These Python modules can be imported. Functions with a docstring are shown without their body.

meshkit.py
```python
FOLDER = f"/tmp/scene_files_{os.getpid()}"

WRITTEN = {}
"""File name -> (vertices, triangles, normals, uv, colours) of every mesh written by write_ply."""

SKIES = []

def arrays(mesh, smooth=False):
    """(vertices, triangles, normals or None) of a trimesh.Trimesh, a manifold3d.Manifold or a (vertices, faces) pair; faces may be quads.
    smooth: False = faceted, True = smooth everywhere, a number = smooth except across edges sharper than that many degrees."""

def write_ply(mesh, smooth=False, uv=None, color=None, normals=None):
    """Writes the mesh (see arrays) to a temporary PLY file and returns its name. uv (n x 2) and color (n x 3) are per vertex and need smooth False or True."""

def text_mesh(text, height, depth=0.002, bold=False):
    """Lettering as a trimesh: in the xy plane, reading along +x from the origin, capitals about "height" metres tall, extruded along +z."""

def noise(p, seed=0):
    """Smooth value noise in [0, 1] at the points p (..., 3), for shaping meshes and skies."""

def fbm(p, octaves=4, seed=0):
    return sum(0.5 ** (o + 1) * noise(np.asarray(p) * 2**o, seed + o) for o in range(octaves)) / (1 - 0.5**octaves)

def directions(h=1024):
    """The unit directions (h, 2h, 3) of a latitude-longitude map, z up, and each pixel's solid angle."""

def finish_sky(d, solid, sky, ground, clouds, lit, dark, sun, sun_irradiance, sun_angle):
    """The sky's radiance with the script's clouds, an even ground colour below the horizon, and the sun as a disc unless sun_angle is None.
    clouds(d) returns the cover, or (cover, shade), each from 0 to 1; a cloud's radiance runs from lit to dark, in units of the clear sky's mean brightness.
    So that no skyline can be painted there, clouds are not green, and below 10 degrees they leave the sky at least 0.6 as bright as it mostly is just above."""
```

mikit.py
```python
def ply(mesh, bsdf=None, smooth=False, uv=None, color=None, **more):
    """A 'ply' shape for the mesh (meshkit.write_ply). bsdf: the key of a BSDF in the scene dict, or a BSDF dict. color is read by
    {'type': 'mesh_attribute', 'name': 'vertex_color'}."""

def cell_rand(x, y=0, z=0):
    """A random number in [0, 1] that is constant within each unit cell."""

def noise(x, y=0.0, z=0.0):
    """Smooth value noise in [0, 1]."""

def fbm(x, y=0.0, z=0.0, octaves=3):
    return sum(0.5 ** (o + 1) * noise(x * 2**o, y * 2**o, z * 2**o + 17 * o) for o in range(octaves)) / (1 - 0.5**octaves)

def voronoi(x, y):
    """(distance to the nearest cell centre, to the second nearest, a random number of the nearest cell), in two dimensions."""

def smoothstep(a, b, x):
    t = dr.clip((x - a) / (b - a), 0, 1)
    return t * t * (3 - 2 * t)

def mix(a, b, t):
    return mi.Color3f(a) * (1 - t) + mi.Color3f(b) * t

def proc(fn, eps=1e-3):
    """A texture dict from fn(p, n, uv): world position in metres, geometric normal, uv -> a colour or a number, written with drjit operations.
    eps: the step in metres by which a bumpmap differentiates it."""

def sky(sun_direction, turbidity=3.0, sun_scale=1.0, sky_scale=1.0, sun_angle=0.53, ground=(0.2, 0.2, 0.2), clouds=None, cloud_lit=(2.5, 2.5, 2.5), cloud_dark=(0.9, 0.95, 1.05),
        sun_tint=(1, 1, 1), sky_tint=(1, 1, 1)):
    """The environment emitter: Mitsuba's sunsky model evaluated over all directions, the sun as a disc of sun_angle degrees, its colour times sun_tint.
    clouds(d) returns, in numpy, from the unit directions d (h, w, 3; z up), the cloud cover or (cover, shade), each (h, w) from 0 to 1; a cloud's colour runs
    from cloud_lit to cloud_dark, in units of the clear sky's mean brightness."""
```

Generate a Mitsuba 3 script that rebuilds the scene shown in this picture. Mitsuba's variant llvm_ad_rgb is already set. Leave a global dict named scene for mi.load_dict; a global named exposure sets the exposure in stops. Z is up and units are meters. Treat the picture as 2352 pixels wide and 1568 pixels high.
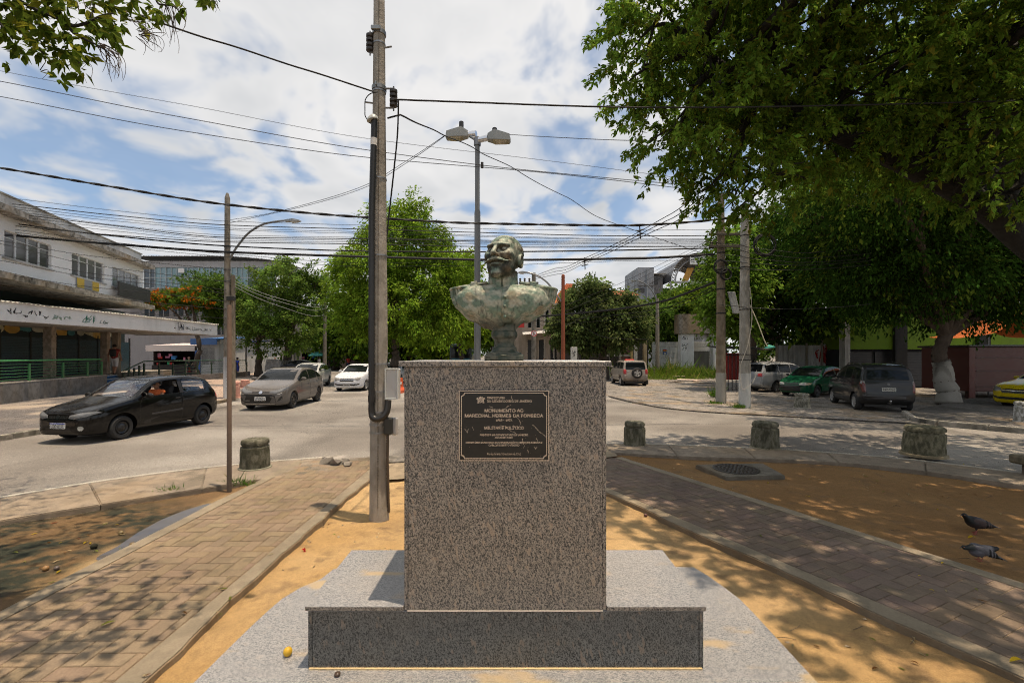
import math, random
import numpy as np, trimesh, shapely, drjit as dr, mitsuba as mi, manifold3d as m3
from shapely.geometry import Polygon, LineString, Point, box as sbox
import mikit, meshkit
from mikit import proc, noise, fbm, voronoi, cell_rand, smoothstep, mix

T = mi.ScalarTransform4f
PI = math.pi
scene, labels = {}, {}

# ---------------------------------------------------------------- camera, sky, exposure
CAMZ, F, HX, HY = 1.9, 1045.0, 1176.0, 815.0      # metres; focal length, principal point and horizon in a 2352 x 1568 frame
scene['camera'] = {'type': 'perspective', 'fov': math.degrees(2 * math.atan(1176 / F)), 'fov_axis': 'x', 'near_clip': 0.05, 'far_clip': 3000.0,
                   'principal_point_offset_y': -(HY / 1568.0 - 0.5),
                   'to_world': T().look_at(origin=[0, 0, CAMZ], target=[0, 10, CAMZ], up=[0, 0, 1])}
SUN = np.array([0.21, -0.085, 1.44])

def cloud_fn(d):
    z = np.maximum(d[..., 2], 0.0)
    q = np.stack([d[..., 0] / (z + 0.16), d[..., 1] / (z + 0.16), np.zeros_like(z)], -1)
    big = meshkit.fbm(q * 0.75 + [3.3, 7.7, 0], 4, 5)
    warp = np.stack([meshkit.fbm(q * 2.0, 3, 11), meshkit.fbm(q * 2.0, 3, 12), np.zeros_like(z)], -1) - 0.5
    fine = meshkit.fbm((q + warp * 0.35) * np.array([9.0, 7.0, 1.0]), 5, 21)
    v = 0.46 * big + 0.54 * fine
    low = np.clip(1 - d[..., 2] / 0.5, 0, 1) ** 1.3
    t = np.clip((v - 0.405 + 0.15 * low) / 0.19, 0, 1)
    cover = 0.24 + 0.74 * (t * t * (3 - 2 * t))
    shade = np.clip((0.6 * meshkit.fbm(q * 2.6 + [9, 2, 0], 4, 31) + 0.4 * fine - 0.40) * 2.4, 0, 1) * 0.8
    return cover, shade

scene['sky'] = mikit.sky(SUN / np.linalg.norm(SUN), turbidity=3.0, clouds=cloud_fn, sky_tint=(0.86, 1.08, 1.16), cloud_lit=(2.5, 2.46, 2.42), cloud_dark=(1.45, 1.53, 1.62), sun_tint=(1.0, 0.97, 0.92))
exposure = 1.64

# ---------------------------------------------------------------- materials
def decode(uv):
    r = dr.floor(uv.x / 128.0); g = dr.floor(uv.x - r * 128.0)
    b = dr.floor(uv.y / 128.0); d = dr.floor(uv.y - b * 128.0)
    return mi.Color3f(dr.square(r / 127.0), dr.square(g / 127.0), dr.square(b / 127.0)), d / 127.0

def worn_col(p, n, uv):
    c, d = decode(uv)
    s = p.x + p.y * 0.73
    stain = smoothstep(0.42, 0.78, fbm(s * 1.1, p.z * 0.55, p.y * 0.9, 4))
    streak = smoothstep(0.5, 0.85, fbm(s * 9.0, p.z * 0.7, 3.0, 3))
    grain = 0.88 + 0.24 * noise(p.x * 60, p.y * 60, p.z * 60)
    m = dr.clip(d * (0.75 * stain + 0.45 * streak), 0, 0.92)
    return mix(c, mi.Color3f(0.06, 0.052, 0.042), m) * grain
def worn_bump(p, n, uv):
    return fbm(p.x * 45, p.y * 45, p.z * 45, 3)
def plain_col(p, n, uv):
    c, d = decode(uv)
    return mix(c, mi.Color3f(0.12, 0.10, 0.08), d * 0.6 * fbm(p.x * 2.1, p.y * 2.1, p.z * 2.6, 3))

def bsdf(name, d, two=True):
    scene[name] = {'type': 'twosided', 'nested': d} if two else d
def princ(col, rough, **k):
    return {'type': 'principled', 'base_color': col, 'roughness': rough, **k}
def rgb(*c):
    return {'type': 'rgb', 'value': list(c)}
def bump(d, fn, h, eps=1e-3):
    return {'type': 'bumpmap', 'arbitrary': proc(fn, eps), 'scale': h, 'nested': d}

bsdf('worn', bump(princ(proc(worn_col), 0.8, specular=0.3), worn_bump, 0.002, 0.004))
bsdf('satin', princ(proc(plain_col), 0.38, specular=0.5))
bsdf('metal', princ(proc(plain_col), 0.42, metallic=0.8))
bsdf('carpaint', princ(proc(plain_col), 0.10, specular=0.42))
bsdf('darkglass', princ(rgb(0.008, 0.010, 0.011), 0.03, specular=0.3))
bsdf('chrome', princ(rgb(0.75, 0.75, 0.76), 0.18, metallic=1.0))
bsdf('lens', princ(proc(plain_col), 0.06, specular=0.6, clearcoat=1.0))
scene['pane'] = {'type': 'thindielectric', 'int_ior': 1.5}
bsdf('vcol', princ({'type': 'mesh_attribute', 'name': 'vertex_color'}, 0.55, specular=0.35))
bsdf('rubber', princ(rgb(0.018, 0.018, 0.018), 0.75))

def leaf_col(p, n, uv):
    c, d = decode(uv)
    return c * (0.75 + 0.5 * noise(p.x * 1.3, p.y * 1.3, p.z * 1.3))
scene['leaf'] = {'type': 'principledthin', 'base_color': proc(leaf_col), 'roughness': 0.45, 'diff_trans': 1.0, 'spec_trans': 0.0}
scene['leaf_dark'] = {**scene['leaf'], 'diff_trans': 0.55}
def bark_col(p, n, uv):
    c, d = decode(uv)
    s = fbm(p.x * 14, p.y * 14, p.z * 3.0, 4)
    return c * (0.45 + 1.0 * s)
def bark_h(p, n, uv):
    return fbm(p.x * 22, p.y * 22, p.z * 5.0, 4)
bsdf('bark', bump(princ(proc(bark_col), 0.85), bark_h, 0.03, 0.004))

# ground surfaces
def asphalt_col(p, n, uv):
    a = fbm(p.x * 0.35, p.y * 0.35, 1.0, 4)
    b = noise(p.x * 95, p.y * 95); e = noise(p.x * 41, p.y * 43, 7.0)
    base = mix((0.148, 0.132, 0.115), (0.240, 0.220, 0.194), smoothstep(0.3, 0.72, a))
    far = smoothstep(14.0, 4.0, p.y)
    agg = smoothstep(0.62, 0.9, b) * 0.55 - smoothstep(0.6, 0.95, e) * 0.35
    f1, f2, w = voronoi(p.x * 1.4 + 0.5 * fbm(p.x * 2, p.y * 2), p.y * 1.4 + 0.5 * fbm(p.y * 2, p.x * 2, 5))
    crack = (1 - smoothstep(0.0, 0.022, f2 - f1)) * smoothstep(0.5, 0.62, fbm(p.x * 0.3 + 7, p.y * 0.3)) * 0.55
    oil = smoothstep(0.58, 0.8, fbm(p.x * 0.9, p.y * 0.25, 9.0)) * 0.35
    seam = (1 - smoothstep(0.004, 0.03, dr.abs(p.y - 12.9 - 0.055 * p.x - 0.12 * fbm(p.x * 0.7, 1.0, 2.0)))) * 0.5 + (1 - smoothstep(0.0, 0.02, dr.abs(p.y - 10.9 - 0.02 * p.x - 0.5 * fbm(p.x * 0.8, 4.0, 2.0)))) * 0.35  # overhead cable's shadow painted across the road, plus a wavering tar crack
    patchy = smoothstep(0.5, 0.53, noise(p.x * 0.22 + 5, p.y * 0.3, 3.0)) * 0.13
    return base * (1 + agg * (0.4 + 0.6 * far)) * (1 - crack) * (1 - oil) * (1 - dr.clip(seam, 0, 0.6)) * (1 - patchy)
def asphalt_h(p, n, uv):
    return noise(p.x * 95, p.y * 95) + 0.6 * noise(p.x * 41, p.y * 43, 7.0)
bsdf('asphalt', bump(princ(proc(asphalt_col), 0.85, specular=0.25), asphalt_h, 0.003, 0.003))

def sand_col(p, n, uv):
    a = fbm(p.x * 0.8, p.y * 0.8, 2.0, 4)
    g = noise(p.x * 150, p.y * 150); h = noise(p.x * 37, p.y * 37)
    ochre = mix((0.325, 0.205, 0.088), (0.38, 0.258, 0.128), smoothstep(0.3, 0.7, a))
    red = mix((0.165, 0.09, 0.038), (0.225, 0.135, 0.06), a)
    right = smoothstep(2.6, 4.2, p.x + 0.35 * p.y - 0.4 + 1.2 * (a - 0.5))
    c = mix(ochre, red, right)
    wet = smoothstep(0.0, 0.5, (-3.55 - p.x) + 0.9 * (fbm(p.x * 1.5, p.y * 1.5, 4.0) - 0.5))
    mud = mix((0.125, 0.078, 0.038), (0.028, 0.030, 0.021), smoothstep(0.30, 0.60, 0.6 * fbm(p.x * 2.0 + 3, p.y * 2.6, 5.0, 4) + 0.4 * fbm(p.x * 11, p.y * 14, 2.0, 4)))
    mud = mix(mud, (0.14, 0.085, 0.04), smoothstep(5.6, 6.6, p.y))
    c = mix(c, mud, wet)
    dirt = smoothstep(0.60, 0.85, fbm(p.x * 6, p.y * 6, 8.0, 3)) * 0.5 + smoothstep(0.55, 0.75, fbm(p.x * 1.7 + 2, p.y * 1.7, 6.0, 4)) * 0.28
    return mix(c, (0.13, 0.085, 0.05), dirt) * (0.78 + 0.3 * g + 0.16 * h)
def sand_h(p, n, uv):
    return 0.45 * noise(p.x * 130, p.y * 130) + fbm(p.x * 22, p.y * 22, 1.0, 3) * 1.6 + 2.5 * fbm(p.x * 6, p.y * 6, 3.0, 2)
bsdf('sand', bump(princ(proc(sand_col), 0.95, specular=0.15), sand_h, 0.006, 0.003))

def concrete_col(p, n, uv):
    c, d = decode(uv)
    a = fbm(p.x * 1.1, p.y * 1.1, p.z * 1.1, 4); g = noise(p.x * 120, p.y * 120, p.z * 120); h = fbm(p.x * 9, p.y * 9, p.z * 9, 3)
    st = (0.55 * smoothstep(0.45, 0.75, fbm(p.x * 2.7 + 4, p.y * 2.7, p.z * 0.9, 4)) + 0.65 * smoothstep(0.40, 0.62, fbm(p.x * 9 + 4, p.y * 9, p.z * 5, 4))) * d
    sandy = smoothstep(0.55, 0.8, fbm(p.x * 0.9 + 9, p.y * 0.9, 3.0, 3)) * d * 0.5
    c = c * (0.7 + 0.45 * a) * (0.8 + 0.22 * g + 0.2 * h)
    return mix(mix(c, (0.045, 0.042, 0.030), dr.clip(st * 0.85, 0, 1)), (0.30, 0.20, 0.10), sandy)
def concrete_h(p, n, uv):
    return 0.6 * noise(p.x * 120, p.y * 120, p.z * 120) + fbm(p.x * 25, p.y * 25, p.z * 25, 3) * 1.5
bsdf('concrete', bump(princ(proc(concrete_col), 0.9, specular=0.2), concrete_h, 0.004, 0.003))

def granite_col(p, n, uv):
    # crystals drawn out along one direction: up the upright faces, across the flat ones
    flat = dr.select(dr.abs(n.z) > 0.7, 1.0, 0.0)
    s = dr.select(dr.abs(n.x) > 0.7, p.y, p.x)
    u = dr.select(flat > 0.5, p.y, s + 0.22 * p.z); v = dr.select(flat > 0.5, p.x, p.z)
    k = noise(u * 235, v * 120, 1.5); k2 = noise(u * 430, v * 240, 4.0)
    m = smoothstep(0.33, 0.66, 0.60 * k + 0.40 * k2)
    lower = dr.select((p.z < 0.3965) & (p.z > 0.051), 0.62, 1.0)
    dark = mi.Color3f(0.022, 0.024, 0.025) * lower; pink = mix((0.25, 0.25, 0.235), (0.305, 0.268, 0.228), smoothstep(0.6, 1.0, lower)) * lower
    c = mix(dark, pink, m)
    blot = smoothstep(0.73, 0.80, fbm(u * 62, v * 20, 6.0, 2)) * 0.6
    c = mix(c, mi.Color3f(0.36, 0.28, 0.21) * lower, blot)
    dust = smoothstep(0.45, 0.8, fbm(p.x * 2.4, p.y * 2.4, p.z * 2.0, 3))
    c = mix(c, (0.30, 0.24, 0.17), dust * (0.10 + 0.25 * flat))
    c = mix(c, mi.Color3f(0.31, 0.32, 0.335) * (0.5 + 1.0 * k), flat * 0.5)  # flat tops painted paler and bluer, as if the sun lit them
    sandy = smoothstep(0.60, 0.80, fbm(p.x * 3.2 + 2, p.y * 6.5, 5.0, 4)) * flat * 0.8
    return mix(c, (0.42, 0.31, 0.17), sandy)
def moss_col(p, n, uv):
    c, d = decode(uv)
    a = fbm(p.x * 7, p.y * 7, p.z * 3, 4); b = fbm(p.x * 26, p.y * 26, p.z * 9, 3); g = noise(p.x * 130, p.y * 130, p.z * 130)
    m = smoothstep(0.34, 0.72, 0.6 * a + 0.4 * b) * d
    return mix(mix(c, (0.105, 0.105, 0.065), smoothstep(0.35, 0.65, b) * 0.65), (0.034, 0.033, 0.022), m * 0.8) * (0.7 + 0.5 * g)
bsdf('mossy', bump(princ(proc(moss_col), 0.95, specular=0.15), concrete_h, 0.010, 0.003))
bsdf('granite', princ(proc(granite_col), 0.34, specular=0.45))

def bronze_col(p, n, uv):
    a = fbm(p.x * 22, p.y * 22, p.z * 9, 4); b = fbm(p.x * 26 + 3, p.y * 26, p.z * 26, 3); e = fbm(p.x * 90, p.y * 90, p.z * 60, 3)
    up = smoothstep(-0.35, 0.75, n.z)
    green = mix((0.14, 0.195, 0.145), (0.33, 0.335, 0.26), smoothstep(0.35, 0.65, b))
    dark = mix((0.018, 0.022, 0.016), (0.052, 0.046, 0.030), smoothstep(0.3, 0.7, b))
    low = smoothstep(2.16, 2.10, p.z)
    m = dr.clip(smoothstep(0.26, 0.62, 0.55 * a + 0.25 * e + 0.30 * up + 0.20 * smoothstep(2.44, 2.34, p.z) - 0.11 * smoothstep(2.36, 2.48, p.z)) - 0.8 * low, 0, 1)
    c = mix(dark, green, m)
    rust = smoothstep(0.55, 0.75, fbm(p.x * 11 + 7, p.y * 11, p.z * 11, 3)) * (1 - low)
    c = mix(c, (0.30, 0.20, 0.11), rust * 0.5)
    run = smoothstep(0.56, 0.76, fbm(p.x * 55, p.y * 55, p.z * 6, 3)) * (1 - low)
    c = mix(c, dark, run * 0.55)
    return c * (0.7 + 0.6 * e)
def bronze_h(p, n, uv):
    return fbm(p.x * 34, p.y * 34, p.z * 34, 3) + 0.4 * noise(p.x * 150, p.y * 150, p.z * 150)
bsdf('bronze', bump(princ(proc(bronze_col), 0.55, metallic=0.15, specular=0.4), bronze_h, 0.0022, 0.003))

def water_h(p, n, uv):
    return noise(p.x * 9, p.y * 9)
bsdf('puddle_water', bump(princ(rgb(0.085, 0.066, 0.042), 0.04, specular=0.5), water_h, 0.001, 0.01))

# ---------------------------------------------------------------- geometry helpers
def P(u, v, z=0.0):
    """The point at height z behind a position of the 2352 x 1568 frame (used to read the ground plan off the photograph)."""
    d = F * (CAMZ - z) / (v - HY)
    return np.array([(u - HX) / F * d, d, z])
def Q(u, v, d):
    return np.array([(u - HX) / F * d, d, CAMZ + (HY - v) / F * d])

def enc(col, dirt, n):
    c = np.clip(np.sqrt(np.clip(np.broadcast_to(np.asarray(col, float), (n, 3)), 0, 1)) * 127, 0, 126.99).astype(int)
    d = np.clip(np.broadcast_to(np.asarray(dirt, float), (n,)) * 127, 0, 126).astype(int)
    return np.stack([c[:, 0] * 128 + c[:, 1] + 0.5, c[:, 2] * 128 + d + 0.5], 1).astype(float)

def arr(mesh):
    if hasattr(mesh, 'to_mesh'):
        m = mesh.to_mesh(); return np.array(m.vert_properties[:, :3], float), np.array(m.tri_verts, int)
    if isinstance(mesh, (tuple, list)):
        v, f = np.asarray(mesh[0], float), np.asarray(mesh[1], int)
        if f.shape[1] == 4: f = np.vstack([f[:, [0, 1, 2]], f[:, [0, 2, 3]]])
        return v, f
    return np.array(mesh.vertices, float), np.array(mesh.faces, int)

def split_sharp(v, f, angle):
    """Splits vertices so that faces meeting at more than the angle do not share normals (corner clustering by face normal)."""
    fn = np.cross(v[f[:, 1]] - v[f[:, 0]], v[f[:, 2]] - v[f[:, 0]]); fn /= np.linalg.norm(fn, axis=1, keepdims=True) + 1e-20
    m = trimesh.Trimesh(v, f, process=False); m.merge_vertices()
    s = trimesh.graph.smooth_shade(m, angle=math.radians(angle), facet_minarea=None)
    return np.array(s.vertices), np.array(s.faces)

used = {}
def fresh(name):
    k = used.get(name, 0); used[name] = k + 1
    return name if k == 0 else f'{name}_{k:03d}'

def put(key, mesh, mat='worn', col=(0.5, 0.5, 0.5), dirt=0.3, smooth=False, uv=None, tw=None, vc=None):
    v, f = arr(mesh)
    if vc is not None:
        key = fresh(key); scene[key] = mikit.ply((v, f), 'vcol', smooth=smooth, color=vc); return key
    if smooth not in (False, True):
        v, f = split_sharp(v, f, smooth); smooth = True
    d = mikit.ply((v, f), mat, smooth=smooth, uv=enc(col, dirt, len(v)) if uv is None else uv)
    if tw is not None: d['to_world'] = tw
    key = fresh(key)
    scene[key] = d
    return key

def tag(key, label, cat=None, group=None, kind=None):
    e = {'label': label}
    if cat: e['category'] = cat
    if group: e['group'] = group
    if kind: e['kind'] = kind
    labels[key] = e
    return key
def struct(key, mesh, mat, label, **k):
    key = put(key, mesh, mat, **k); labels[key] = {'label': label, 'kind': 'structure'}
    return key
def thing(name, label, cat, group=None):
    return tag(fresh(name), label, cat, group)
def sub(parent, name):
    return parent + '__' + name

def join(ms):
    vs, fs, n = [], [], 0
    for m in ms:
        v, f = arr(m); vs.append(v); fs.append(f + n); n += len(v)
    return np.vstack(vs), np.vstack(fs)
def xf(mesh, M):
    v, f = arr(mesh); M = np.asarray(M)
    return v @ M[:3, :3].T + M[:3, 3], (f if np.linalg.det(M[:3, :3]) > 0 else f[:, ::-1])
def move(mesh, x=0, y=0, z=0, rz=0.0, s=1.0):
    c, sn = math.cos(rz) * s, math.sin(rz) * s
    return xf(mesh, [[c, -sn, 0, x], [sn, c, 0, y], [0, 0, s, z], [0, 0, 0, 1]])
def tmat(x=0, y=0, z=0, rz=0.0):
    return T().translate([float(x), float(y), float(z)]).rotate([0, 0, 1], math.degrees(rz))

def hull(pts):
    h = trimesh.convex.convex_hull(np.asarray(pts, float)); return np.array(h.vertices), np.array(h.faces)
def cbox(lo, hi, c=0.006):
    lo, hi = np.asarray(lo, float), np.asarray(hi, float)
    c = min(c, 0.45 * (hi - lo).min())
    pts = []
    for i in (0, 1):
        for j in (0, 1):
            for k in (0, 1):
                q = np.where([i, j, k], hi - c, lo + c); s = np.where([i, j, k], c, -c)
                for a in range(3):
                    e = q.copy(); e[a] += s[a]; pts.append(e)
    return hull(pts)
BOXF = np.array([[0, 2, 3], [0, 3, 1], [4, 5, 7], [4, 7, 6], [0, 1, 5], [0, 5, 4], [2, 6, 7], [2, 7, 3], [0, 4, 6], [0, 6, 2], [1, 3, 7], [1, 7, 5]])
def box(lo, hi):
    lo, hi = np.minimum(lo, hi), np.maximum(lo, hi)
    v = np.array([[x, y, z] for x in (lo[0], hi[0]) for y in (lo[1], hi[1]) for z in (lo[2], hi[2])], float)
    return v, BOXF[:, ::1]
def slab(p0, p1, t, z0, z1):
    """Upright slab of thickness t along the plan line p0-p1 (to its left side is +)."""
    p0, p1 = np.asarray(p0, float)[:2], np.asarray(p1, float)[:2]
    d = (p1 - p0) / np.linalg.norm(p1 - p0); n = np.array([-d[1], d[0]]) * t
    v = [[*q, z] for q in (p0, p0 + n, p1, p1 + n) for z in (z0, z1)]
    return np.array(v), BOXF
def tube(pts, r, n=8, cap=True):
    p = np.asarray(pts, float); r = np.broadcast_to(np.asarray(r, float), (len(p),))
    t = np.gradient(p, axis=0); t /= np.linalg.norm(t, axis=1, keepdims=True) + 1e-12
    a = np.cross(t, [0, 0, 1.0]); bad = np.linalg.norm(a, axis=1) < 0.05
    if bad.all(): a = np.cross(t, [0, 1.0, 0])
    elif bad.any():
        ref = np.cross(t, [0.3, 1.0, 0.1]); a = ref
    a /= np.linalg.norm(a, axis=1, keepdims=True) + 1e-12
    b = np.cross(t, a); an = np.arange(n) * 2 * PI / n
    v = (p[:, None] + r[:, None, None] * (np.cos(an)[None, :, None] * a[:, None] + np.sin(an)[None, :, None] * b[:, None])).reshape(-1, 3)
    i, j = np.meshgrid(np.arange(len(p) - 1), np.arange(n), indexing='ij')
    q = np.stack([i * n + j, i * n + (j + 1) % n, (i + 1) * n + (j + 1) % n, (i + 1) * n + j], -1).reshape(-1, 4)
    f = np.vstack([q[:, [0, 1, 2]], q[:, [0, 2, 3]]])
    if cap:
        m = len(v); v = np.vstack([v, p[:1], p[-1:]]); k = np.arange(n)
        f = np.vstack([f, np.stack([(k + 1) % n, k, k * 0 + m], 1), np.stack([k + (len(p) - 1) * n, (k + 1) % n + (len(p) - 1) * n, k * 0 + m + 1], 1)])
    return v, f
def cyl(p0, p1, r0, r1=None, n=12):
    return tube([p0, p1], [r0, r0 if r1 is None else r1], n)
def lathe(prof, n=24, c=(0, 0, 0)):
    """prof: (r, z) from bottom to top."""
    prof = np.asarray(prof, float); an = np.arange(n) * 2 * PI / n
    v = np.stack([prof[:, None, 0] * np.cos(an), prof[:, None, 0] * np.sin(an), np.repeat(prof[:, 1:2], n, 1)], -1).reshape(-1, 3) + c
    i, j = np.meshgrid(np.arange(len(prof) - 1), np.arange(n), indexing='ij')
    q = np.stack([i * n + j, i * n + (j + 1) % n, (i + 1) * n + (j + 1) % n, (i + 1) * n + j], -1).reshape(-1, 4)
    return v, np.vstack([q[:, [0, 1, 2]], q[:, [0, 2, 3]]])
def prism(poly, z0, z1):
    ms = [trimesh.creation.extrude_polygon(g, z1 - z0, engine='earcut') for g in getattr(poly, 'geoms', [poly]) if g.area > 1e-9]
    v, f = join(ms); return v + [0, 0, z0], f
def upright(mesh):
    """From the xy plane with +z towards the viewer to an upright plate facing -y."""
    v, f = arr(mesh); return np.stack([v[:, 0], -v[:, 2], v[:, 1]], 1), f
def grid(nx, ny, fn):
    u, w = np.meshgrid(np.linspace(0, 1, nx), np.linspace(0, 1, ny), indexing='ij')
    v = fn(u.ravel(), w.ravel())
    i, j = np.meshgrid(np.arange(nx - 1), np.arange(ny - 1), indexing='ij'); a = (i * ny + j).ravel()
    return v, np.vstack([np.stack([a, a + ny, a + ny + 1], 1), np.stack([a, a + ny + 1, a + 1], 1)])

def surface_nets(fn, lo, hi, h, chunk=None):
    """Closed triangle mesh of fn < 0, sampled on a grid of spacing h."""
    lo, hi = np.asarray(lo, float), np.asarray(hi, float)
    n = np.ceil((hi - lo) / h).astype(int) + 1
    ax = [lo[k] + h * np.arange(n[k]) for k in range(3)]
    X, Y, Z = np.meshgrid(*ax, indexing='ij')
    s = fn(X, Y, Z).astype(np.float32)
    ins = s < 0
    c = np.zeros(n - 1, int)
    for a in (0, 1):
        for b in (0, 1):
            for d in (0, 1):
                c += ins[a:n[0] - 1 + a, b:n[1] - 1 + b, d:n[2] - 1 + d]
    act = (c > 0) & (c < 8); ids = -np.ones(n - 1, int); ids[act] = np.arange(act.sum())
    I = np.argwhere(act); acc, cnt = np.zeros((len(I), 3)), np.zeros((len(I), 1))
    corners = [(a, b, d) for a in (0, 1) for b in (0, 1) for d in (0, 1)]
    sv = {q: s[I[:, 0] + q[0], I[:, 1] + q[1], I[:, 2] + q[2]] for q in corners}
    for q in corners:
        for k in range(3):
            if q[k] == 0:
                q2 = tuple(1 if m == k else q[m] for m in range(3)); s0, s1 = sv[q], sv[q2]
                cr = (s0 < 0) != (s1 < 0); t = np.where(cr, s0 / np.where(cr, s0 - s1, 1), 0)
                pt = np.tile(np.array(q, float), (len(I), 1)); pt[:, k] = t
                acc += pt * cr[:, None]; cnt += cr[:, None]
    v = lo + h * (I + acc / cnt)
    fs = []
    for k in range(3):
        a, b = [m for m in range(3) if m != k]
        s0 = np.moveaxis(ins, k, 0)[:-1]; s1 = np.moveaxis(ins, k, 0)[1:]
        cr = np.argwhere((s0 != s1)[:, 1:-1, 1:-1]) + [0, 1, 1]
        flip = s0[cr[:, 0], cr[:, 1], cr[:, 2]]
        idx = np.moveaxis(ids, k, 0)
        q = np.stack([idx[cr[:, 0], cr[:, 1] - 1, cr[:, 2] - 1], idx[cr[:, 0], cr[:, 1], cr[:, 2] - 1], idx[cr[:, 0], cr[:, 1], cr[:, 2]], idx[cr[:, 0], cr[:, 1] - 1, cr[:, 2]]], 1)
        if k == 1: flip = ~flip
        q = np.where(flip[:, None], q, q[:, ::-1]); fs.append(q)
    q = np.vstack(fs); q = q[(q >= 0).all(1)]
    f = np.vstack([q[:, [0, 1, 2]], q[:, [0, 2, 3]]])
    return v, f
def taubin(mesh, it=6):
    m = trimesh.Trimesh(*arr(mesh), process=False); trimesh.smoothing.filter_taubin(m, iterations=it)
    return np.array(m.vertices), np.array(m.faces)
def ell(X, Y, Z, c, r):
    k0 = np.sqrt(((X - c[0]) / r[0]) ** 2 + ((Y - c[1]) / r[1]) ** 2 + ((Z - c[2]) / r[2]) ** 2)
    return (k0 - 1) * min(r)
def cap(X, Y, Z, a, b, ra, rb=None):
    rb = ra if rb is None else rb
    a, b = np.asarray(a, float), np.asarray(b, float); d = b - a; L = (d @ d) + 1e-12
    t = np.clip(((X - a[0]) * d[0] + (Y - a[1]) * d[1] + (Z - a[2]) * d[2]) / L, 0, 1)
    return np.sqrt((X - a[0] - t * d[0]) ** 2 + (Y - a[1] - t * d[1]) ** 2 + (Z - a[2] - t * d[2]) ** 2) - (ra + (rb - ra) * t)
def sbx(X, Y, Z, c, r, rd=0.004):
    qx, qy, qz = np.abs(X - c[0]) - r[0] + rd, np.abs(Y - c[1]) - r[1] + rd, np.abs(Z - c[2]) - r[2] + rd
    return np.sqrt(np.maximum(qx, 0) ** 2 + np.maximum(qy, 0) ** 2 + np.maximum(qz, 0) ** 2) + np.minimum(np.maximum(qx, np.maximum(qy, qz)), 0) - rd
def su(a, b, k=0.02):
    h = np.clip(0.5 + 0.5 * (b - a) / k, 0, 1); return b * (1 - h) + a * h - k * h * (1 - h)
def ss(a, b, k=0.01):
    return -su(-a, b, k)

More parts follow.
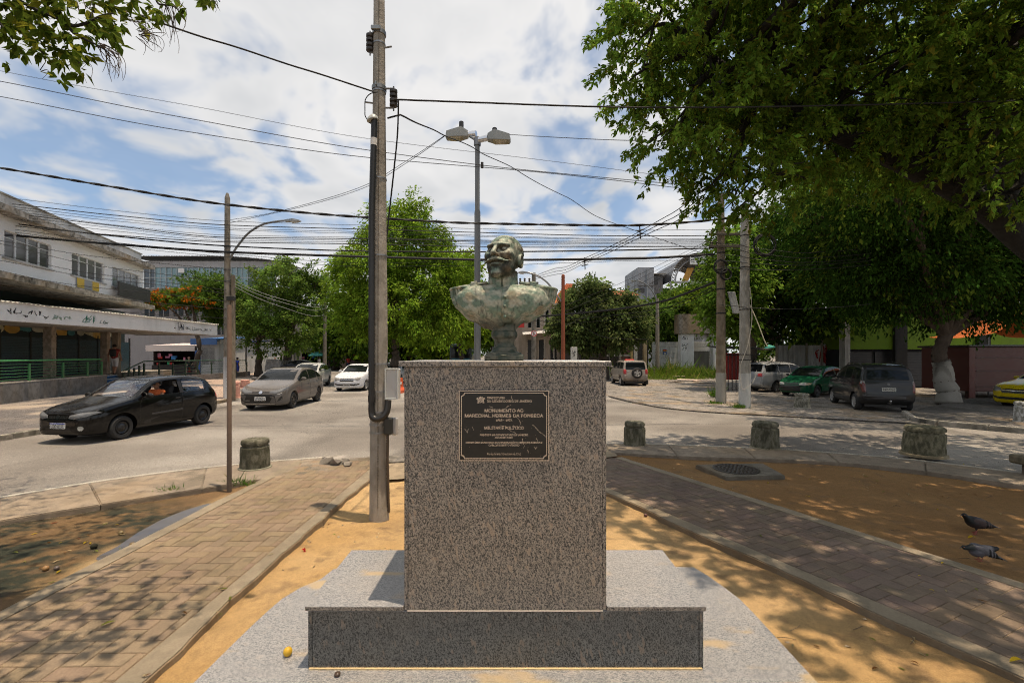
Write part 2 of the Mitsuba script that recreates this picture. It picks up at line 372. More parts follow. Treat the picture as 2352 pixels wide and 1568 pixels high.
def text(s, h, depth=0.003, bold=False, w=None):
    """Lettering in the xy plane, centred on x; w: squeeze to this width."""
    v, f = arr(meshkit.text_mesh(s, h, depth, bold))
    x0, x1 = v[:, 0].min(), v[:, 0].max(); v[:, 0] -= (x0 + x1) / 2
    if w: v[:, 0] *= w / (x1 - x0)
    return v, f
# ================================================================ the ground
rng = np.random.default_rng(7)
def smooth_line(pts, n=10):
    from scipy.interpolate import PchipInterpolator
    p = np.asarray(pts, float); t = np.r_[0, np.cumsum(np.linalg.norm(np.diff(p, axis=0), axis=1))]
    s = np.linspace(0, t[-1], n * (len(p) - 1) + 1)
    return np.stack([PchipInterpolator(t, p[:, k])(s) for k in range(p.shape[1])], 1)

def sheet(poly, z):
    v, f = trimesh.creation.triangulate_polygon(poly, engine='earcut')
    return np.column_stack([v, np.full(len(v), z)]), f

struct('road', (np.array([[-900, -60, -0.12], [900, -60, -0.12], [900, 1800, -0.12], [-900, 1800, -0.12]], float), np.array([[0, 1, 2], [0, 2, 3]])), 'asphalt', 'worn pale grey asphalt road surface around the traffic island')

OUT = smooth_line([(-10.2, 0.2), (-8.6, 3.6), (-6.87, 6.1), (-6.17, 6.97), (-4.83, 7.94), (-3.5, 8.5), (-2.2, 8.85), (0, 9.6), (2.1, 9.82), (3.9, 9.6), (6.8, 8.63), (8.27, 7.35), (10.2, 4.6), (11.5, 0.2)], 12)
INL = smooth_line([(-9.0, 0.2), (-7.6, 2.9), (-5.87, 5.22), (-5.17, 5.84), (-3.64, 7.09), (-2.9, 7.5)], 12)
INR = smooth_line([(2.05, 8.85), (2.68, 8.65), (5.6, 8.1), (6.69, 7.49), (7.15, 6.97), (8.9, 4.4), (10.3, 0.2)], 12)
island = Polygon(np.vstack([OUT, [(11.5, -5), (-10.2, -5)]]))
innerp = Polygon(np.vstack([INL, [(-2.6, 8.0), (1.6, 8.9)], INR, [(10.3, -5), (-9, -5)]])).buffer(0)

# sand: a bumpy sheet, lower than the paths
sgx, sgy = np.arange(-10.2, 11.6, 0.07), np.arange(-1.0, 10.0, 0.07)
X, Y = np.meshgrid(sgx, sgy, indexing='ij')
Zs = -0.058 + 0.05 * (meshkit.fbm(np.stack([X * 0.9, Y * 0.9, X * 0], -1), 3, 3) - 0.5) + 0.028 * (meshkit.fbm(np.stack([X * 5, Y * 5, X * 0 + 3], -1), 3, 4) - 0.5)
wetm = np.clip((-3.7 - X) / 0.5, 0, 1); Zs -= 0.02 * wetm
pud = Polygon([(P(a, b)[0], P(a, b)[1]) for a, b in [(262, 1255), (300, 1236), (345, 1205), (395, 1178), (440, 1160), (480, 1148), (508, 1146), (500, 1158), (452, 1180), (400, 1208), (350, 1232), (300, 1252), (275, 1262)]]).buffer(0.06).buffer(-0.03)
pdist = shapely.distance(shapely.points(X.ravel(), Y.ravel()), pud).reshape(X.shape)
k_ = np.clip(1 - pdist / 0.20, 0, 1); Zs = Zs * (1 - k_) + (-0.098 + 0.25 * (Zs + 0.06)) * k_
shapely.prepare(island)
cx, cy = X[:-1, :-1] + 0.035, Y[:-1, :-1] + 0.035
keep = shapely.contains_xy(island.buffer(-0.14), cx, cy)
i, j = np.nonzero(keep); ny = len(sgy); a = i * ny + j
f = np.vstack([np.stack([a, a + ny, a + ny + 1], 1), np.stack([a, a + ny + 1, a + 1], 1)])
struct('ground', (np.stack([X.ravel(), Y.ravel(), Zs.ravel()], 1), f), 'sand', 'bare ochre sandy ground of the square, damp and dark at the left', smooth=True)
def sand_z(x, y):
    i = np.clip(np.round((np.asarray(x) - sgx[0]) / 0.07).astype(int), 0, len(sgx) - 1); j = np.clip(np.round((np.asarray(y) - sgy[0]) / 0.07).astype(int), 0, len(sgy) - 1)
    return Zs[i, j]

# concrete kerb strip round the island, with joints between its slabs
strip = island.difference(innerp).difference(sbox(-20, -6, 20, -0.5))
def cast(poly, z0, z1, ch=0.012):
    """Prism with a chamfered upper edge."""
    ms = []
    for g in getattr(poly, 'geoms', [poly]):
        if g.area < 1e-5: continue
        up = g.buffer(-ch)
        ms.append(prism(g, z0, z1 - ch)); ms.append(prism(up, z0, z1))
    return join(ms)
CON, CON2 = (0.24, 0.20, 0.152), (0.30, 0.265, 0.215)
s_k = struct('kerb_strip', cast(strip.buffer(-0.11).simplify(0.01), -0.2, -0.025, 0.01), 'concrete', 'concrete strip edging the square along the road', col=(0.2, 0.18, 0.15), dirt=0.8)
ring = LineString(OUT)
tcut = np.r_[np.arange(0.3, 9.7, 1.35), np.arange(12.2, 27, 1.35)]
pieces = strip.buffer(-0.008)
for t in np.linspace(0.3, ring.length - 0.3, 22):
    p = np.array(ring.interpolate(t).coords[0]); q = np.array(ring.interpolate(t + 0.05).coords[0]); d = (q - p) / np.linalg.norm(q - p); n = np.array([-d[1], d[0]])
    pieces = pieces.difference(LineString([p + n * 2.2, p - n * 2.2]).buffer(0.004))
ramp_zone = Polygon([(-3.3, 9.2), (-2.9, 7.4), (-1.9, 7.0), (1.9, 8.3), (2.0, 10.2), (-3, 10)])
for g in pieces.difference(ramp_zone).geoms:
    if g.area > 0.02: put(sub(s_k, 'slab'), cast(g, -0.2, 0.0), 'concrete', col=CON, dirt=rng.uniform(0.25, 0.6))
kerb = ring.buffer(0.11, single_sided=False).intersection(island.buffer(0.01)).difference(ramp_zone)
k_k = struct('kerb', cast(kerb.difference(sbox(-20, -6, 20, -0.4)), -0.2, 0.006, 0.015), 'concrete', 'pale worn kerb edge of the square', col=(0.38, 0.35, 0.30), dirt=0.3)

# dropped ramp at the nose of the square
def ramp_pt(u, w):
    a = np.array([(-3.3, 8.55), (-2.2, 8.9), (0, 9.62), (2.0, 9.85)]); b = np.array([(-3.3, 7.25), (-2.2, 6.9), (0, 7.4), (2.0, 8.6)])
    k = np.linspace(0, 1, 4)
    A = np.stack([np.interp(u, k, a[:, m]) for m in (0, 1)], 1); B = np.stack([np.interp(u, k, b[:, m]) for m in (0, 1)], 1)
    xy = A * (1 - w[:, None]) + B * w[:, None]
    return np.column_stack([xy, -0.112 + 0.105 * np.clip(w * 1.6, 0, 1) + 0.012 * (meshkit.fbm(np.column_stack([xy * 3, u * 0]), 3, 8) - 0.5)])
struct('ramp', grid(60, 30, ramp_pt), 'concrete', 'sandy concrete ramp where the paths meet the road', col=(0.31, 0.245, 0.165), dirt=0.4, smooth=True)

# ---- the two paths of herringbone pavers
def pave(key, label, org, ax, L, W, lip_sides, cut=None, col=(0.245, 0.183, 0.122), edge=0.17, seed=1):
    """Path with its axis ax from org (middle of the near end), length L, width W."""
    r = np.random.default_rng(seed)
    ax = np.asarray(ax, float) / np.linalg.norm(ax); sd = np.array([ax[1], -ax[0]])
    def W2(p): return org + np.outer(p[:, 0], sd) + np.outer(p[:, 1], ax)
    body = sbox(-W / 2, 0, W / 2, L)
    # broken outline along the lip
    def ragged(x, amp):
        t = np.arange(0, L + 0.01, 0.05)
        n = meshkit.fbm(np.column_stack([t * 1.6, t * 0 + seed, t * 0]), 4, seed + int(x * 7) % 50) - 0.5
        return np.column_stack([x + amp * n, t])
    lft, rgt = ragged(-W / 2, 0.10 if 'l' in lip_sides else 0.06), ragged(W / 2, 0.12 if 'r' in lip_sides else 0.05)
    out = Polygon(np.vstack([lft, rgt[::-1]]))
    if cut is not None:
        c = np.array(cut.exterior.coords); rel = c - org
        cl = Polygon(np.column_stack([rel @ sd, rel @ ax])); out = out.difference(cl).buffer(0)
    def world(mesh):
        v, f = arr(mesh); w = W2(v[:, :2]); return np.column_stack([w, v[:, 2]]), f
    key = struct(key, world(prism(out, -0.16, -0.006)), 'concrete', label, col=(0.25, 0.185, 0.12), dirt=0.2)
    band = out.difference(sbox(-W / 2 + edge, -1, W / 2 - edge, L + 1))
    for g in getattr(band, 'geoms', [band]):
        if g.area > 0.02: put(sub(key, 'edging'), world(cast(g, -0.15, 0.002, 0.012)), 'concrete', col=(0.26, 0.215, 0.155), dirt=0.3)
    a, g = 0.125, 0.003
    cand = []
    inner = out.intersection(sbox(-W / 2 + edge + 0.004, 0, W / 2 - edge - 0.004, L)).buffer(0)
    shapely.prepare(inner)
    N = int((L + W) / a) + 8
    for i in range(-N, N):
        for j in range(-N, N):
            k = (i - j) % 4          # herringbone of 2:1 blocks
            if k == 0: x0, y0, x1, y1 = i, j, i + 2, j + 1
            elif k == 3: x0, y0, x1, y1 = i, j, i + 1, j + 2
            else: continue
            q = sbox(x0 * a + g - 0.03, y0 * a + g, x1 * a - g - 0.03, y1 * a - g)
            if q.bounds[2] < -W / 2 or q.bounds[0] > W / 2 or q.bounds[3] < 0 or q.bounds[1] > L: continue
            if not inner.intersects(q): continue
            if not inner.contains(q): q = q.intersection(inner)
            for h in getattr(q, 'geoms', [q]):
                if h.geom_type == 'Polygon' and h.area > 0.002:
                    c = W2(np.array([[h.centroid.x, h.centroid.y]]))[0]; d = max(c[1], 0.3)
                    seen = 1 if (abs(c[0]) / d < 1.15 and CAMZ / d < 0.74 and not (abs(c[0]) < 0.7 and d > 3.4)) else 0
                    cand.append((-seen * h.area / d ** 2, h, c))
    cand.sort(key=lambda t: t[0])
    rest = []
    for n, (w, h, c) in enumerate(cand):
        dz = r.normal(0, 0.0011); ch = 0.004
        co = np.array(h.exterior.coords)[:-1]
        up = h.buffer(-ch, join_style='mitre')
        if up.geom_type != 'Polygon' or len(up.exterior.coords) != len(h.exterior.coords): continue
        cu = np.array(up.exterior.coords)[:-1]
        if h.exterior.is_ccw != up.exterior.is_ccw: cu = cu[::-1]
        k0 = np.argmin(np.linalg.norm(cu - co[0], axis=1)); cu = np.roll(cu, -k0, axis=0)
        if not h.exterior.is_ccw: co, cu = np.roll(co[::-1], 1, axis=0), np.roll(cu[::-1], 1, axis=0)
        m = len(co); tilt = r.normal(0, 0.003, 2)
        top = np.column_stack([cu, 0.0 + dz + (cu - co.mean(0)) @ tilt]); mid = np.column_stack([co, np.full(m, -0.004 + dz)]); bot = np.column_stack([co, np.full(m, -0.05)])
        v = np.vstack([top, mid, bot]); idx = np.arange(m); nx = (idx + 1) % m
        fs = [np.stack([idx + m, nx + m, nx], 1), np.stack([idx + m, nx, idx], 1), np.stack([idx + 2 * m, nx + 2 * m, nx + m], 1), np.stack([idx + 2 * m, nx + m, idx + m], 1)]
        fs.append(np.array([[0, q, q + 1] for q in range(1, m - 1)]))
        msh = world((v, np.vstack(fs)))
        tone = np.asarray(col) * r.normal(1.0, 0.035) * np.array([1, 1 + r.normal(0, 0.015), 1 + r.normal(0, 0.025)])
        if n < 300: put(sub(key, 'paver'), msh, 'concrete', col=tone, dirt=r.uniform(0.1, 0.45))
        else: rest.append((msh, tone))
    if rest:
        v, f = join([m for m, _ in rest])
        cols = np.vstack([np.tile(t, (len(arr(m)[0]), 1)) for m, t in rest])
        uv = enc(cols, 0.3, len(v)); kk = fresh(sub(key, 'paver_field'))
        scene[kk] = mikit.ply((v, f), 'concrete', smooth=False, uv=uv); labels[kk] = {'label': 'smaller and farther herringbone pavers of the path', 'kind': 'stuff'}
    return key
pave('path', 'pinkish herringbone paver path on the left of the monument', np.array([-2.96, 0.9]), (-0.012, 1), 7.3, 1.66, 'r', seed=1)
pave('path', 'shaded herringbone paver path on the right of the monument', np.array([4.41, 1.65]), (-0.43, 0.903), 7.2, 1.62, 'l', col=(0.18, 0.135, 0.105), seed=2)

# ---- puddle between the left path and the mud
pud = pud.buffer(0.10).difference(Polygon([(-3.83, 0), (-3.79, 0), (-3.6, 9), (-3.83, 9)]))
struct('puddle', sheet(max(getattr(pud, 'geoms', [pud]), key=lambda g: g.area), -0.079), 'puddle_water', 'muddy brown puddle lying along the left path')

# ---- pavement beyond the road, on the left, of dark and pale stone mosaic
def mosaic_col(p, n, uv):
    s = p.y + 0.25 * p.x
    band = smoothstep(0.46, 0.54, noise(s * 0.42, p.x * 0.16, 2.0) + 0.08 * fbm(p.x * 3, p.y * 3))
    f1, f2, w = voronoi(p.x * 11, p.y * 11)
    c = mix((0.30, 0.225, 0.18), (0.115, 0.105, 0.10), band) * (0.75 + 0.45 * w)
    c = c * (0.55 + 0.45 * smoothstep(0.0, 0.12, f2 - f1))
    return mix(c, (0.38, 0.31, 0.24), smoothstep(0.5, 0.8, fbm(p.x * 0.6, p.y * 0.6, 3.0)) * 0.6)
bsdf('mosaic', princ(proc(mosaic_col), 0.85, specular=0.2))
KL = smooth_line([(-10.9, -2), (-11.5, 5), (-12.0, 11), (-12.1, 18.5), (-12.9, 21.5), (-15.9, 27.5), (-19.2, 36), (-28, 51), (-42, 70)], 8)
farside = Polygon(np.vstack([KL, [(-90, 70), (-90, -2)]]))
struct('pavement', cast(farside.buffer(-0.13), -0.2, 0.0, 0.003), 'mosaic', 'pavement of dark and pinkish stone mosaic across the road on the left')
kl = Polygon(np.vstack([KL, (KL + [-0.16, 0])[::-1]]))
kk = struct('kerb', cast(kl, -0.3, -0.012, 0.004), 'concrete', 'weathered kerb of the far pavement behind the black hatchback', col=(0.12, 0.11, 0.1), dirt=0.8)
kline = LineString(KL)
for n, t in enumerate(np.arange(5, 36, 1.0)):
    a, b = np.array(kline.interpolate(t).coords[0]), np.array(kline.interpolate(t + 0.985).coords[0])
    put(sub(kk, 'kerb_stone'), cast(Polygon([a + [0.004, 0], b + [0.004, 0], b - [0.165, 0], a - [0.165, 0]]), -0.25, 0.012 + rng.normal(0, 0.004), 0.015), 'concrete', col=np.array((0.40, 0.36, 0.30)) * rng.uniform(0.8, 1.1), dirt=0.75)

# ---- concrete apron on the right side of the road, and the raised pavement further right
apron = Polygon([(4.0, 31), (4.75, 22), (5.6, 17.6), (6.6, 16.2), (9.0, 14.8), (11.6, 13.4), (13.1, 11.75), (16, 8.5), (22, 3), (60, 3), (60, 70), (9.6, 70), (9.2, 34)])
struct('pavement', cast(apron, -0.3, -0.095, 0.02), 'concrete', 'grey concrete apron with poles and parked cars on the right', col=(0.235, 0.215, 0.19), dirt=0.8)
EDGE = smooth_line([(4.75, 22), (5.6, 17.6), (6.6, 16.2), (9.0, 14.8), (11.6, 13.4)], 8)
struct('gutter', cast(LineString(EDGE).buffer(0.06), -0.3, -0.088, 0.01), 'concrete', 'dark cracked gutter line along the apron edge', col=(0.06, 0.055, 0.05), dirt=0.5)
raised = Polygon([(13.3, 15.4), (11.85, 13.35), (13.15, 11.7), (16, 8.4), (22, 2.9), (60, 3), (60, 19), (20, 20)])
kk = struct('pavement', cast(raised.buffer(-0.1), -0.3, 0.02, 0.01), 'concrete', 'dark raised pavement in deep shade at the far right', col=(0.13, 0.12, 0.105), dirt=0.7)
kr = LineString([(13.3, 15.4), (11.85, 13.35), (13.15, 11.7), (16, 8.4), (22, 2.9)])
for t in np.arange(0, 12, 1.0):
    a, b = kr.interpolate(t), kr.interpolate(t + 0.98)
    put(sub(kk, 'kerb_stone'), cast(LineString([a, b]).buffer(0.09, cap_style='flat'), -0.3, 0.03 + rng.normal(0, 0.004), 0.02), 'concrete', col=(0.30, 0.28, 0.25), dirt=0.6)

# ================================================================ the monument
MX = -0.04
X0, X1, Y0, Y1 = -1.205, 1.13, 2.685, 3.44
mon = thing('granite_monument', 'speckled grey granite pedestal with a black plaque, standing on a low granite slab', 'monument')
def gp(name, lo, hi, c=0.003, lab=None):
    k = put(sub(mon, name), cbox(lo, hi, c), 'granite')
    if lab: labels[k] = {'label': lab}
    return k
# ground slab, chamfered at the back, its outline eaten by sand
so = [(-1.83, 1.7), (-1.81, 2.6), (-1.77, 3.40), (-1.70, 3.62), (-1.60, 3.74), (-1.55, 3.95), (-1.30, 3.99), (1.58, 3.99), (1.68, 3.72), (1.745, 3.38), (1.74, 2.6), (1.75, 1.7)]
put(sub(mon, 'ground_slab'), cast(Polygon(smooth_line(so, 4)).buffer(0), -0.12, 0.05, 0.012), 'granite', smooth=25)
gp('plinth_core', (X0 + 0.02, Y0 + 0.02, 0.04), (X1 - 0.02, Y1 - 0.02, 0.395))
gp('front_panel', (X0 + 0.026, Y0, 0.052), (X1 - 0.026, Y0 + 0.022, 0.392), lab='dark lower front panel of the plinth')
gp('side_panel', (X0, Y0 + 0.001, 0.052), (X0 + 0.024, Y1, 0.390)); gp('side_panel', (X1 - 0.024, Y0 + 0.001, 0.052), (X1, Y1, 0.390))
gp('back_panel', (X0 + 0.026, Y1 - 0.02, 0.052), (X1 - 0.026, Y1 + 0.001, 0.390))
SX0, SX1 = -0.636, 0.556
gp('plinth_top', (X0 - 0.012, Y0 - 0.012, 0.396), (SX0 - 0.003, Y1 + 0.01, 0.424)); gp('plinth_top', (SX1 + 0.003, Y0 - 0.012, 0.396), (X1 + 0.012, Y1 + 0.01, 0.424))
gp('shaft_core', (SX0 + 0.02, Y0 + 0.02, 0.397), (SX1 - 0.02, Y1 - 0.02, 1.83))
gp('shaft_front', (SX0 + 0.024, Y0 - 0.005, 0.397), (SX1 - 0.024, Y0 + 0.019, 1.832), lab='tall speckled front panel carrying the plaque')
gp('shaft_side', (SX0, Y0 - 0.002, 0.397), (SX0 + 0.023, Y1, 1.832)); gp('shaft_side', (SX1 - 0.023, Y0 - 0.002, 0.397), (SX1, Y1, 1.832))
gp('shaft_back', (SX0 + 0.024, Y1 - 0.019, 0.397), (SX1 - 0.024, Y1 + 0.002, 1.832))
gp('shaft_cap', (SX0 - 0.028, Y0 - 0.026, 1.8335), (SX1 + 0.026, Y1 + 0.02, 1.864), lab='thin granite cap slab under the bust')
put(sub(mon, 'joint'), box((X0 + 0.01, Y0 - 0.012, 0.050), (X1 - 0.01, Y0 + 0.01, 0.058)), 'concrete', col=(0.6, 0.45, 0.25), dirt=0.1)
put(sub(mon, 'joint'), box((SX0 + 0.02, Y0 - 0.009, 0.3915), (SX1 - 0.02, Y0 + 0.01, 0.3968)), 'concrete', col=(0.6, 0.53, 0.45), dirt=0.1)

# the plaque
PW = 389.4                                   # frame positions per metre at the front face
def pq(u, v): return (u - HX) / PW, CAMZ + (HY - v) / PW
px0, pz1 = pq(1054.5, 896); px1, pz0 = pq(1261, 1057)
pcx, pcz, pw, ph = (px0 + px1) / 2, (pz0 + pz1) / 2, px1 - px0, pz1 - pz0
YP = Y0 - 0.005
bsdf('plaque_black', princ(rgb(0.012, 0.011, 0.009), 0.30, specular=0.5))
bsdf('plaque_metal', princ(rgb(0.52, 0.42, 0.33), 0.45, metallic=0.4))
pl = put(sub(mon, 'plaque'), cbox((px0, YP - 0.008, pz0), (px1, YP - 0.0003, pz1), 0.002), 'plaque_black'); labels[pl] = {'label': 'black metal plaque with raised lettering'}
def on_plaque(poly_or_mesh, name, x=0.0, z=0.0):
    m = poly_or_mesh if isinstance(poly_or_mesh, tuple) else prism(poly_or_mesh, 0, 0.0022)
    v, f = upright(m); put(sub(pl, name), (v + [pcx + x, YP - 0.0079, pcz + z], f), 'plaque_metal')
R = sbox(-pw / 2, -ph / 2, pw / 2, ph / 2)
on_plaque(R.buffer(-0.0005).difference(R.buffer(-0.0055)), 'rim')
def notched(m, r):
    q = R.buffer(-m)
    x0, y0, x1, y1 = q.bounds
    for x in (x0, x1):
        for y in (y0, y1): q = q.difference(Point(x, y).buffer(r))
    return q
on_plaque(notched(0.0125, 0.018).difference(notched(0.0175, 0.0175)), 'border')
def line(s, vt, h, w, bold=True, u=None):
    u = 1157.7 if u is None else u; x, z = pq(u, vt)
    on_plaque(text(s, h, 0.0024, bold, w), 'lettering', x - pcx, z - pcz - h / 2)
k = 1 / PW
line('PREFEITURA', 912.5, 5.0 * k, 41 * k, u=1139.5)
line('DA CIDADE DO RIO DE JANEIRO', 920.5, 5.0 * k, 102 * k, u=1170)
line('MONUMENTO AO', 942, 7.0 * k, 89 * k); line('MARECHAL HERMES DA FONSECA', 953.5, 7.0 * k, 179 * k)
line('1855 - 1923', 964, 4.6 * k, 37 * k); line('MILITAR E POLÍTICO', 981.5, 6.4 * k, 90 * k)
line('PREFEITO DA CIDADE DO RIO DE JANEIRO', 997.5, 3.8 * k, 110 * k); line('EDUARDO PAES', 1003.5, 3.8 * k, 40 * k)
line('SECRETÁRIO MUNICIPAL DE CONSERVAÇÃO E SERVIÇOS PÚBLICOS', 1015, 3.8 * k, 175 * k); line('CARLOS ROBERTO OSORIO', 1021, 3.8 * k, 70 * k)
line('Rio de Janeiro, 15 de junho de 2011', 1041, 3.8 * k, 77 * k, bold=False)
# the city crest: crowned shield between two scrolling supporters
cr = [Polygon([(-0.011, 0.004), (0.011, 0.004), (0.011, -0.012), (0, -0.02), (-0.011, -0.012)]).difference(Polygon([(-0.008, 0.001), (0.008, 0.001), (0.008, -0.010), (0, -0.016), (-0.008, -0.010)])),
      LineString([(-0.007, -0.001), (0.007, -0.012)]).buffer(0.001), LineString([(0.007, -0.001), (-0.007, -0.012)]).buffer(0.001), Point(0, -0.006).buffer(0.003),
      Polygon([(-0.010, 0.006), (-0.012, 0.016), (-0.006, 0.0125), (0, 0.018), (0.006, 0.0125), (0.012, 0.016), (0.010, 0.006)])]
for s in (-1, 1):
    cr += [LineString([(s * 0.014, -0.017), (s * 0.016, -0.006), (s * 0.015, 0.004), (s * 0.020, 0.009), (s * 0.0235, 0.004)]).buffer(0.0024), Polygon([(s * 0.008, -0.022), (s * 0.0215, -0.022), (s * 0.0195, -0.015), (s * 0.014, -0.018)])]
x, z = pq(1104.5, 916.5)
on_plaque(shapely.union_all(cr).buffer(0.0002), 'crest', x - pcx, z - pcz)
# scratches and chips through the black paint
r = np.random.default_rng(5); sc = []
def zl(*pts): return LineString([((a - 1100) / 1.0, b) for a, b in pts])
def zq(a, b): # positions in the 2117 x 1568 close-up of the plaque
    u, v = (1120 + a * 270 / 2117) / 1.08844, (960 + b * 200 / 1568) / 1.08844
    q = pq(u, v); return q[0] - pcx, q[1] - pcz
for pts, w in [([(1660, 790), (1730, 860), (1800, 930), (1925, 1030)], 0.0011), ([(1360, 650), (1410, 720), (1420, 800)], 0.0009), ([(1170, 860), (1250, 920), (1330, 950)], 0.0010), ([(335, 870), (385, 945), (400, 870)], 0.0009), ([(1130, 465), (1170, 425), (1225, 410)], 0.0009), ([(810, 430), (880, 455)], 0.0010),
               ([(1240, 230), (1240, 270), (1265, 285)], 0.0012), ([(475, 830), (510, 890)], 0.0008), ([(1455, 1060), (1475, 1170)], 0.0018), ([(1680, 1215), (1715, 1260), (1745, 1220)], 0.0010), ([(1560, 1280), (1572, 1320)], 0.0012), ([(1735, 1040), (1750, 1110)], 0.001), ([(1030, 805), (1120, 815)], 0.0010), ([(1500, 1190), (1480, 1240)], 0.0008)]:
    sc.append(LineString([zq(*q) for q in pts]).buffer(w))
for _ in range(95):
    a, b = (r.uniform(300, 1900), r.uniform(190, 1400)) if _ < 55 else (r.normal(1580, 150), r.normal(1020, 170))
    if 260 < a < 1920: sc.append(Point(zq(a, b)).buffer(r.uniform(0.0004, 0.0010), 2))
on_plaque(prism(shapely.union_all(sc), 0, 0.0005), 'scratches')
# ================================================================ the bronze bust (modelled in its own metres: x right, y away, z up from its base)
def bust_head(X, Y, Z):
    ca, sa = math.cos(math.radians(23)), -math.sin(math.radians(23))
    # head frame: turned to its right, chin a little up
    hx, hy, hz = (X + 0.002) / 1.05, (Y - 0.005) / 1.05, (Z - 0.694) / 1.05
    x = ca * hx + sa * hy; y = -sa * hx + ca * hy
    ct, st = math.cos(math.radians(6)), -math.sin(math.radians(6))
    y, z = ct * y + st * hz, -st * y + ct * hz
    E = lambda c, r: ell(x, y, z, c, r)
    d = su(E((0, 0.030, 0.035), (0.105, 0.132, 0.108)), E((0, -0.025, -0.030), (0.094, 0.098, 0.120)), 0.035)
    d = su(d, E((0, -0.050, -0.100), (0.073, 0.072, 0.050)), 0.03)
    ax = np.abs(x); z0_ = z; z = z - 0.024
    d = su(d, ell(ax, y, z, (0.062, -0.078, -0.040), (0.034, 0.036, 0.034)), 0.025)            # cheekbones
    d = su(d, cap(ax, y, z, (0.014, -0.119, 0.018), (0.066, -0.094, 0.020), 0.015, 0.011), 0.016)  # brow ridge
    d = ss(d, ell(ax, y, z, (0.043, -0.126, -0.010), (0.032, 0.032, 0.0195)), 0.010)              # sockets
    d = su(d, ell(ax, y, z, (0.042, -0.094, -0.011), (0.020, 0.016, 0.0135)), 0.003)             # eyeballs
    d = su(d, cap(ax, y, z, (0.024, -0.107, 0.004), (0.060, -0.097, 0.002), 0.0050, 0.004), 0.004)   # upper lids
    d = su(d, cap(ax, y, z, (0.026, -0.105, -0.024), (0.058, -0.097, -0.023), 0.0042, 0.0035), 0.005)  # lower lids
    nose = su(cap(x, y, z, (0, -0.122, 0.012), (0, -0.162, -0.046), 0.0105, 0.0165), ell(ax, y, z, (0.0165, -0.140, -0.052), (0.012, 0.016, 0.011)), 0.010)
    d = su(d, nose, 0.012)
    d = ss(d, ell(ax, y, z, (0.0085, -0.153, -0.065), (0.005, 0.008, 0.006)), 0.004)
    d = ss(d, cap(ax, y, z, (0.028, -0.126, -0.050), (0.050, -0.104, -0.082), 0.004), 0.010)         # folds from nose to mouth
    # moustache, its tips turned up
    mo = su(cap(ax, y, z, (0.006, -0.139, -0.076), (0.040, -0.132, -0.087), 0.0135, 0.0120), cap(ax, y, z, (0.040, -0.132, -0.087), (0.071, -0.112, -0.090), 0.012, 0.0070), 0.006)
    mo = su(mo, cap(ax, y, z, (0.071, -0.112, -0.090), (0.093, -0.098, -0.080), 0.007, 0.003), 0.006)
    mo = mo + 0.0016 * np.sin(60 * ax + 400 * z)
    d = su(d, mo, 0.006)
    d = ss(d, ell(x, y, z, (0, -0.137, -0.098), (0.032, 0.016, 0.0040)), 0.006)
    d = su(d, ell(x, y, z, (0, -0.121, -0.1065), (0.028, 0.013, 0.0085)), 0.008)
    z = z0_
    d = su(d, E((0, -0.102, -0.138), (0.034, 0.028, 0.022)), 0.02)
    z = z0_ + 0.012
    # ears
    ear = ell(ax, y, z, (0.104, 0.018, -0.022), (0.013, 0.027, 0.043))
    rim = np.sqrt((np.sqrt(((y - 0.020) / 0.62) ** 2 + (z + 0.020) ** 2) - 0.038) ** 2 * 0.55 + (ax - 0.113) ** 2) - 0.0062
    ear = ss(su(ear, rim, 0.005), ell(ax, y, z, (0.122, 0.018, -0.014), (0.012, 0.013, 0.021)), 0.005)
    d = su(d, ear, 0.008); z = z0_
    # close-cropped hair round the sides and back
    hair = np.maximum(E((0, 0.034, 0.030), (0.1085, 0.1345, 0.108)) - 0.001, np.maximum(-(y - 0.002 - 0.3 * np.maximum(z, 0) + 0.55 * (z - 0.05)), -(z + 0.085)))
    hair = hair + 0.0018 * np.sin(150 * y + 40 * z) * np.sin(170 * z)
    d = su(d, hair, 0.004)
    return d * 1.05
def bust_sdf(X, Y, Z):
    X, Y, Z = [q.astype(np.float32) for q in (X, Y, Z)]
    d = np.full(X.shape, 0.5, np.float32)
    def block(fn, lo, hi, k=None):
        sl = tuple(slice(*np.searchsorted(a, (l, h))) for a, l, h in zip((X[:, 0, 0], Y[0, :, 0], Z[0, 0, :]), lo, hi))
        e = fn(X[sl], Y[sl], Z[sl]); d[sl] = np.minimum(d[sl], e) if k is None else su(d[sl], e, k)
    block(bust_torso, (-1, -1, 0.19), (1, 1, 0.63))
    block(bust_head, (-0.17, -1, 0.52), (0.17, 1, 1), 0.004)
    block(bust_socle, (-0.14, -1, -1), (0.14, 1, 0.26), 0.006)
    return d
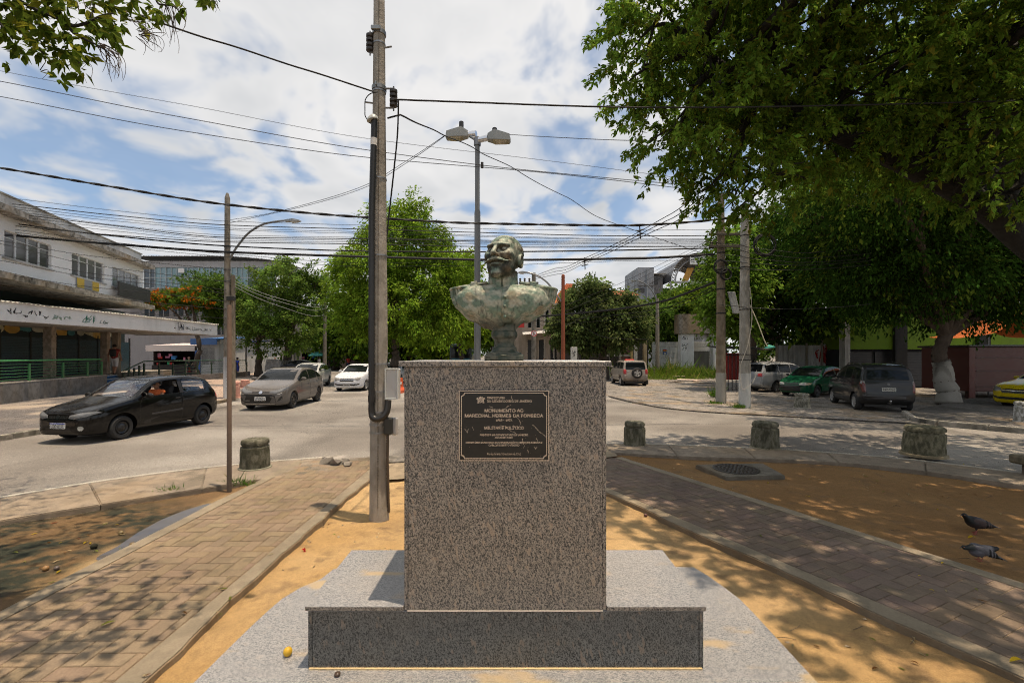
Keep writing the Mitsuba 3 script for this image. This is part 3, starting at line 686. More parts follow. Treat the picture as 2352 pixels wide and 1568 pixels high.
def bust_torso(X, Y, Z):
    # neck and standing collar
    d = cap(X, Y, Z, (-0.005, 0.035, 0.45), (-0.005, 0.022, 0.60), 0.078, 0.076)
    rr = np.sqrt((X + 0.008) ** 2 + ((Y - 0.022 + 0.15 * (Z - 0.53)) * 1.02) ** 2)
    col = np.maximum(np.abs(rr - (0.093 - 0.05 * (Z - 0.5))) - 0.0085, np.abs(Z - 0.530 + 0.10 * (Y - 0.02)) - 0.052)
    col = np.maximum(col, 0.0035 - np.where(Y < 0, np.abs(X + 0.014), 1.0))
    col = np.minimum(col, np.sqrt((rr - 0.092) ** 2 + (Z - 0.582 + 0.10 * (Y - 0.02)) ** 2) - 0.0085)
    # torso
    aX = np.abs(X + 0.008)
    tr = su(sbx(X, Y + 0.20 * np.clip(Z - 0.40, -0.3, 0.1), Z, (-0.01, 0.015, 0.30), (0.318, 0.118, 0.19), 0.105), cap(aX, Y, Z, (0.0, 0.030, 0.425), (0.262, 0.032, 0.405), 0.078, 0.064), 0.04)
    tr = su(tr, ell(aX, Y, Z, (0.085, -0.055, 0.37), (0.12, 0.075, 0.11)), 0.05)
    q_ = np.stack([X, Y, Z], -1); tr = tr + 0.010 * (meshkit.fbm(q_ * 14, 3, 5) - 0.5) + 0.005 * (meshkit.fbm(q_ * 50, 2, 6) - 0.5)
    a = np.abs(X + 0.02)
    cut = (0.212 + 0.42 * a + 0.25 * a ** 2 + 0.006 * np.sin(X * 60 + 1) + 0.012 * np.clip((X - 0.07) / 0.06, 0, 1) * np.clip((0.2 - X) / 0.06, 0, 1)) - Z - 0.22 * np.clip(Y + 0.03, -0.05, 0.2)
    tr = -su(-tr, -cut * 0.93, 0.010)
    # front seam and folds of the tunic
    seam = np.sqrt((X + 0.012 - 0.012 * (Z - 0.35)) ** 2 + (Y + 0.115 + 0.00 * Z) ** 2 * 0.0)
    tr = tr + 0.0045 * np.exp(-(seam / 0.0035) ** 2) * (Y < 0)
    tr = tr + 0.0035 * np.sin(26 * X + 18 * Z) * np.exp(-((np.abs(X) - 0.2) / 0.08) ** 2)
    d = np.minimum(su(d, tr, 0.004), col)
    for zb in (0.41, 0.348, 0.283):
        yb = {0.41: -0.122, 0.348: -0.128, 0.283: -0.118}[zb]
        d = np.minimum(d, ell(X, Y, Z, (0.006, yb, zb), (0.0115, 0.012, 0.0115)))
    # shoulder boards, their square buckles, the fringed ends
    for s, xo in ((-1, -0.008), (1, 0.0)):
        q = s * (X - xo)
        zt = 0.517 - 0.17 * (q - 0.12)
        bd = np.maximum(np.maximum(np.abs(Z - zt) - 0.0085, np.abs(Y - 0.035) - 0.052), np.maximum(0.105 - q, q - 0.30))
        d = np.minimum(d, bd)
        d = np.minimum(d, sbx(q, Y, Z - 0.504 + 0.13 * (q - 0.193), (0.193, -0.022, 0), (0.0215, 0.016, 0.020), 0.005))
        d = np.minimum(d, np.maximum(np.abs(np.sqrt((q - 0.193) ** 2 + (Z - 0.504) ** 2) - 0.0105) - 0.002, np.abs(Y + 0.038) - 0.003))
        re = np.sqrt((q - 0.282) ** 2 + ((Y - 0.035) / 1.1) ** 2)
        zr = 0.486 - 0.10 * (q - 0.24)
        d = np.minimum(d, np.minimum(np.maximum(re - 0.074, np.abs(Z - zr) - 0.007), np.sqrt((re - 0.074) ** 2 + (Z - zr) ** 2) - 0.0085))
        ang = np.arctan2(Y - 0.035, q - 0.27)
        fr = np.maximum((np.sqrt((q - 0.276 + 0.25 * np.clip(0.47 - Z, 0, 1)) ** 2 + ((Y - 0.035) / 1.1) ** 2) - (0.068 + 0.0045 * np.cos(ang * 26) - 0.10 * np.clip(0.45 - Z, 0, 0.2))) * 0.8, np.maximum(Z - zr, 0.375 + 0.5 * np.clip(0.30 - q, 0, 1) - Z))
        d = su(d, fr, 0.005)
    return d
def bust_socle(X, Y, Z):
    # turned socle
    k = 0.00065
    pr = np.array([(0.0, 0.055), (0.080, 0.055), (0.070, 0.085), (0.066, 0.115), (0.072, 0.140), (0.084, 0.152), (0.088, 0.160), (0.088, 0.190), (0.078, 0.196), (0.075, 0.24)])
    R = np.interp(Z, pr[1:, 1], pr[1:, 0]); rs = np.sqrt((X) ** 2 + (Y - 0.02) ** 2)
    so = np.maximum((rs - R) * 0.7, np.maximum(Z - 0.245, 0.035 - Z))
    flare = np.maximum((rs - (0.083 + 0.05 * np.clip(1 - (Z - 0.036) / 0.04, 0, 1) ** 2)) * 0.6, np.maximum(Z - 0.09, 0.03 - Z))
    d = np.minimum(so, flare)
    d = np.minimum(d, sbx(X, Y - 0.02, Z, (0, 0, 0.0435), (0.112, 0.112, 0.0095), 0.003))
    d = np.minimum(d, sbx(X, Y - 0.02, Z, (0, 0, 0.0175), (0.127, 0.127, 0.0175), 0.004))
    return d
BUST_AT = (-0.052, 3.05, 1.8642)
v, f = surface_nets(bust_sdf, (-0.39, -0.20, -0.006), (0.39, 0.19, 0.86), 0.0044)
v, f = taubin((v, f), 2)
v[:, 2] = np.maximum(v[:, 2], 0)
bz = v[:, 2]
bust = thing('bronze_bust', 'green patinated bronze bust of a moustached man in epauletted uniform on the pedestal', 'bust')
put(sub(bust, 'figure'), (v + BUST_AT, f), 'bronze', smooth=True)
# hanging cords of the fringe round the outer half of each shoulder
for s, xo in ((-1, -0.008), (1, 0.0)):
    cords = []
    for a in np.linspace(-2.2, 1.9, 17):
        x, y = 0.282 + 0.070 * math.cos(a), 0.035 + 0.077 * math.sin(a); zr = 0.482 - 0.10 * (x - 0.24)
        p = np.array([[x, y, zr], [0.282 + (x - 0.282) * 1.0 - 0.006, 0.035 + (y - 0.035) * 0.98, zr - 0.045], [0.275 + (x - 0.282) * 0.82, 0.035 + (y - 0.035) * 0.85, zr - 0.092]])
        p[:, 0] = s * p[:, 0] + xo; cords.append(tube(p + BUST_AT, [0.0075, 0.0085, 0.0065], 7))
    k = put(sub(bust, 'fringe'), join(cords), 'bronze', smooth=40); labels[k] = {'label': 'twisted cords hanging from the shoulder board', 'kind': 'stuff'}
# ================================================================ poles, street lamps, cables
GREYC, GREYD = (0.36, 0.335, 0.29), (0.16, 0.145, 0.12)
def taper(x, y, z0, z1, r0, r1, n=20, cap_h=0.0, wob=0.0):
    zs = np.linspace(z0, z1, 14); rs = np.linspace(r0, r1, 14)
    pr = [(0, z0)] + [(r, z) for r, z in zip(rs, zs)]
    pr += [(r1 * 0.45, z1 + cap_h), (0.001, z1 + cap_h * 1.05)] if cap_h else [(0.001, z1)]
    return lathe(pr, n, (x, y, 0))
def bezier(p, n=16):
    p = [np.asarray(q, float) for q in p]; t = np.linspace(0, 1, n)[:, None]
    from math import comb
    k = len(p) - 1
    return sum(comb(k, i) * (1 - t) ** (k - i) * t ** i * q for i, q in enumerate(p))
def ring(x, y, z, r, h=0.018, t=0.006, n=20):
    return lathe([(r, z), (r + t, z), (r + t, z + h), (r, z + h)], n, (x, y, 0))
def spool(c, r=0.045):
    """Two ribbed porcelain spools, one over the other."""
    ms = []
    for dz in (0.055, -0.055):
        ms.append(lathe([(0.012, -0.045), (r, -0.04), (r, -0.012), (r * 0.62, 0), (r, 0.012), (r, 0.04), (0.012, 0.045)], 14, np.asarray(c) + [0, 0, dz]))
    return join(ms)

# ---- the near concrete pole
PX, PY = -1.588, 5.44
pole = thing('utility_pole', 'weathered concrete pole with black conduit and meter boxes, just left of the monument', 'utility pole')
ztop = 6.16
rad = lambda z: 0.1145 + (0.064 - 0.1145) * z / ztop
put(sub(pole, 'shaft'), taper(PX, PY, -0.25, ztop, 0.1155, 0.064, 24, 0.05), 'concrete', col=GREYC, dirt=0.45, smooth=40)
sm = [cbox((PX + 0.012, PY - rad(z) - 0.003, z), (PX + 0.020, PY - rad(z) + 0.02, z + 0.24), 0.002) for z in np.arange(0.1, 6.0, 0.25)]
k = put(sub(pole, 'casting_seam'), join(sm), 'concrete', col=(0.2, 0.18, 0.15), dirt=0.9); labels[k] = {'label': 'rough vertical casting seam', 'kind': 'stuff'}
def pz(v, d=PY): return CAMZ + (HY - v) / F * d
for v_ in (105, 214, 414, 590, 837, 900, 946, 975, 993):
    z = pz(v_); put(sub(pole, 'strap'), ring(PX, PY, z, rad(z) + 0.001), 'metal', col=(0.3, 0.31, 0.32), dirt=0.4, smooth=40)
cxp, cyp = Q(853, 0, 5.30)[0], 5.31
con = [(cxp + 0.030, cyp, pz(286)), (cxp + 0.03, cyp, pz(300)), (cxp, cyp, pz(500)), (cxp - 0.002, cyp, pz(935))]
put(sub(pole, 'conduit'), tube(con, 0.036, 14), 'satin', col=(0.016, 0.016, 0.017), dirt=0.1, smooth=40)
put(sub(pole, 'conduit_coupling'), tube([(cxp, cyp, pz(906)), (cxp, cyp, pz(920))], 0.041, 14), 'satin', col=(0.012, 0.012, 0.012), smooth=40)
k = put(sub(pole, 'conduit_band'), tube([(cxp + 0.026, cyp, pz(330)), (cxp + 0.024, cyp, pz(346))], 0.0375, 14), 'worn', col=(0.7, 0.68, 0.64), dirt=0.6, smooth=40); labels[k] = {'label': 'worn white paint band round the conduit'}
hood = lathe([(0.0, 0.07), (0.03, 0.062), (0.06, 0.03), (0.065, 0.0), (0.0, 0.0)], 16, (0, 0, 0))
k = put(sub(pole, 'conduit_hood'), xf(hood, [[1, 0, 0, cxp + 0.012], [0, 1, 0, cyp], [0.25, 0, 1, pz(290)], [0, 0, 0, 1]]), 'satin', col=(0.45, 0.47, 0.45), dirt=0.6, smooth=40)
b0 = (cxp - 0.002, cyp, pz(932)); e0 = np.array(Q(891, 918, 5.33))
u_ = [b0, (cxp, cyp, pz(944)), (cxp + 0.012, cyp - 0.01, pz(953)), (cxp + 0.06, cyp - 0.015, pz(958)), (cxp + 0.12, cyp - 0.01, pz(955)), (e0[0] - 0.015, cyp, pz(945)), (e0[0], cyp + 0.01, pz(932)), (e0[0] + 0.004, cyp + 0.015, pz(916))]
put(sub(pole, 'conduit_bend'), tube(smooth_line(u_, 4), 0.038, 14), 'satin', col=(0.014, 0.014, 0.015), smooth=50)
def qbox(name, u0, v0, u1, v1, d, t, mat, col, lab=None, c=0.012, **k):
    a, b = Q(u0, v1, d), Q(u1, v0, d)
    key = put(sub(pole, name), cbox((a[0], d, a[2]), (b[0], d + t, b[2]), c), mat, col=col, smooth=30, **k)
    if lab: labels[key] = {'label': lab}
    return key
m1 = qbox('meter_box', 885, 846, 914.5, 917, 5.36, 0.12, 'satin', (0.50, 0.49, 0.46), 'pale translucent plastic meter box', dirt=0.35)
a, b = Q(885, 917, 5.355), Q(914.5, 846, 5.355)
put(sub(m1, 'cover_rim'), join([box((a[0] - 0.004, 5.345, a[2]), (b[0] + 0.004, 5.36, a[2] + 0.012)), box((a[0] - 0.004, 5.345, b[2] - 0.012), (b[0] + 0.004, 5.36, b[2])), box((b[0] - 0.012, 5.345, a[2] + 0.0125), (b[0] + 0.004, 5.36, b[2] - 0.0125)), box((a[0] - 0.004, 5.345, a[2] + 0.0125), (a[0] + 0.010, 5.36, b[2] - 0.0125))]), 'satin', col=(0.62, 0.61, 0.57), dirt=0.3)
qbox('switch_box', 881, 960, 899, 999, 5.30, 0.10, 'satin', (0.014, 0.016, 0.015), 'small black switch box')
qbox('terminal_box', 899.5, 960, 911, 999.5, 5.37, 0.08, 'satin', (0.42, 0.40, 0.37), 'small translucent terminal box', dirt=0.4)
put(sub(pole, 'ground_conduit'), tube([Q(890.5, 999, 5.34), Q(890, 1060, 5.36), Q(893, 1176, 5.42)], 0.016, 10), 'satin', col=(0.07, 0.05, 0.038), dirt=0.5, smooth=40)
for u_c, v_c, sgn in ((850, 99, -1), (903, 226, 1)):
    c = Q(u_c + (0 if sgn < 0 else 1), v_c, PY - 0.02); zz = c[2]
    k = put(sub(pole, 'insulator'), spool(c, 0.046), 'satin', col=(0.018, 0.014, 0.013), smooth=40)
    ex = PX + sgn * rad(zz)
    for dz in (0.115, -0.115):
        put(sub(k, 'bracket'), tube([(ex, PY - 0.02, zz + dz), (c[0], c[1], zz + dz)], 0.011, 8), 'metal', col=(0.2, 0.2, 0.2), dirt=0.5)
    put(sub(k, 'bolt'), tube([(c[0], c[1], zz - 0.15), (c[0], c[1], zz + 0.14)], 0.009, 8), 'metal', col=(0.15, 0.15, 0.15))
    put(sub(k, 'clamp'), join([ring(PX, PY, zz + 0.10, rad(zz) + 0.002, 0.045, 0.010), tube([(PX - sgn * (rad(zz) - 0.01), PY - 0.02, zz - 0.06), (PX - sgn * (rad(zz) + 0.09), PY - 0.03, zz - 0.05)], 0.010, 6)]), 'metal', col=(0.25, 0.26, 0.26), dirt=0.5)
    put(sub(k, 'clamp_wing'), cbox((PX - sgn * 0.02 - 0.09 * (sgn < 0), PY - rad(zz) - 0.035, zz + 0.11), (PX - sgn * 0.02 + 0.02, PY - rad(zz) - 0.004, zz + 0.16), 0.006), 'metal', col=(0.3, 0.32, 0.32), dirt=0.4)

# ---- pole across the road with its swan-neck lamp
p1 = thing('utility_pole', 'tall concrete pole with white-painted foot on the far left pavement', 'utility pole')
x1, y1 = -12.45, 19.9
put(sub(p1, 'shaft'), taper(x1, y1, -0.2, 8.75, 0.155, 0.105, 18, 0.22), 'concrete', col=(0.26, 0.24, 0.21), dirt=0.6, smooth=40)
put(sub(p1, 'painted_foot'), lathe([(0.158, 0), (0.158 - 0.0065, 1.80), (0.150, 1.81)], 18, (x1, y1, 0)), 'worn', col=(0.62, 0.63, 0.64), dirt=0.5, smooth=40)
put(sub(p1, 'pole_splice'), taper(x1 + 0.22, y1 + 0.05, -0.1, 5.4, 0.10, 0.085, 12), 'concrete', col=(0.28, 0.24, 0.19), dirt=0.6, smooth=40)
for z in (5.1, 5.6, 6.6, 3.2, 2.6): put(sub(p1, 'strap'), ring(x1, y1, z, 0.155 - 0.0057 * z + 0.002, 0.04, 0.012), 'metal', col=(0.12, 0.12, 0.12))
k = put(sub(p1, 'junction_box'), cbox((x1 + 0.06, y1 - 0.2, 4.25), (x1 + 0.42, y1 - 0.05, 4.45), 0.02), 'satin', col=(0.03, 0.03, 0.03))
def lamp_arm(parent, pts, r, headlen, d0, metalcol=(0.30, 0.31, 0.31), hs=1.0):
    p = smooth_line(pts, 10)
    k = put(sub(parent, 'lamp_arm'), tube(p, r, 8), 'metal', col=metalcol, dirt=0.5, smooth=50)
    e = p[-1]; d = (p[-1] - p[-3]); d /= np.linalg.norm(d); d[2] *= 0.3
    c = e + d * headlen * 0.5
    sd = np.cross([0, 0, 1.0], d); sd /= np.linalg.norm(sd)
    pts = [c + d * a * headlen * 0.5 + sd * b * 0.13 * hs + np.array([0, 0, 1.0]) * h * hs for a, b, h in [(-1, .5, .03), (-1, -.5, .03), (-1, .5, -.05), (-1, -.5, -.05), (.2, 1, .05), (.2, -1, .05), (.3, 1, -.06), (.3, -1, -.06), (1, .7, -.01), (1, -.7, -.01), (1, .7, -.06), (1, -.7, -.06)]]
    h = put(sub(parent, 'lamp_head'), hull(pts), 'satin', col=(0.34, 0.35, 0.35), dirt=0.4)
    pts = [c + d * (0.25 + a * 0.5) * headlen * 0.5 + sd * b * 0.10 * hs + np.array([0, 0, 1.0]) * hz for a, b, hz in [(-1, 1, -.055 * hs), (-1, -1, -.055 * hs), (1, 1, -.055 * hs), (1, -1, -.055 * hs), (-.7, .7, -.10 * hs), (-.7, -.7, -.10 * hs), (.7, .7, -.10 * hs), (.7, -.7, -.10 * hs)]]
    put(sub(h, 'lamp_glass'), hull(pts), 'lens', col=(0.55, 0.54, 0.48))
lamp_arm(p1, [Q(529, 594, 19.8), Q(548, 562, 19.8), Q(575, 532, 19.7), Q(612, 513, 19.6), Q(655, 507, 19.5)], 0.045, 0.68, 19.9)

# ---- thin sign post in front of it
k = thing('sign_post', 'thin rusty metal post at the left kerb strip with a small bracket on top', 'post')
put(sub(k, 'shaft'), taper(-4.07, 6.55, -0.2, 2.62, 0.032, 0.030, 12), 'worn', col=(0.23, 0.16, 0.12), dirt=0.6, smooth=40)

# ---- double-headed street lamp behind the bust
DL = 16.0
lp = thing('street_lamp', 'grey steel double-headed street lamp rising behind the bust', 'street lamp')
xb = Q(1096.5, 0, DL)[0]
put(sub(lp, 'shaft'), lathe([(0.12, -0.12), (0.12, 4.2), (0.107, 4.3), (0.107, 6.9), (0.086, 7.0), (0.086, 9.55), (0.0, 9.56)], 18, (xb, DL, 0)), 'satin', col=(0.17, 0.175, 0.18), dirt=0.4, smooth=40)
put(sub(lp, 'clamp'), lathe([(0.12, 9.25), (0.125, 9.27), (0.125, 9.5), (0.12, 9.52)], 14, (xb, DL, 0)), 'metal', col=(0.25, 0.25, 0.25), dirt=0.3, smooth=40)
for s, ua, ub, v_, dz in ((-1, 1024, 1075, 309, 0.25), (1, 1120, 1173, 316, -0.35)):
    y = DL + dz
    a, b = Q(ua, v_, y), Q(ub, v_, y); zc = a[2]; inn = b if s < 0 else a; outp = a if s < 0 else b
    put(sub(lp, 'lamp_arm'), tube([(xb, DL, 9.43), (inn[0] - s * 0.02, y, zc - 0.03)], 0.055, 10), 'metal', col=(0.3, 0.31, 0.31), dirt=0.4, smooth=40)
    L = abs(b[0] - a[0])
    hp = [(inn[0], y + q, zc + w) for q in (-.12, .12) for w in (.09, -.10)] + [(inn[0] + s * L * 0.3, y + q, zc + w) for q in (-.2, .2) for w in (.20, -.14)] + [(outp[0] - s * 0.04, y + q, zc + w) for q in (-.18, .18) for w in (0.05, -.15)] + [(outp[0], y + q, zc - 0.12) for q in (-.12, .12)]
    h = put(sub(lp, 'lamp_head'), hull(hp), 'satin', col=(0.30, 0.31, 0.29), dirt=0.5, smooth=35)
    gl = [(inn[0] + s * L * 0.22, y + q, zc - 0.135) for q in (-.17, .17)] + [(outp[0] - s * 0.07, y + q, zc - 0.15) for q in (-.15, .15)] + [(inn[0] + s * L * 0.35, y + q, zc - 0.19) for q in (-.13, .13)] + [(outp[0] - s * 0.16, y + q, zc - 0.19) for q in (-.11, .11)]
    k = put(sub(h, 'lamp_glass'), hull(gl), 'lens', col=(0.42, 0.37, 0.26))
    bx = inn[0] + s * L * 0.30
    put(sub(h, 'photocell'), lathe([(0.085, zc + 0.15), (0.085, zc + (0.44 if s < 0 else 0.31)), (0.06, zc + (0.46 if s < 0 else 0.33)), (0, zc + (0.46 if s < 0 else 0.33))], 14, (bx, y, 0)), 'satin', col=(0.02, 0.02, 0.02), smooth=40)
    put(sub(lp, 'arm_sleeve'), tube([(inn[0] - s * 0.30, y * 0.6 + DL * 0.4, zc - 0.02), (inn[0] + s * 0.02, y, zc - 0.01)], 0.10, 12), 'chrome', smooth=40)
c = Q(1109, 380, DL)
k = put(sub(lp, 'insulator'), spool((xb + 0.17, DL - 0.02, c[2]), 0.05), 'satin', col=(0.05, 0.045, 0.04), smooth=40)
put(sub(k, 'bracket'), tube([(xb + 0.05, DL, c[2]), (xb + 0.17, DL - 0.02, c[2])], 0.02, 6), 'metal', col=(0.2, 0.2, 0.2))

# ---- poles on the right
p2 = thing('utility_pole', 'dark stained concrete pole with tangled cables, left one of the pair on the right', 'utility pole')
put(sub(p2, 'shaft'), taper(8.68, 18.9, -0.3, 8.6, 0.205, 0.13, 18), 'concrete', col=(0.21, 0.19, 0.16), dirt=0.9, smooth=40)
put(sub(p2, 'painted_foot'), lathe([(0.2085, -0.1), (0.2000, 1.15), (0.196, 1.16)], 18, (8.68, 18.9, 0)), 'worn', col=(0.36, 0.34, 0.30), dirt=0.9, smooth=40)
p3 = thing('utility_pole', 'pale grey concrete pole with a cable coil, right one of the pair on the right', 'utility pole')
put(sub(p3, 'shaft'), taper(8.83, 17.26, -0.3, 7.6, 0.215, 0.14, 18), 'concrete', col=(0.36, 0.34, 0.30), dirt=0.45, smooth=40)
put(sub(p3, 'painted_foot'), lathe([(0.2185, -0.1), (0.205, 1.2), (0.20, 1.21)], 18, (8.83, 17.26, 0)), 'worn', col=(0.50, 0.50, 0.48), dirt=0.5, smooth=40)
for z in (6.3, 6.8):
    k = put(sub(p2, 'crossarm'), cbox((8.1, 18.63, z), (9.5, 18.73, z + 0.1), 0.01), 'worn', col=(0.12, 0.10, 0.08), dirt=0.6)
    for x in (8.2, 8.42):
        put(sub(k, 'insulator'), lathe([(0.02, 0), (0.05, 0.05), (0.025, 0.08), (0.05, 0.12), (0.02, 0.16), (0, 0.16)], 10, (x, 18.68, z + 0.1)), 'satin', col=(0.03, 0.02, 0.02), smooth=40)
rr = np.random.default_rng(4)
def coil(c, R, n, r, seed, ax=1):
    q = np.random.default_rng(seed); t = np.linspace(0, n * 2 * PI, n * 16)
    rad_ = R * (1 + 0.10 * np.sin(t * 0.37 + seed) + 0.06 * q.normal(0, 1, len(t)).cumsum() / 12)
    p = np.stack([rad_ * np.cos(t), 0.05 * np.sin(t * 0.21) + 0.02 * q.normal(0, 0.3, len(t)), rad_ * np.sin(t)], 1)
    return tube(p + c, r, 5)
for c, R in (((8.75, 18.60, 5.2), 0.22), ((8.55, 18.6, 5.5), 0.28)):
    put(sub(p2, 'cable_coil'), coil(c, R, 4, 0.018, int(R * 100)), 'rubber')
put(sub(p3, 'cable_coil'), coil((9.45, 17.0, 6.0), 0.40, 5, 0.022, 9), 'rubber')
for z in (6.4, 5.2, 3.6, 1.9, 1.7): put(sub(p3, 'strap'), ring(8.83, 17.26, z, 0.215 - 0.0099 * z + 0.003, 0.03, 0.014), 'rubber')
for z in (6.1, 5.4, 5.3, 4.6, 3.6): put(sub(p2, 'strap'), ring(8.68, 18.9, z, 0.205 - 0.0087 * z + 0.003, 0.05, 0.02), 'rubber')
put(sub(p2, 'transformer_panel'), xf(cbox((-0.14, -0.05, -0.45), (0.14, 0.05, 0.45), 0.02), [[1, 0, -0.25, 9.12], [0, 1, 0, 18.7], [0, 0, 1, 4.05], [0, 0, 0, 1]]), 'worn', col=(0.35, 0.36, 0.35), dirt=0.5)
# rope with a green rag
rp = thing('rope', 'limp rope with a green rag tied to the pale pole', 'rope')
put(sub(rp, 'line'), tube(smooth_line([Q(1722, 700, 17), Q(1740, 740, 16.9), Q(1755, 780, 16.8), Q(1764, 797, 16.8)], 6), 0.018, 5), 'worn', col=(0.5, 0.45, 0.33), dirt=0.2)
put(sub(rp, 'line'), tube(smooth_line([Q(1722, 660, 17), Q(1727, 730, 16.95), Q(1718, 790, 16.95), Q(1700, 850, 17), Q(1706, 895, 16.95), Q(1728, 880, 16.95), Q(1738, 850, 16.95)], 6), 0.012, 5), 'worn', col=(0.5, 0.45, 0.38), dirt=0.2)
q = np.random.default_rng(3); rag = hull(Q(1768, 797, 16.8) + q.normal(0, 1, (14, 3)) * [0.07, 0.04, 0.05])
put(sub(rp, 'rag'), rag, 'worn', col=(0.10, 0.42, 0.33), dirt=0.1)

# ---- red-brown lamp pole, sign pole, far lamps
p4 = thing('street_lamp', 'rust-red lamp pole with curved arm standing right of the bust', 'street lamp')
put(sub(p4, 'shaft'), taper(2.92, 26.0, -0.2, 6.45, 0.125, 0.10, 14, 0.05), 'worn', col=(0.30, 0.085, 0.045), dirt=0.35, smooth=40)
lamp_arm(p4, [Q(1289, 692, 26), Q(1275, 672, 26), Q(1256, 648, 26), Q(1232, 632, 26), Q(1212, 626, 26)], 0.05, 0.55, 26)
p5 = thing('sign_pole', 'grey pole carrying a round no-parking sign, seen to the right of the bust', 'sign pole')
xs = Q(1226, 0, 30)[0]
put(sub(p5, 'shaft'), taper(xs, 30, -0.2, 7.3, 0.17, 0.13, 14), 'concrete', col=(0.24, 0.22, 0.19), dirt=0.6, smooth=40)
put(sub(p5, 'crossarm'), cbox((xs - 1.0, 29.8, 6.55), (xs + 0.3, 29.9, 6.68), 0.01), 'worn', col=(0.1, 0.09, 0.08))
for dx in (-0.9, -0.6, -0.3): put(sub(p5, 'insulator'), lathe([(0.02, 6.68), (0.08, 6.78), (0.04, 6.82), (0.08, 6.9), (0.0, 6.95)], 10, (xs + dx, 29.85, 0)), 'satin', col=(0.03, 0.025, 0.02), smooth=40)
zs = CAMZ + (HY - 766) / F * 30
sg = put(sub(p5, 'sign_disc'), upright(prism(Point(0, 0).buffer(0.20), 0, 0.012)), 'satin', col=(0.78, 0.76, 0.74), dirt=0.1, tw=tmat(xs, 29.80, zs))
put(sub(sg, 'red_rim'), upright(prism(Point(0, 0).buffer(0.195).difference(Point(0, 0).buffer(0.155)), 0.0125, 0.016)), 'satin', col=(0.62, 0.05, 0.04), dirt=0.1, tw=tmat(xs, 29.80, zs))
v_, f_ = text('E', 0.19, 0.003, True); put(sub(sg, 'letter'), upright((v_ + [0, -0.095, 0.0125], f_)), 'satin', col=(0.02, 0.02, 0.02), tw=tmat(xs, 29.80, zs))
put(sub(sg, 'slash'), upright(prism(LineString([(-0.11, 0.11), (0.11, -0.11)]).buffer(0.017), 0.017, 0.019)), 'satin', col=(0.62, 0.05, 0.04), dirt=0.1, tw=tmat(xs, 29.80, zs))
p6 = thing('street_lamp', 'far grey lamp post with curved arm above the white wall', 'street lamp')
x6 = Q(1510, 0, 42)[0]
put(sub(p6, 'shaft'), taper(x6, 42, -0.2, 7.1, 0.20, 0.14, 14), 'concrete', col=(0.30, 0.28, 0.25), dirt=0.4, smooth=40)
lamp_arm(p6, [Q(1508, 690, 42), Q(1498, 668, 42), Q(1482, 652, 42), Q(1466, 645, 42)], 0.06, 0.75, 42)
p7 = thing('utility_pole', 'distant grey pole among the market stalls on the left', 'utility pole')
x7 = Q(746, 0, 44)[0]; put(sub(p7, 'shaft'), taper(x7, 44, -0.2, 9.5, 0.19, 0.13, 12), 'concrete', col=(0.25, 0.23, 0.2), dirt=0.5, smooth=40)

# ---- cables: each one its own thing
def cable(pts, r, label, group=None, col=None, n=10):
    p = smooth_line([Q(*q) for q in pts], n)
    k = put('overhead_cable', tube(p, r, 5), 'rubber' if col is None else 'satin', col=col if col is not None else (0, 0, 0), smooth=True)
    if group: CN[group] = CN.get(group, 0) + 1; label = ORD[CN[group] - 1] + ' ' + label
    tag(k, label, 'cable', group)
CN, ORD = {}, ['topmost', 'second', 'third', 'fourth', 'fifth', 'sixth', 'seventh', 'eighth', 'ninth', 'tenth', 'lowest']
def twisted(pts, r, label):
    p = smooth_line([Q(*q) for q in pts], 26); ms = []
    for s in (0, PI):
        t = np.r_[0, np.cumsum(np.linalg.norm(np.diff(p, axis=0), axis=1))] * 5.0 + s
        ms.append(tube(p + np.stack([t * 0, np.cos(t), np.sin(t)], 1) * r * 0.8, r, 5))
    tag(put('overhead_cable', join(ms), 'rubber', smooth=True), label, 'cable')
cable([(140, -28, 4.2), (215, 0, 4.3), (360, 50, 4.6), (500, 96, 4.9), (690, 157, 5.2), (858, 211, 5.35)], 0.0095, 'thick black cable running from the near pole up to the top left corner')
cable([(906, 229, 5.38), (1150, 238, 5.5), (1400, 246, 5.7), (1650, 247, 5.9), (1900, 243, 6.1), (2150, 237, 6.3), (2420, 229, 6.5)], 0.0105, 'thick black cable running right from the near pole in front of the tree')
cable([(915, 232, 5.38), (914, 290, 5.4), (904, 400, 5.42), (893, 500, 5.45), (886, 580, 5.46), (884, 700, 5.47), (890, 840, 5.43)], 0.010, 'black cable hanging down along the right side of the near pole')
cable([(858, 290, 5.36), (838, 262, 5.3), (838, 235, 5.3), (850, 216, 5.33), (868, 212, 5.33)], 0.006, 'thin cable loop on the left of the near pole')
cable([(890, 272, 5.4), (898, 262, 5.38), (908, 262, 5.4), (925, 266, 5.5), (1010, 306, 8), (1100, 348, 11), (1190, 393, 13), (1300, 452, 15), (1370, 497, 16), (1460, 530, 17), (1640, 590, 18.8)], 0.011, 'sagging cable from the near pole past the street lamp to the right-hand pole')
twisted([(-60, 377, 12.6), (0, 386, 12.6), (250, 428, 12.6), (520, 470, 12.6), (850, 500, 12.6), (1090, 513, 12.7), (1400, 518, 12.8), (1600, 509, 13), (1680, 500, 13)], 0.021, 'twisted pair of heavy cables crossing the whole street')
cable([(-60, 150, 13), (0, 163, 13), (420, 240, 13), (840, 318, 13.2), (1230, 366, 13.5), (1600, 414, 14)], 0.0062, 'topmost thin cable crossing the sky from the left edge')
cable([(-60, 176, 13), (0, 187, 13), (420, 270, 13), (845, 345, 13.2), (1240, 394, 13.5), (1620, 428, 14)], 0.0105, 'upper one of two parallel cables below the topmost thin cable')
cable([(-60, 211, 13), (0, 222, 13), (420, 301, 13), (845, 362, 13.2), (1240, 396, 13.5), (1620, 440, 14)], 0.0105, 'lower one of two parallel cables below the topmost thin cable')
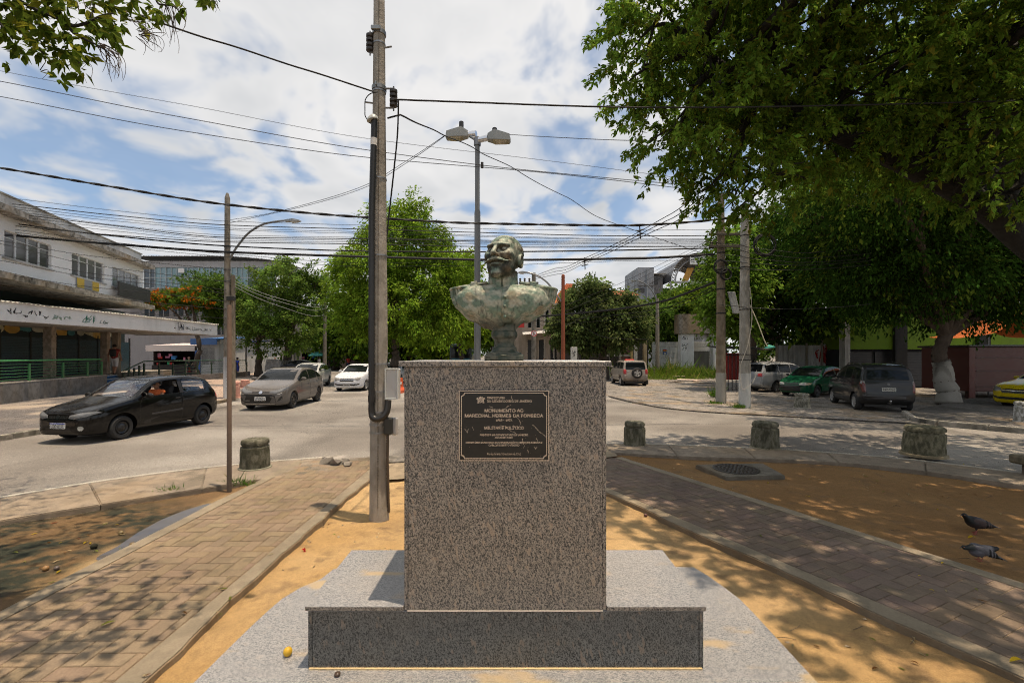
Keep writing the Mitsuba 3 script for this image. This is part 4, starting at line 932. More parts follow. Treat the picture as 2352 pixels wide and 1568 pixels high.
cable([(-60, 533, 19.4), (0, 538, 19.4), (250, 560, 19.4), (520, 579, 19.5), (850, 590, 19.5), (1200, 597, 19.3), (1450, 594, 19), (1640, 584, 18.7)], 0.052, 'thickest black cable bundle across the street, passing behind the bust')
cable([(-60, 504, 19.4), (0, 510, 19.4), (250, 541, 19.4), (520, 565, 19.5), (850, 577, 19.5), (1200, 578, 19.3), (1640, 570, 18.7)], 0.030, 'second thickest cable bundle, just above the thickest one')
G = 'thin telephone cables crossing the street'
q = np.random.default_rng(12)
lft = [453, 466, 472, 477, 482, 488, 494, 500, 516, 524, 530]; mid = [508, 517, 524, 528, 540, 545, 548, 553, 556, 583, 590]; mid2 = [518, 527, 533, 537, 546, 549, 553, 556, 561, 604, 612]; rgt = [528, 541, 548, 550, 552, 556, 559, 563, 566, 590, 598]
for n, (a, b, c, d) in enumerate(zip(lft, mid, mid2, rgt)):
    rads = 0.019 if n in (1, 5, 8) else 0.010
    cable([(-60, a - 5, 19.2), (0, a, 19.2), (260, (a + b) / 2 + q.uniform(2, 6), 19.3), (520, b, 19.45), (850, c, 19.5), (1150, (c + d) / 2 + q.uniform(1, 4), 19.4), (1450, d + 1, 19), (1645, d, 18.75)], rads, 'thin dark cable from above in the dense bundle crossing behind the bust', G)
G2 = 'thin cables sagging in front of the white building'
for a, b, c in ((553, 598, 640), (560, 622, 672), (585, 640, 692), (598, 648, 700), (628, 668, 716), (655, 690, 730), (690, 716, 745)):
    cable([(-60, a - 9, 18.4), (0, a, 18.4), (200, b - (b - a) * 0.25, 18.8), (360, b + 6, 19.2), (520, (b + c) / 2, 19.75)], 0.011, 'thin cable sagging in front of the white building on the left, counted from above', G2)
G3 = 'cables fanning out from the far left pole over the trees'
for a, b in ((640, 692), (646, 700), (652, 712)):
    cable([(528, a, 19.8), (600, (a + b) / 2 + 6, 24), (680, b + 4, 30), (745, b + 8, 43.8)], 0.016, 'pale cable from the far left pole towards the distant pole, counted from above', G3, col=(0.3, 0.3, 0.3))
for dv, nm in ((0, 'upper'), (7, 'lower')):
    cable([(1022, 311 + dv * 0.2, 15.8), (930, 372 + dv * 0.7, 17), (840, 425 + dv * 0.7, 18), (700, 470 + dv * 0.5, 18.8), (600, 494 + dv * 0.3, 19.4), (528, 505 + dv, 19.8)], 0.010, f'{nm} slanting cable from the double street lamp down to the far left pole')
cable([(1165, 309, 16), (1300, 317, 15), (1450, 323, 14), (1600, 322, 13)], 0.011, 'cable from the double street lamp into the big tree')
G4 = 'spaced power cables slanting away to the right'
for dv in (0, 7, 14):
    cable([(1620, 430 + dv * 2.2, 17), (1540, 492 + dv * 1.6, 18.5), (1465, 534 + dv, 21), (1400, 567 + dv * 0.9, 24), (1343, 593 + dv * 0.8, 27), (1285, 615 + dv, 30), (1227, 634 + dv * 0.5, 30)], 0.017, 'slanting power cable running to the sign pole behind the bust, counted from above', G4)
for u_, v_, d_ in ((1469, 526, 20.8), (1342, 597, 27)):
    a = Q(u_, v_ - 6, d_); b = Q(u_ + 2, v_ + 22, d_)
    put('cable_spacer', join([tube([a, b], 0.03, 5), tube([Q(u_ - 6, v_ + 5, d_), Q(u_ + 9, v_ + 1, d_)], 0.03, 5), tube([Q(u_ - 6, v_ + 14, d_), Q(u_ + 9, v_ + 10, d_)], 0.03, 5)]), 'rubber')
tag('cable_spacer', 'small dark spacer on the slanting cables, nearer one high at the right', 'cable spacer'); tag('cable_spacer_001', 'small dark spacer on the slanting cables, farther one nearer the bust', 'cable spacer')
G5 = 'thin far cables slanting left over the tiled roofs'
for dv in (0, 14, 30, 48):
    cable([(1640, 545 + dv * 0.4, 19), (1500, 615 + dv * 0.7, 24), (1390, 665 + dv * 0.8, 28), (1292, 704 + dv, 26.1)], 0.009, 'thin cable slanting from the right-hand pole over the tiled roofs, counted from above', G5)
cable([(1640, 648, 18.8), (1590, 668, 20), (1520, 692, 22), (1400, 712, 25), (1226, 727, 29.8)], 0.055, 'heavy sagging cable bundle in front of the mango tree')
cable([(1640, 658, 18.8), (1500, 712, 22), (1400, 725, 25), (1226, 738, 29.8)], 0.014, 'thin cable under the heavy sagging bundle')
cable([(1640, 664, 18.8), (1500, 722, 22), (1400, 735, 25), (1226, 748, 29.8)], 0.012, 'lowest thin cable under the heavy sagging bundle')
G6 = 'cables running right from the pole pair under the tree'
for a, b in ((560, 578), (572, 590), (585, 600), (598, 606), (612, 616), (700, 706)):
    cable([(1655, a, 18.7), (1712, a + 6, 17.0), (1780, (a + b) / 2 + 6, 16.8), (1850, b + 3, 16.6), (2000, b - 8, 16)], 0.012, 'cable running right from the pole pair beneath the tree, counted from above', G6)
cable([(1280, 690, 26), (1400, 776, 30), (1500, 780, 34)], 0.012, 'thin cable low over the parked vehicle near the red pole')
# ================================================================ vehicles (own frame: x from the nose backwards, y to the car's left, z up from the road)
from scipy.interpolate import PchipInterpolator as Pch
def prof(p): p = np.asarray(p, float); return Pch(p[:, 0], p[:, 1])
RSIGN = [1.0]
def ray_down(V, Fc, pts, R):
    """First hit of rays from pts (2D in the frame R = right, up, towards) coming from the 'towards' side."""
    A = V @ R.T
    x = A[Fc][:, :, :2]; lo_, hi_ = pts.min(0) - 0.02, pts.max(0) + 0.02
    near = (x.min(1) <= hi_).all(1) & (x.max(1) >= lo_).all(1); u_, w_ = x[:, 1] - x[:, 0], x[:, 2] - x[:, 0]
    near &= (u_[:, 0] * w_[:, 1] - u_[:, 1] * w_[:, 0]) * RSIGN[0] * np.linalg.det(R) > 0
    if near.any(): Fc = Fc[near]
    t = A[Fc]; a, b, c = t[:, 0], t[:, 1], t[:, 2]
    den = (b[:, 1] - c[:, 1]) * (a[:, 0] - c[:, 0]) + (c[:, 0] - b[:, 0]) * (a[:, 1] - c[:, 1])
    ok = np.abs(den) > 1e-12; a, b, c, den = a[ok], b[ok], c[ok], den[ok]
    out = np.full(len(pts), np.nan)
    for i in range(0, len(pts), 200):
        p = pts[i:i + 200]
        l0 = ((b[:, 1] - c[:, 1]) * (p[:, :1] - c[:, 0]) + (c[:, 0] - b[:, 0]) * (p[:, 1:2] - c[:, 1])) / den
        l1 = ((c[:, 1] - a[:, 1]) * (p[:, :1] - c[:, 0]) + (a[:, 0] - c[:, 0]) * (p[:, 1:2] - c[:, 1])) / den
        ins = (l0 >= -1e-6) & (l1 >= -1e-6) & (l0 + l1 <= 1 + 1e-6)
        z = np.where(ins, l0 * a[:, 2] + l1 * b[:, 2] + (1 - l0 - l1) * c[:, 2], -1e9).max(1)
        out[i:i + 200] = np.where(z > -1e8, z, np.nan)
    bad = np.isnan(out)
    if bad.any():
        good = np.argwhere(~bad)[:, 0]
        for k in np.argwhere(bad)[:, 0]:
            out[k] = out[good[np.argmin(((pts[good] - pts[k]) ** 2).sum(1))]] if len(good) else 0.0
    return out
FRONT = np.array([[0, 1, 0], [0, 0, 1], [-1, 0, 0.0]]); REAR = np.array([[0, -1, 0], [0, 0, 1], [1, 0, 0.0]])
LEFT = np.array([[-1, 0, 0], [0, 0, 1], [0, 1, 0.0]]); RIGHT = np.array([[1, 0, 0], [0, 0, 1], [0, -1, 0.0]]); TOP = np.array([[1, 0, 0], [0, 1, 0], [0, 0, 1.0]])
def patch(body, R, poly, off, size=0.12, bulge=0.0):
    ms = []
    for g in getattr(poly, 'geoms', [poly]):
        if g.geom_type != 'Polygon' or g.area < 1e-6: continue
        g = g.simplify(0.003).segmentize(size)
        v, f = trimesh.creation.triangulate_polygon(g, engine='earcut')
        for _ in range(6):
            e = np.linalg.norm(v[f] - v[np.roll(f, 1, axis=1)], axis=2).max(1)
            if e.max() < size * 1.5: break
            v, f = trimesh.remesh.subdivide(np.column_stack([v, v[:, 0] * 0]), f, face_index=None); v = v[:, :2]
            if len(v) > 300: break
        z = ray_down(*body, v, R) + off
        if bulge:
            dist = shapely.distance(shapely.points(v), g.exterior); z = z + bulge * np.minimum(dist / 0.05, 1)
        ms.append((np.column_stack([v, z]) @ R, f))
    v, f = join(ms); n = np.cross(v[f[:, 1]] - v[f[:, 0]], v[f[:, 2]] - v[f[:, 0]]).sum(0)
    if n @ R[2] < 0: f = f[:, ::-1]
    return v, f
def flipx(p): return shapely.affinity.scale(p, -1, 1, origin=(0, 0))
import shapely.affinity

WHEELS = {}
def wheel_meshes(r, kind, wd=0.19):
    key = (round(r, 3), kind)
    if key in WHEELS: return WHEELS[key]
    ty = [(r * 0.64, -wd / 2), (r * 0.86, -wd / 2 - 0.006), (r * 0.97, -wd / 2 + 0.02), (r, -wd / 4), (r, wd / 4), (r * 0.97, wd / 2 - 0.02), (r * 0.86, wd / 2 + 0.006), (r * 0.64, wd / 2), (r * 0.62, wd / 2 - 0.03), (r * 0.62, -wd / 2)]
    ax = lambda m: (lambda v, f: (np.stack([v[:, 0], v[:, 2], v[:, 1]], 1), f[:, ::-1]))(*arr(m))
    tyre = ax(lathe(ty, 28))
    d0 = wd / 2
    parts = [ax(lathe([(r * 0.655, d0 - 0.012), (r * 0.64, d0 + 0.004), (r * 0.60, d0 - 0.004), (r * 0.57, d0 - 0.04)], 28))]
    if kind == 'steel':
        parts += [ax(lathe([(r * 0.58, d0 - 0.045), (r * 0.48, d0 - 0.012), (r * 0.36, d0 - 0.030), (r * 0.22, d0 - 0.004), (r * 0.14, d0 + 0.004), (0.001, d0 + 0.006)], 28))]
        back = None
    else:
        back = ax(lathe([(r * 0.60, d0 - 0.07), (0.001, d0 - 0.07)], 20))
        n = {'alloy': 5, 'multi': 9, 'cover': 7}[kind]; w = {'alloy': 0.17, 'multi': 0.075, 'cover': 0.14}[kind] * r
        sp = [Polygon([(-w * 0.8, r * 0.1), (w * 0.8, r * 0.1), (w, r * 0.6), (-w, r * 0.6)])]
        u = shapely.union_all([shapely.affinity.rotate(sp[0], 360 / n * i, origin=(0, 0)) for i in range(n)] + [Point(0, 0).buffer(r * 0.2)])
        v, f = prism(u, 0, 0.02); parts.append((np.stack([v[:, 0], v[:, 2] + d0 - 0.026, v[:, 1]], 1), f[:, ::-1]))
        parts.append(ax(lathe([(r * 0.09, d0 - 0.006), (r * 0.08, d0 + 0.008), (0.001, d0 + 0.010)], 14)))
    WHEELS[key] = (mikit.ply(tyre_uv(tyre), 'rubber', smooth=True), join(parts), back)
    return WHEELS[key]
def tyre_uv(m): return split_sharp(*m, 35)

def make_car(key, label, at, heading, P_, paint, group=None, detail=2, dirt=0.12):
    """P_: the car's measures. at: the middle of the car on the ground; heading: plan direction of travel."""
    car = thing(key, label, 'car', group)
    L = P_['L']; top, belt, bot, wid = prof(P_['top']), prof(P_['belt']), prof(P_['bot']), prof(P_['wid'])
    h = np.asarray(heading, float) / np.linalg.norm(heading)
    M = np.array([[-h[0], -h[1], 0, at[0] + h[0] * L / 2], [-h[1], h[0], 0, at[1] + h[1] * L / 2], [0, 0, 1, at[2]], [0, 0, 0, 1.0]])
    M[:3, 1] = [-h[1], h[0], 0]                                   # the car's left
    W_ = lambda m: xf(m, M)
    tum = P_.get('tum', 0.27)
    NS = 70 if detail > 1 else 40
    s = np.unique(np.r_[np.linspace(0, 0.12, 5), np.linspace(0.12, L - 0.12, NS), np.linspace(L - 0.12, L, 5)])
    def section(s_, inset=0.0, zlo=None):
        w, b, t, z0 = wid(s_) - inset, belt(s_), top(s_) - inset, bot(s_)
        if zlo is not None: z0 = zlo
        hg = max(t - b, 0.008); kf = min(1, hg / 0.25); m = max(b - z0, 0.05)
        pts = [(0, z0), (0.80 * w, z0), (0.95 * w, z0 + 0.10 * m), (0.99 * w, z0 + 0.24 * m), (w, z0 + 0.50 * m), (0.992 * w, z0 + 0.82 * m), (0.955 * w, z0 + m),
               (0.950 * w - 0.5 * tum * hg, b + 0.52 * hg), (0.945 * w - tum * hg, b + (0.86 - 0.3 * (1 - kf)) * hg), (0.90 * w - tum * hg - 0.035 * kf, b + 0.985 * hg), (0.55 * w - 0.3 * tum * hg, t + 0.016), (0, t + 0.024)]
        p = np.array(pts); u = np.arange(len(p)); q = np.linspace(0, len(p) - 1, 34 if detail > 1 else 23)
        return np.column_stack([Pch(u, p[:, 0])(q), Pch(u, p[:, 1])(q)])
    def loft(ss_, **k):
        rings = []
        for q in ss_:
            a = section(q, **k); full = np.vstack([a, (a[1:-1] * [-1, 1])[::-1]])
            rings.append(np.column_stack([np.full(len(full), q), full]))
        n = len(rings[0]); v = np.vstack(rings); i, j = np.meshgrid(np.arange(len(rings) - 1), np.arange(n), indexing='ij')
        qd = np.stack([i * n + j, i * n + (j + 1) % n, (i + 1) * n + (j + 1) % n, (i + 1) * n + j], -1).reshape(-1, 4)
        f = np.vstack([qd[:, [0, 1, 2]], qd[:, [0, 2, 3]]])
        c0, c1 = rings[0].mean(0), rings[-1].mean(0); m = len(v); v = np.vstack([v, c0, c1]); kk = np.arange(n)
        f = np.vstack([f, np.stack([(kk + 1) % n, kk, kk * 0 + m], 1), np.stack([kk + (len(rings) - 1) * n, (kk + 1) % n + (len(rings) - 1) * n, kk * 0 + m + 1], 1)])
        tm = trimesh.Trimesh(v, f, process=False)
        if tm.volume < 0: f = f[:, ::-1]
        return v, f
    raw = loft(s)
    man = lambda m: m3.Manifold(m3.Mesh(np.asarray(m[0], np.float32), np.asarray(m[1], np.uint32)))
    body = man(raw)
    r = P_['r']; axl = P_['axles']; tw = wid(axl[0]) - 0.015
    for a in axl:
        for sg in (-1, 1):
            c = m3.Manifold.cylinder(0.34, r + 0.055, r + 0.055, 40).rotate([90, 0, 0]).translate([a, sg * (tw - 0.06) + 0.17, r + 0.012])
            body = body - c
    openp = None
    A0, A1, R0, R1 = P_['ws']; # windscreen foot and head, rear window head and foot (stations)
    # side windows, cut from the glass band
    ss_ = np.linspace(P_['glass'][0], P_['glass'][1], 50)
    lo = np.column_stack([ss_, belt(ss_) + 0.035]); hi = np.column_stack([ss_, belt(ss_) + 0.86 * (top(ss_) - belt(ss_)) - 0.02])
    okm = hi[:, 1] > lo[:, 1] + 0.02
    band = Polygon(np.vstack([lo[okm], hi[okm][::-1]])).buffer(0)
    pil = [sbox(a, -1, b, 3) for a, b in P_['pillars']]
    wins = band.difference(shapely.union_all(pil)) if pil else band
    wins = wins.buffer(-0.02).buffer(0.02)
    wins = sorted(getattr(wins, 'geoms', [wins]), key=lambda g: g.centroid.x)
    doors = [Polygon(d) for d in P_['doors']]
    def slope(a, b, n=14, narrow=0.93, pad=0.05):
        q = np.linspace(a, b, n); zz = top(q); 
        yy = np.array([0.90 * wid(t) - tum * max(top(t) - belt(t), 0.008) - 0.035 for t in q]) * narrow
        return Polygon(np.vstack([np.column_stack([-yy, zz]), np.column_stack([yy, zz])[::-1]])).buffer(-0.015).buffer(0.015)
    ws, rw = slope(A0, A1), slope(R0, R1)
    if P_.get('cabin'):
        inn = man(loft(np.linspace(A0 - 0.02, R1 - 0.05, 40), inset=0.055, zlo=0.42))
        body = body - inn
        for g in wins:
            v_, f_ = prism(g, -2, 2); body = body - man((np.stack([v_[:, 0], -v_[:, 2], v_[:, 1]], 1), f_))
        v_, f_ = prism(ws, 0, 1.4); body = body - man(np_front(v_, f_, A0 - 0.1)); v_, f_ = prism(rw, 0, 0.9); body = body - man(np_front(v_, f_, R0 + 0.05))
    put(sub(car, 'body'), W_(body), 'carpaint', col=paint, dirt=dirt, smooth=32)
    # the same outer skin serves for everything laid onto it
    def on(name, R, poly, off, mat, parent=None, bulge=0.0, size=0.12, lab=None, **k):
        kk = put((parent or car) + '__' + name, W_(patch(raw, R, poly, off, size, bulge)), mat, smooth=True, **k)
        if lab: labels[kk] = {'label': lab}
        return kk
    BLK = (0.012, 0.012, 0.012)
    holes = shapely.union_all([g.buffer(0.004) for g in wins]) if P_.get('cabin') else Polygon()
    glassm = 'pane' if P_.get('cabin') else 'darkglass'
    for sd, R, fx in ((1, LEFT, True), (-1, RIGHT, False)):
        T_ = (lambda p: flipx(p)) if fx else (lambda p: p)
        for di, dpoly in enumerate(doors):
            on('door_gap', R, T_(dpoly.buffer(0.006).difference(holes)), 0.0015, 'satin', col=BLK)
            dk = on('door', R, T_(dpoly.buffer(-0.003).difference(holes)), 0.0032, 'carpaint', col=paint, dirt=dirt)
            b = dpoly.bounds; hx, hz = b[2] - 0.16, float(belt(b[2] - 0.16)) - 0.10
            yy = ray_down(*raw, np.array([[-hx if fx else hx, hz]]), R)[0]
            put(sub(dk, 'handle'), W_(cbox((hx - 0.085, sd * yy - 0.012, hz - 0.014), (hx + 0.07, sd * yy + 0.026, hz + 0.014), 0.010)), P_.get('handle', 'carpaint'), col=paint, smooth=30)
        for g in wins:
            if not P_.get('cabin'): on('window_seal', R, T_(g.buffer(0.022)), 0.0048, 'satin', col=BLK)
            if P_.get('cabin') and g is wins[0] and sd == 1: continue
            on('window', R, T_(g), 0.0065 if not P_.get('cabin') else 0.001, glassm, size=0.07)
        if detail > 1:
            if P_.get('strip'): on('side_strip', R, T_(Polygon(P_['strip'])), 0.006, 'satin', col=P_.get('stripcol', (0.03, 0.03, 0.032)), bulge=0.010)
            on('sill', R, T_(Polygon([(axl[0] + r + 0.07, bot(L / 2) + 0.03), (axl[1] - r - 0.07, bot(L / 2) + 0.03), (axl[1] - r - 0.07, bot(L / 2) + 0.10), (axl[0] + r + 0.07, bot(L / 2) + 0.10)])), 0.004, 'satin', col=P_.get('sillcol', BLK), bulge=0.006)
        mx, mz = P_['mirror']; my = float(wid(mx)) * 0.96
        c = np.array([mx, sd * (my + 0.12), mz]); q = np.random.default_rng(2)
        sp = trimesh.creation.icosphere(2); mv = sp.vertices * [0.055, 0.105, 0.065] * np.where(sp.vertices[:, :1] > 0, [0.5, 1, 1], [1, 1, 1]) + c
        mk = put(sub(car, 'mirror'), W_((mv, sp.faces)), 'carpaint', col=P_.get('mirrorcol', paint), smooth=True)
        put(sub(mk, 'mirror_foot'), W_(tube([(mx - 0.02, sd * (my - 0.04), mz - 0.06), (mx, sd * (my + 0.05), mz - 0.03)], 0.022, 8)), 'satin', col=BLK)
    if not P_.get('cabin'): on('windscreen_seal', FRONT, ws.buffer(0.018), 0.006, 'satin', col=BLK, size=0.07); on('rear_window_seal', REAR, flipx(rw).buffer(0.015), 0.006, 'satin', col=BLK, size=0.07)
    on('windscreen', FRONT, ws, 0.015 if not P_.get('cabin') else 0.001, glassm, size=0.07); on('rear_window', REAR, flipx(rw), 0.015 if not P_.get('cabin') else 0.001, glassm, size=0.07)
    # bonnet
    hw = lambda q: 0.86 * float(wid(q))
    hp = Polygon([(P_['bonnet'], -hw(P_['bonnet']) * 0.82), (P_['bonnet'] + 0.2, -hw(0.35)), (A0 - 0.03, -hw(A0)), (A0 - 0.03, hw(A0)), (P_['bonnet'] + 0.2, hw(0.35)), (P_['bonnet'], hw(P_['bonnet']) * 0.82)])
    on('bonnet_gap', TOP, hp.buffer(0.006), 0.0015, 'satin', col=BLK); on('bonnet', TOP, hp.buffer(-0.002), 0.0032, 'carpaint', col=paint, dirt=dirt)
    for name, R, poly, off, mat, kw in P_['bits']:
        poly = Polygon(poly) if not hasattr(poly, 'area') else poly
        two = kw.get('two', True); kw = {k: v for k, v in kw.items() if k != 'two'}
        Rm = {'f': FRONT, 'r': REAR}[R]
        on(name, Rm, poly, off, mat, size=0.07, **kw)
        if two: on(name, Rm, flipx(poly), off, mat, size=0.07, **kw)
    for R, w_, z_, txt, blue in P_['plates']:
        Rm = {'f': FRONT, 'r': REAR}[R]
        pp = sbox(-0.20, z_ - 0.065, 0.20, z_ + 0.065); zz = np.nanmax(ray_down(*raw, np.array([[0, z_], [0.18, z_], [0, z_ + 0.05], [0, z_ - 0.05]]), Rm)) + 0.012
        lo_, hi_ = np.array([-0.20, z_ - 0.065, zz - 0.03]), np.array([0.20, z_ + 0.065, zz])
        v_, f_ = cbox(lo_, hi_, 0.004); plt = put(sub(car, 'number_plate'), W_((v_ @ Rm, f_)), 'satin', col=w_, dirt=0.1)
        v_, f_ = text(txt, 0.072 if blue else 0.078, 0.002, True, 0.34); v_ = v_ + [0, z_ - (0.048 if blue else 0.04), zz + 0.0003]
        put(sub(plt, 'lettering'), W_((v_ @ Rm, f_)), 'satin', col=(0.02, 0.02, 0.02))
        if blue: v_, f_ = box((-0.198, z_ + 0.036, zz), (0.198, z_ + 0.063, zz + 0.001)); put(sub(plt, 'blue_band'), W_((v_ @ Rm, f_)), 'satin', col=(0.02, 0.05, 0.35))
    if P_.get('rails'):
        for sd in (-1, 1):
            q = np.linspace(*P_['rails'], 12); y = np.array([0.86 * wid(t) - tum * (top(t) - belt(t)) for t in q])
            zz = top(q) + 0.05 - 0.06 * (np.abs(np.linspace(-1, 1, 12)) ** 6)
            put(sub(car, 'roof_rail'), W_(tube(np.column_stack([q, sd * y, zz]), 0.018, 8)), 'satin', col=P_.get('railcol', (0.02, 0.02, 0.02)), smooth=40)
    tyre, rim, back = wheel_meshes(r, P_['rim'])
    for a in axl:
        for sd in (-1, 1):
            k = fresh(sub(car, 'wheel')); S = np.diag([1.0, sd, 1, 1]); S[:3, 3] = [a, sd * (tw - 0.105), r]
            G = M @ S; tw_ = T(G.tolist())
            scene[sub(k, 'tyre')] = {**tyre, 'to_world': tw_}
            put(sub(k, 'rim'), xf(rim, G), 'satin' if P_['rim'] == 'steel' else 'metal', col=P_.get('rimcol', (0.5, 0.5, 0.5)), dirt=0.08, smooth=35)
            if back is not None: put(sub(k, 'brake_disc'), xf(back, G), 'satin', col=(0.02, 0.02, 0.02), smooth=35)
    ub = put(sub(car, 'underbody'), W_(box((0.3, -float(wid(L / 2)) * 0.72, 0.17), (L - 0.3, float(wid(L / 2)) * 0.72, 0.5 if not P_.get('cabin') else 0.40))), 'satin', col=BLK)
    return car, W_, raw, on
def np_front(v, f, x0):
    """A prism of (y, z) sections made along x from x0."""
    return np.stack([v[:, 2] + x0, v[:, 0], v[:, 1]], 1), f
CLEAR, RED, AMB, CH = (0.13, 0.135, 0.14), (0.42, 0.008, 0.012), (0.6, 0.2, 0.02), (0.6, 0.6, 0.6)
PLW = (0.62, 0.62, 0.60)

HATCH3 = dict(L=3.80, r=0.288, axles=(0.79, 3.16), ws=(1.14, 1.74, 3.36, 3.62), glass=(1.30, 3.26), pillars=[(2.38, 2.50)], tum=0.26,
    top=[(0, .56), (.04, .66), (.3, .78), (.95, .93), (1.10, .965), (1.4, 1.16), (1.76, 1.365), (2.1, 1.42), (2.6, 1.432), (3.05, 1.40), (3.36, 1.32), (3.58, 1.06), (3.68, .93), (3.76, .82), (3.8, .60)],
    belt=[(0, .53), (.04, .62), (.3, .735), (.95, .885), (1.3, .925), (2.4, .965), (3.2, .985), (3.55, .965), (3.68, .89), (3.76, .77), (3.8, .56)],
    bot=[(0, .32), (.06, .21), (.5, .18), (3.2, .19), (3.65, .24), (3.8, .36)], wid=[(0, .42), (.04, .54), (.15, .67), (.5, .785), (1.2, .818), (2.8, .818), (3.4, .79), (3.65, .745), (3.76, .69), (3.8, .58)],
    doors=[[(1.22, .27), (2.40, .27), (2.44, .6), (2.44, .97), (2.36, 1.30), (1.86, 1.30), (1.30, .95), (1.20, .8)]], strip=[(1.5, .50), (2.43, .52), (2.43, .575), (1.5, .545)], mirror=(1.38, 1.00), bonnet=0.10, rim='steel', rimcol=(0.012, 0.012, 0.012),
    bits=[('headlight', 'f', [(.27, .60), (.42, .575), (.62, .63), (.745, .70), (.70, .735), (.50, .715), (.29, .665)], 0.008, 'lens', dict(col=CLEAR, bulge=0.012)),
          ('grille', 'f', [(-.25, .585), (.25, .585), (.26, .65), (-.26, .65)], 0.004, 'satin', dict(col=(0.01, 0.01, 0.01), two=False)),
          ('grille_bar', 'f', [(-.25, .628), (.25, .628), (.25, .645), (-.25, .645)], 0.008, 'chrome', dict(two=False)), ('grille_bar', 'f', [(-.24, .592), (.24, .592), (.24, .603), (-.24, .603)], 0.008, 'chrome', dict(two=False)),
          ('badge', 'f', Point(0, .625).buffer(0.045), 0.014, 'chrome', dict(two=False)), ('air_intake', 'f', [(-.36, .30), (.36, .30), (.32, .385), (-.32, .385)], 0.004, 'satin', dict(col=(0.008, 0.008, 0.008), two=False)),
          ('fog_lamp', 'f', Point(.54, .37).buffer(0.052), 0.006, 'lens', dict(col=(0.4, 0.4, 0.36), bulge=0.008)),
          ('bumper_line', 'f', [(-.6, .545), (.6, .545), (.6, .553), (-.6, .553)], 0.003, 'satin', dict(col=(0.005, 0.005, 0.005), two=False)),
          ('tail_light', 'r', [(.52, .66), (.69, .66), (.74, .80), (.70, 1.0), (.60, .95), (.55, .8)], 0.008, 'lens', dict(col=RED, bulge=0.01)), ('bumper_line', 'r', [(-.6, .56), (.6, .56), (.6, .568), (-.6, .568)], 0.003, 'satin', dict(col=(0.005, 0.005, 0.005), two=False))],
    plates=[('f', PLW, .43, 'LQD1E31', True)])
black = dict(HATCH3, cabin=True, mirrorcol=(0.008, 0.008, 0.008))
BLACK_AT = (-9.93, 12.10, -0.12); bh = np.array([-0.145, -1.0]); bh /= np.linalg.norm(bh)
car, W_, raw, on = make_car('parked_car' if False else 'car', 'black three-door hatchback with its driver at the open window, at the left', BLACK_AT, bh, black, (0.004, 0.004, 0.0045), dirt=0.02)
# cabin of the black car: seats, wheel, dashboard, wiper
def seat(x, y):
    return join([cbox((x - 0.25, y - 0.24, 0.50), (x + 0.25, y + 0.24, 0.66), 0.06), xf(cbox((-0.07, -0.23, 0), (0.07, 0.23, 0.56), 0.05), [[1, 0, 0.28, x + 0.24], [0, 1, 0, y], [0, 0, 1, 0.62], [0, 0, 0, 1]]), xf(cbox((-0.05, -0.13, 0), (0.05, 0.13, 0.17), 0.03), [[1, 0, 0.1, x + 0.41], [0, 1, 0, y], [0, 0, 1, 1.17], [0, 0, 0, 1]])])
for y in (0.36, -0.36): put(sub(car, 'seat'), W_(seat(1.98, y)), 'worn', col=(0.025, 0.025, 0.028), dirt=0.1)
put(sub(car, 'rear_bench'), W_(join([cbox((2.75, -0.6, 0.5), (3.1, 0.6, 0.68), 0.05), xf(cbox((-0.07, -0.6, 0), (0.07, 0.6, 0.5), 0.05), [[1, 0, 0.3, 3.08], [0, 1, 0, 0], [0, 0, 1, 0.6], [0, 0, 0, 1]])])), 'worn', col=(0.025, 0.025, 0.028))
put(sub(car, 'dashboard'), W_(cbox((1.12, -0.68, 0.66), (1.5, 0.68, 0.90), 0.06)), 'worn', col=(0.11, 0.115, 0.12))
sw = lathe([(0.165, -0.012), (0.18, 0), (0.165, 0.012), (0.15, 0), (0.165, -0.012)], 20)
put(sub(car, 'steering_wheel'), W_(xf(sw, [[0.5, 0, -0.87, 1.62], [0, 1, 0, 0.36], [0.87, 0, 0.5, 0.90], [0, 0, 0, 1]])), 'satin', col=(0.02, 0.02, 0.02), smooth=60)
for y0, y1 in ((0.62, 0.10), (0.02, -0.46)):
    put(sub(car, 'wiper'), W_(tube([(1.135, y0, 0.985), (1.16, (y0 + y1) / 2, 1.005), (1.185, y1, 1.02)], 0.011, 6)), 'satin', col=(0.01, 0.01, 0.01))
put(sub(car, 'window_frame'), W_(patch(raw, LEFT, flipx(Polygon([(2.38, .99), (2.50, .99), (2.46, 1.30), (2.36, 1.30)])), 0.006)), 'satin', col=(0.01, 0.01, 0.01), smooth=True)
W_black = W_

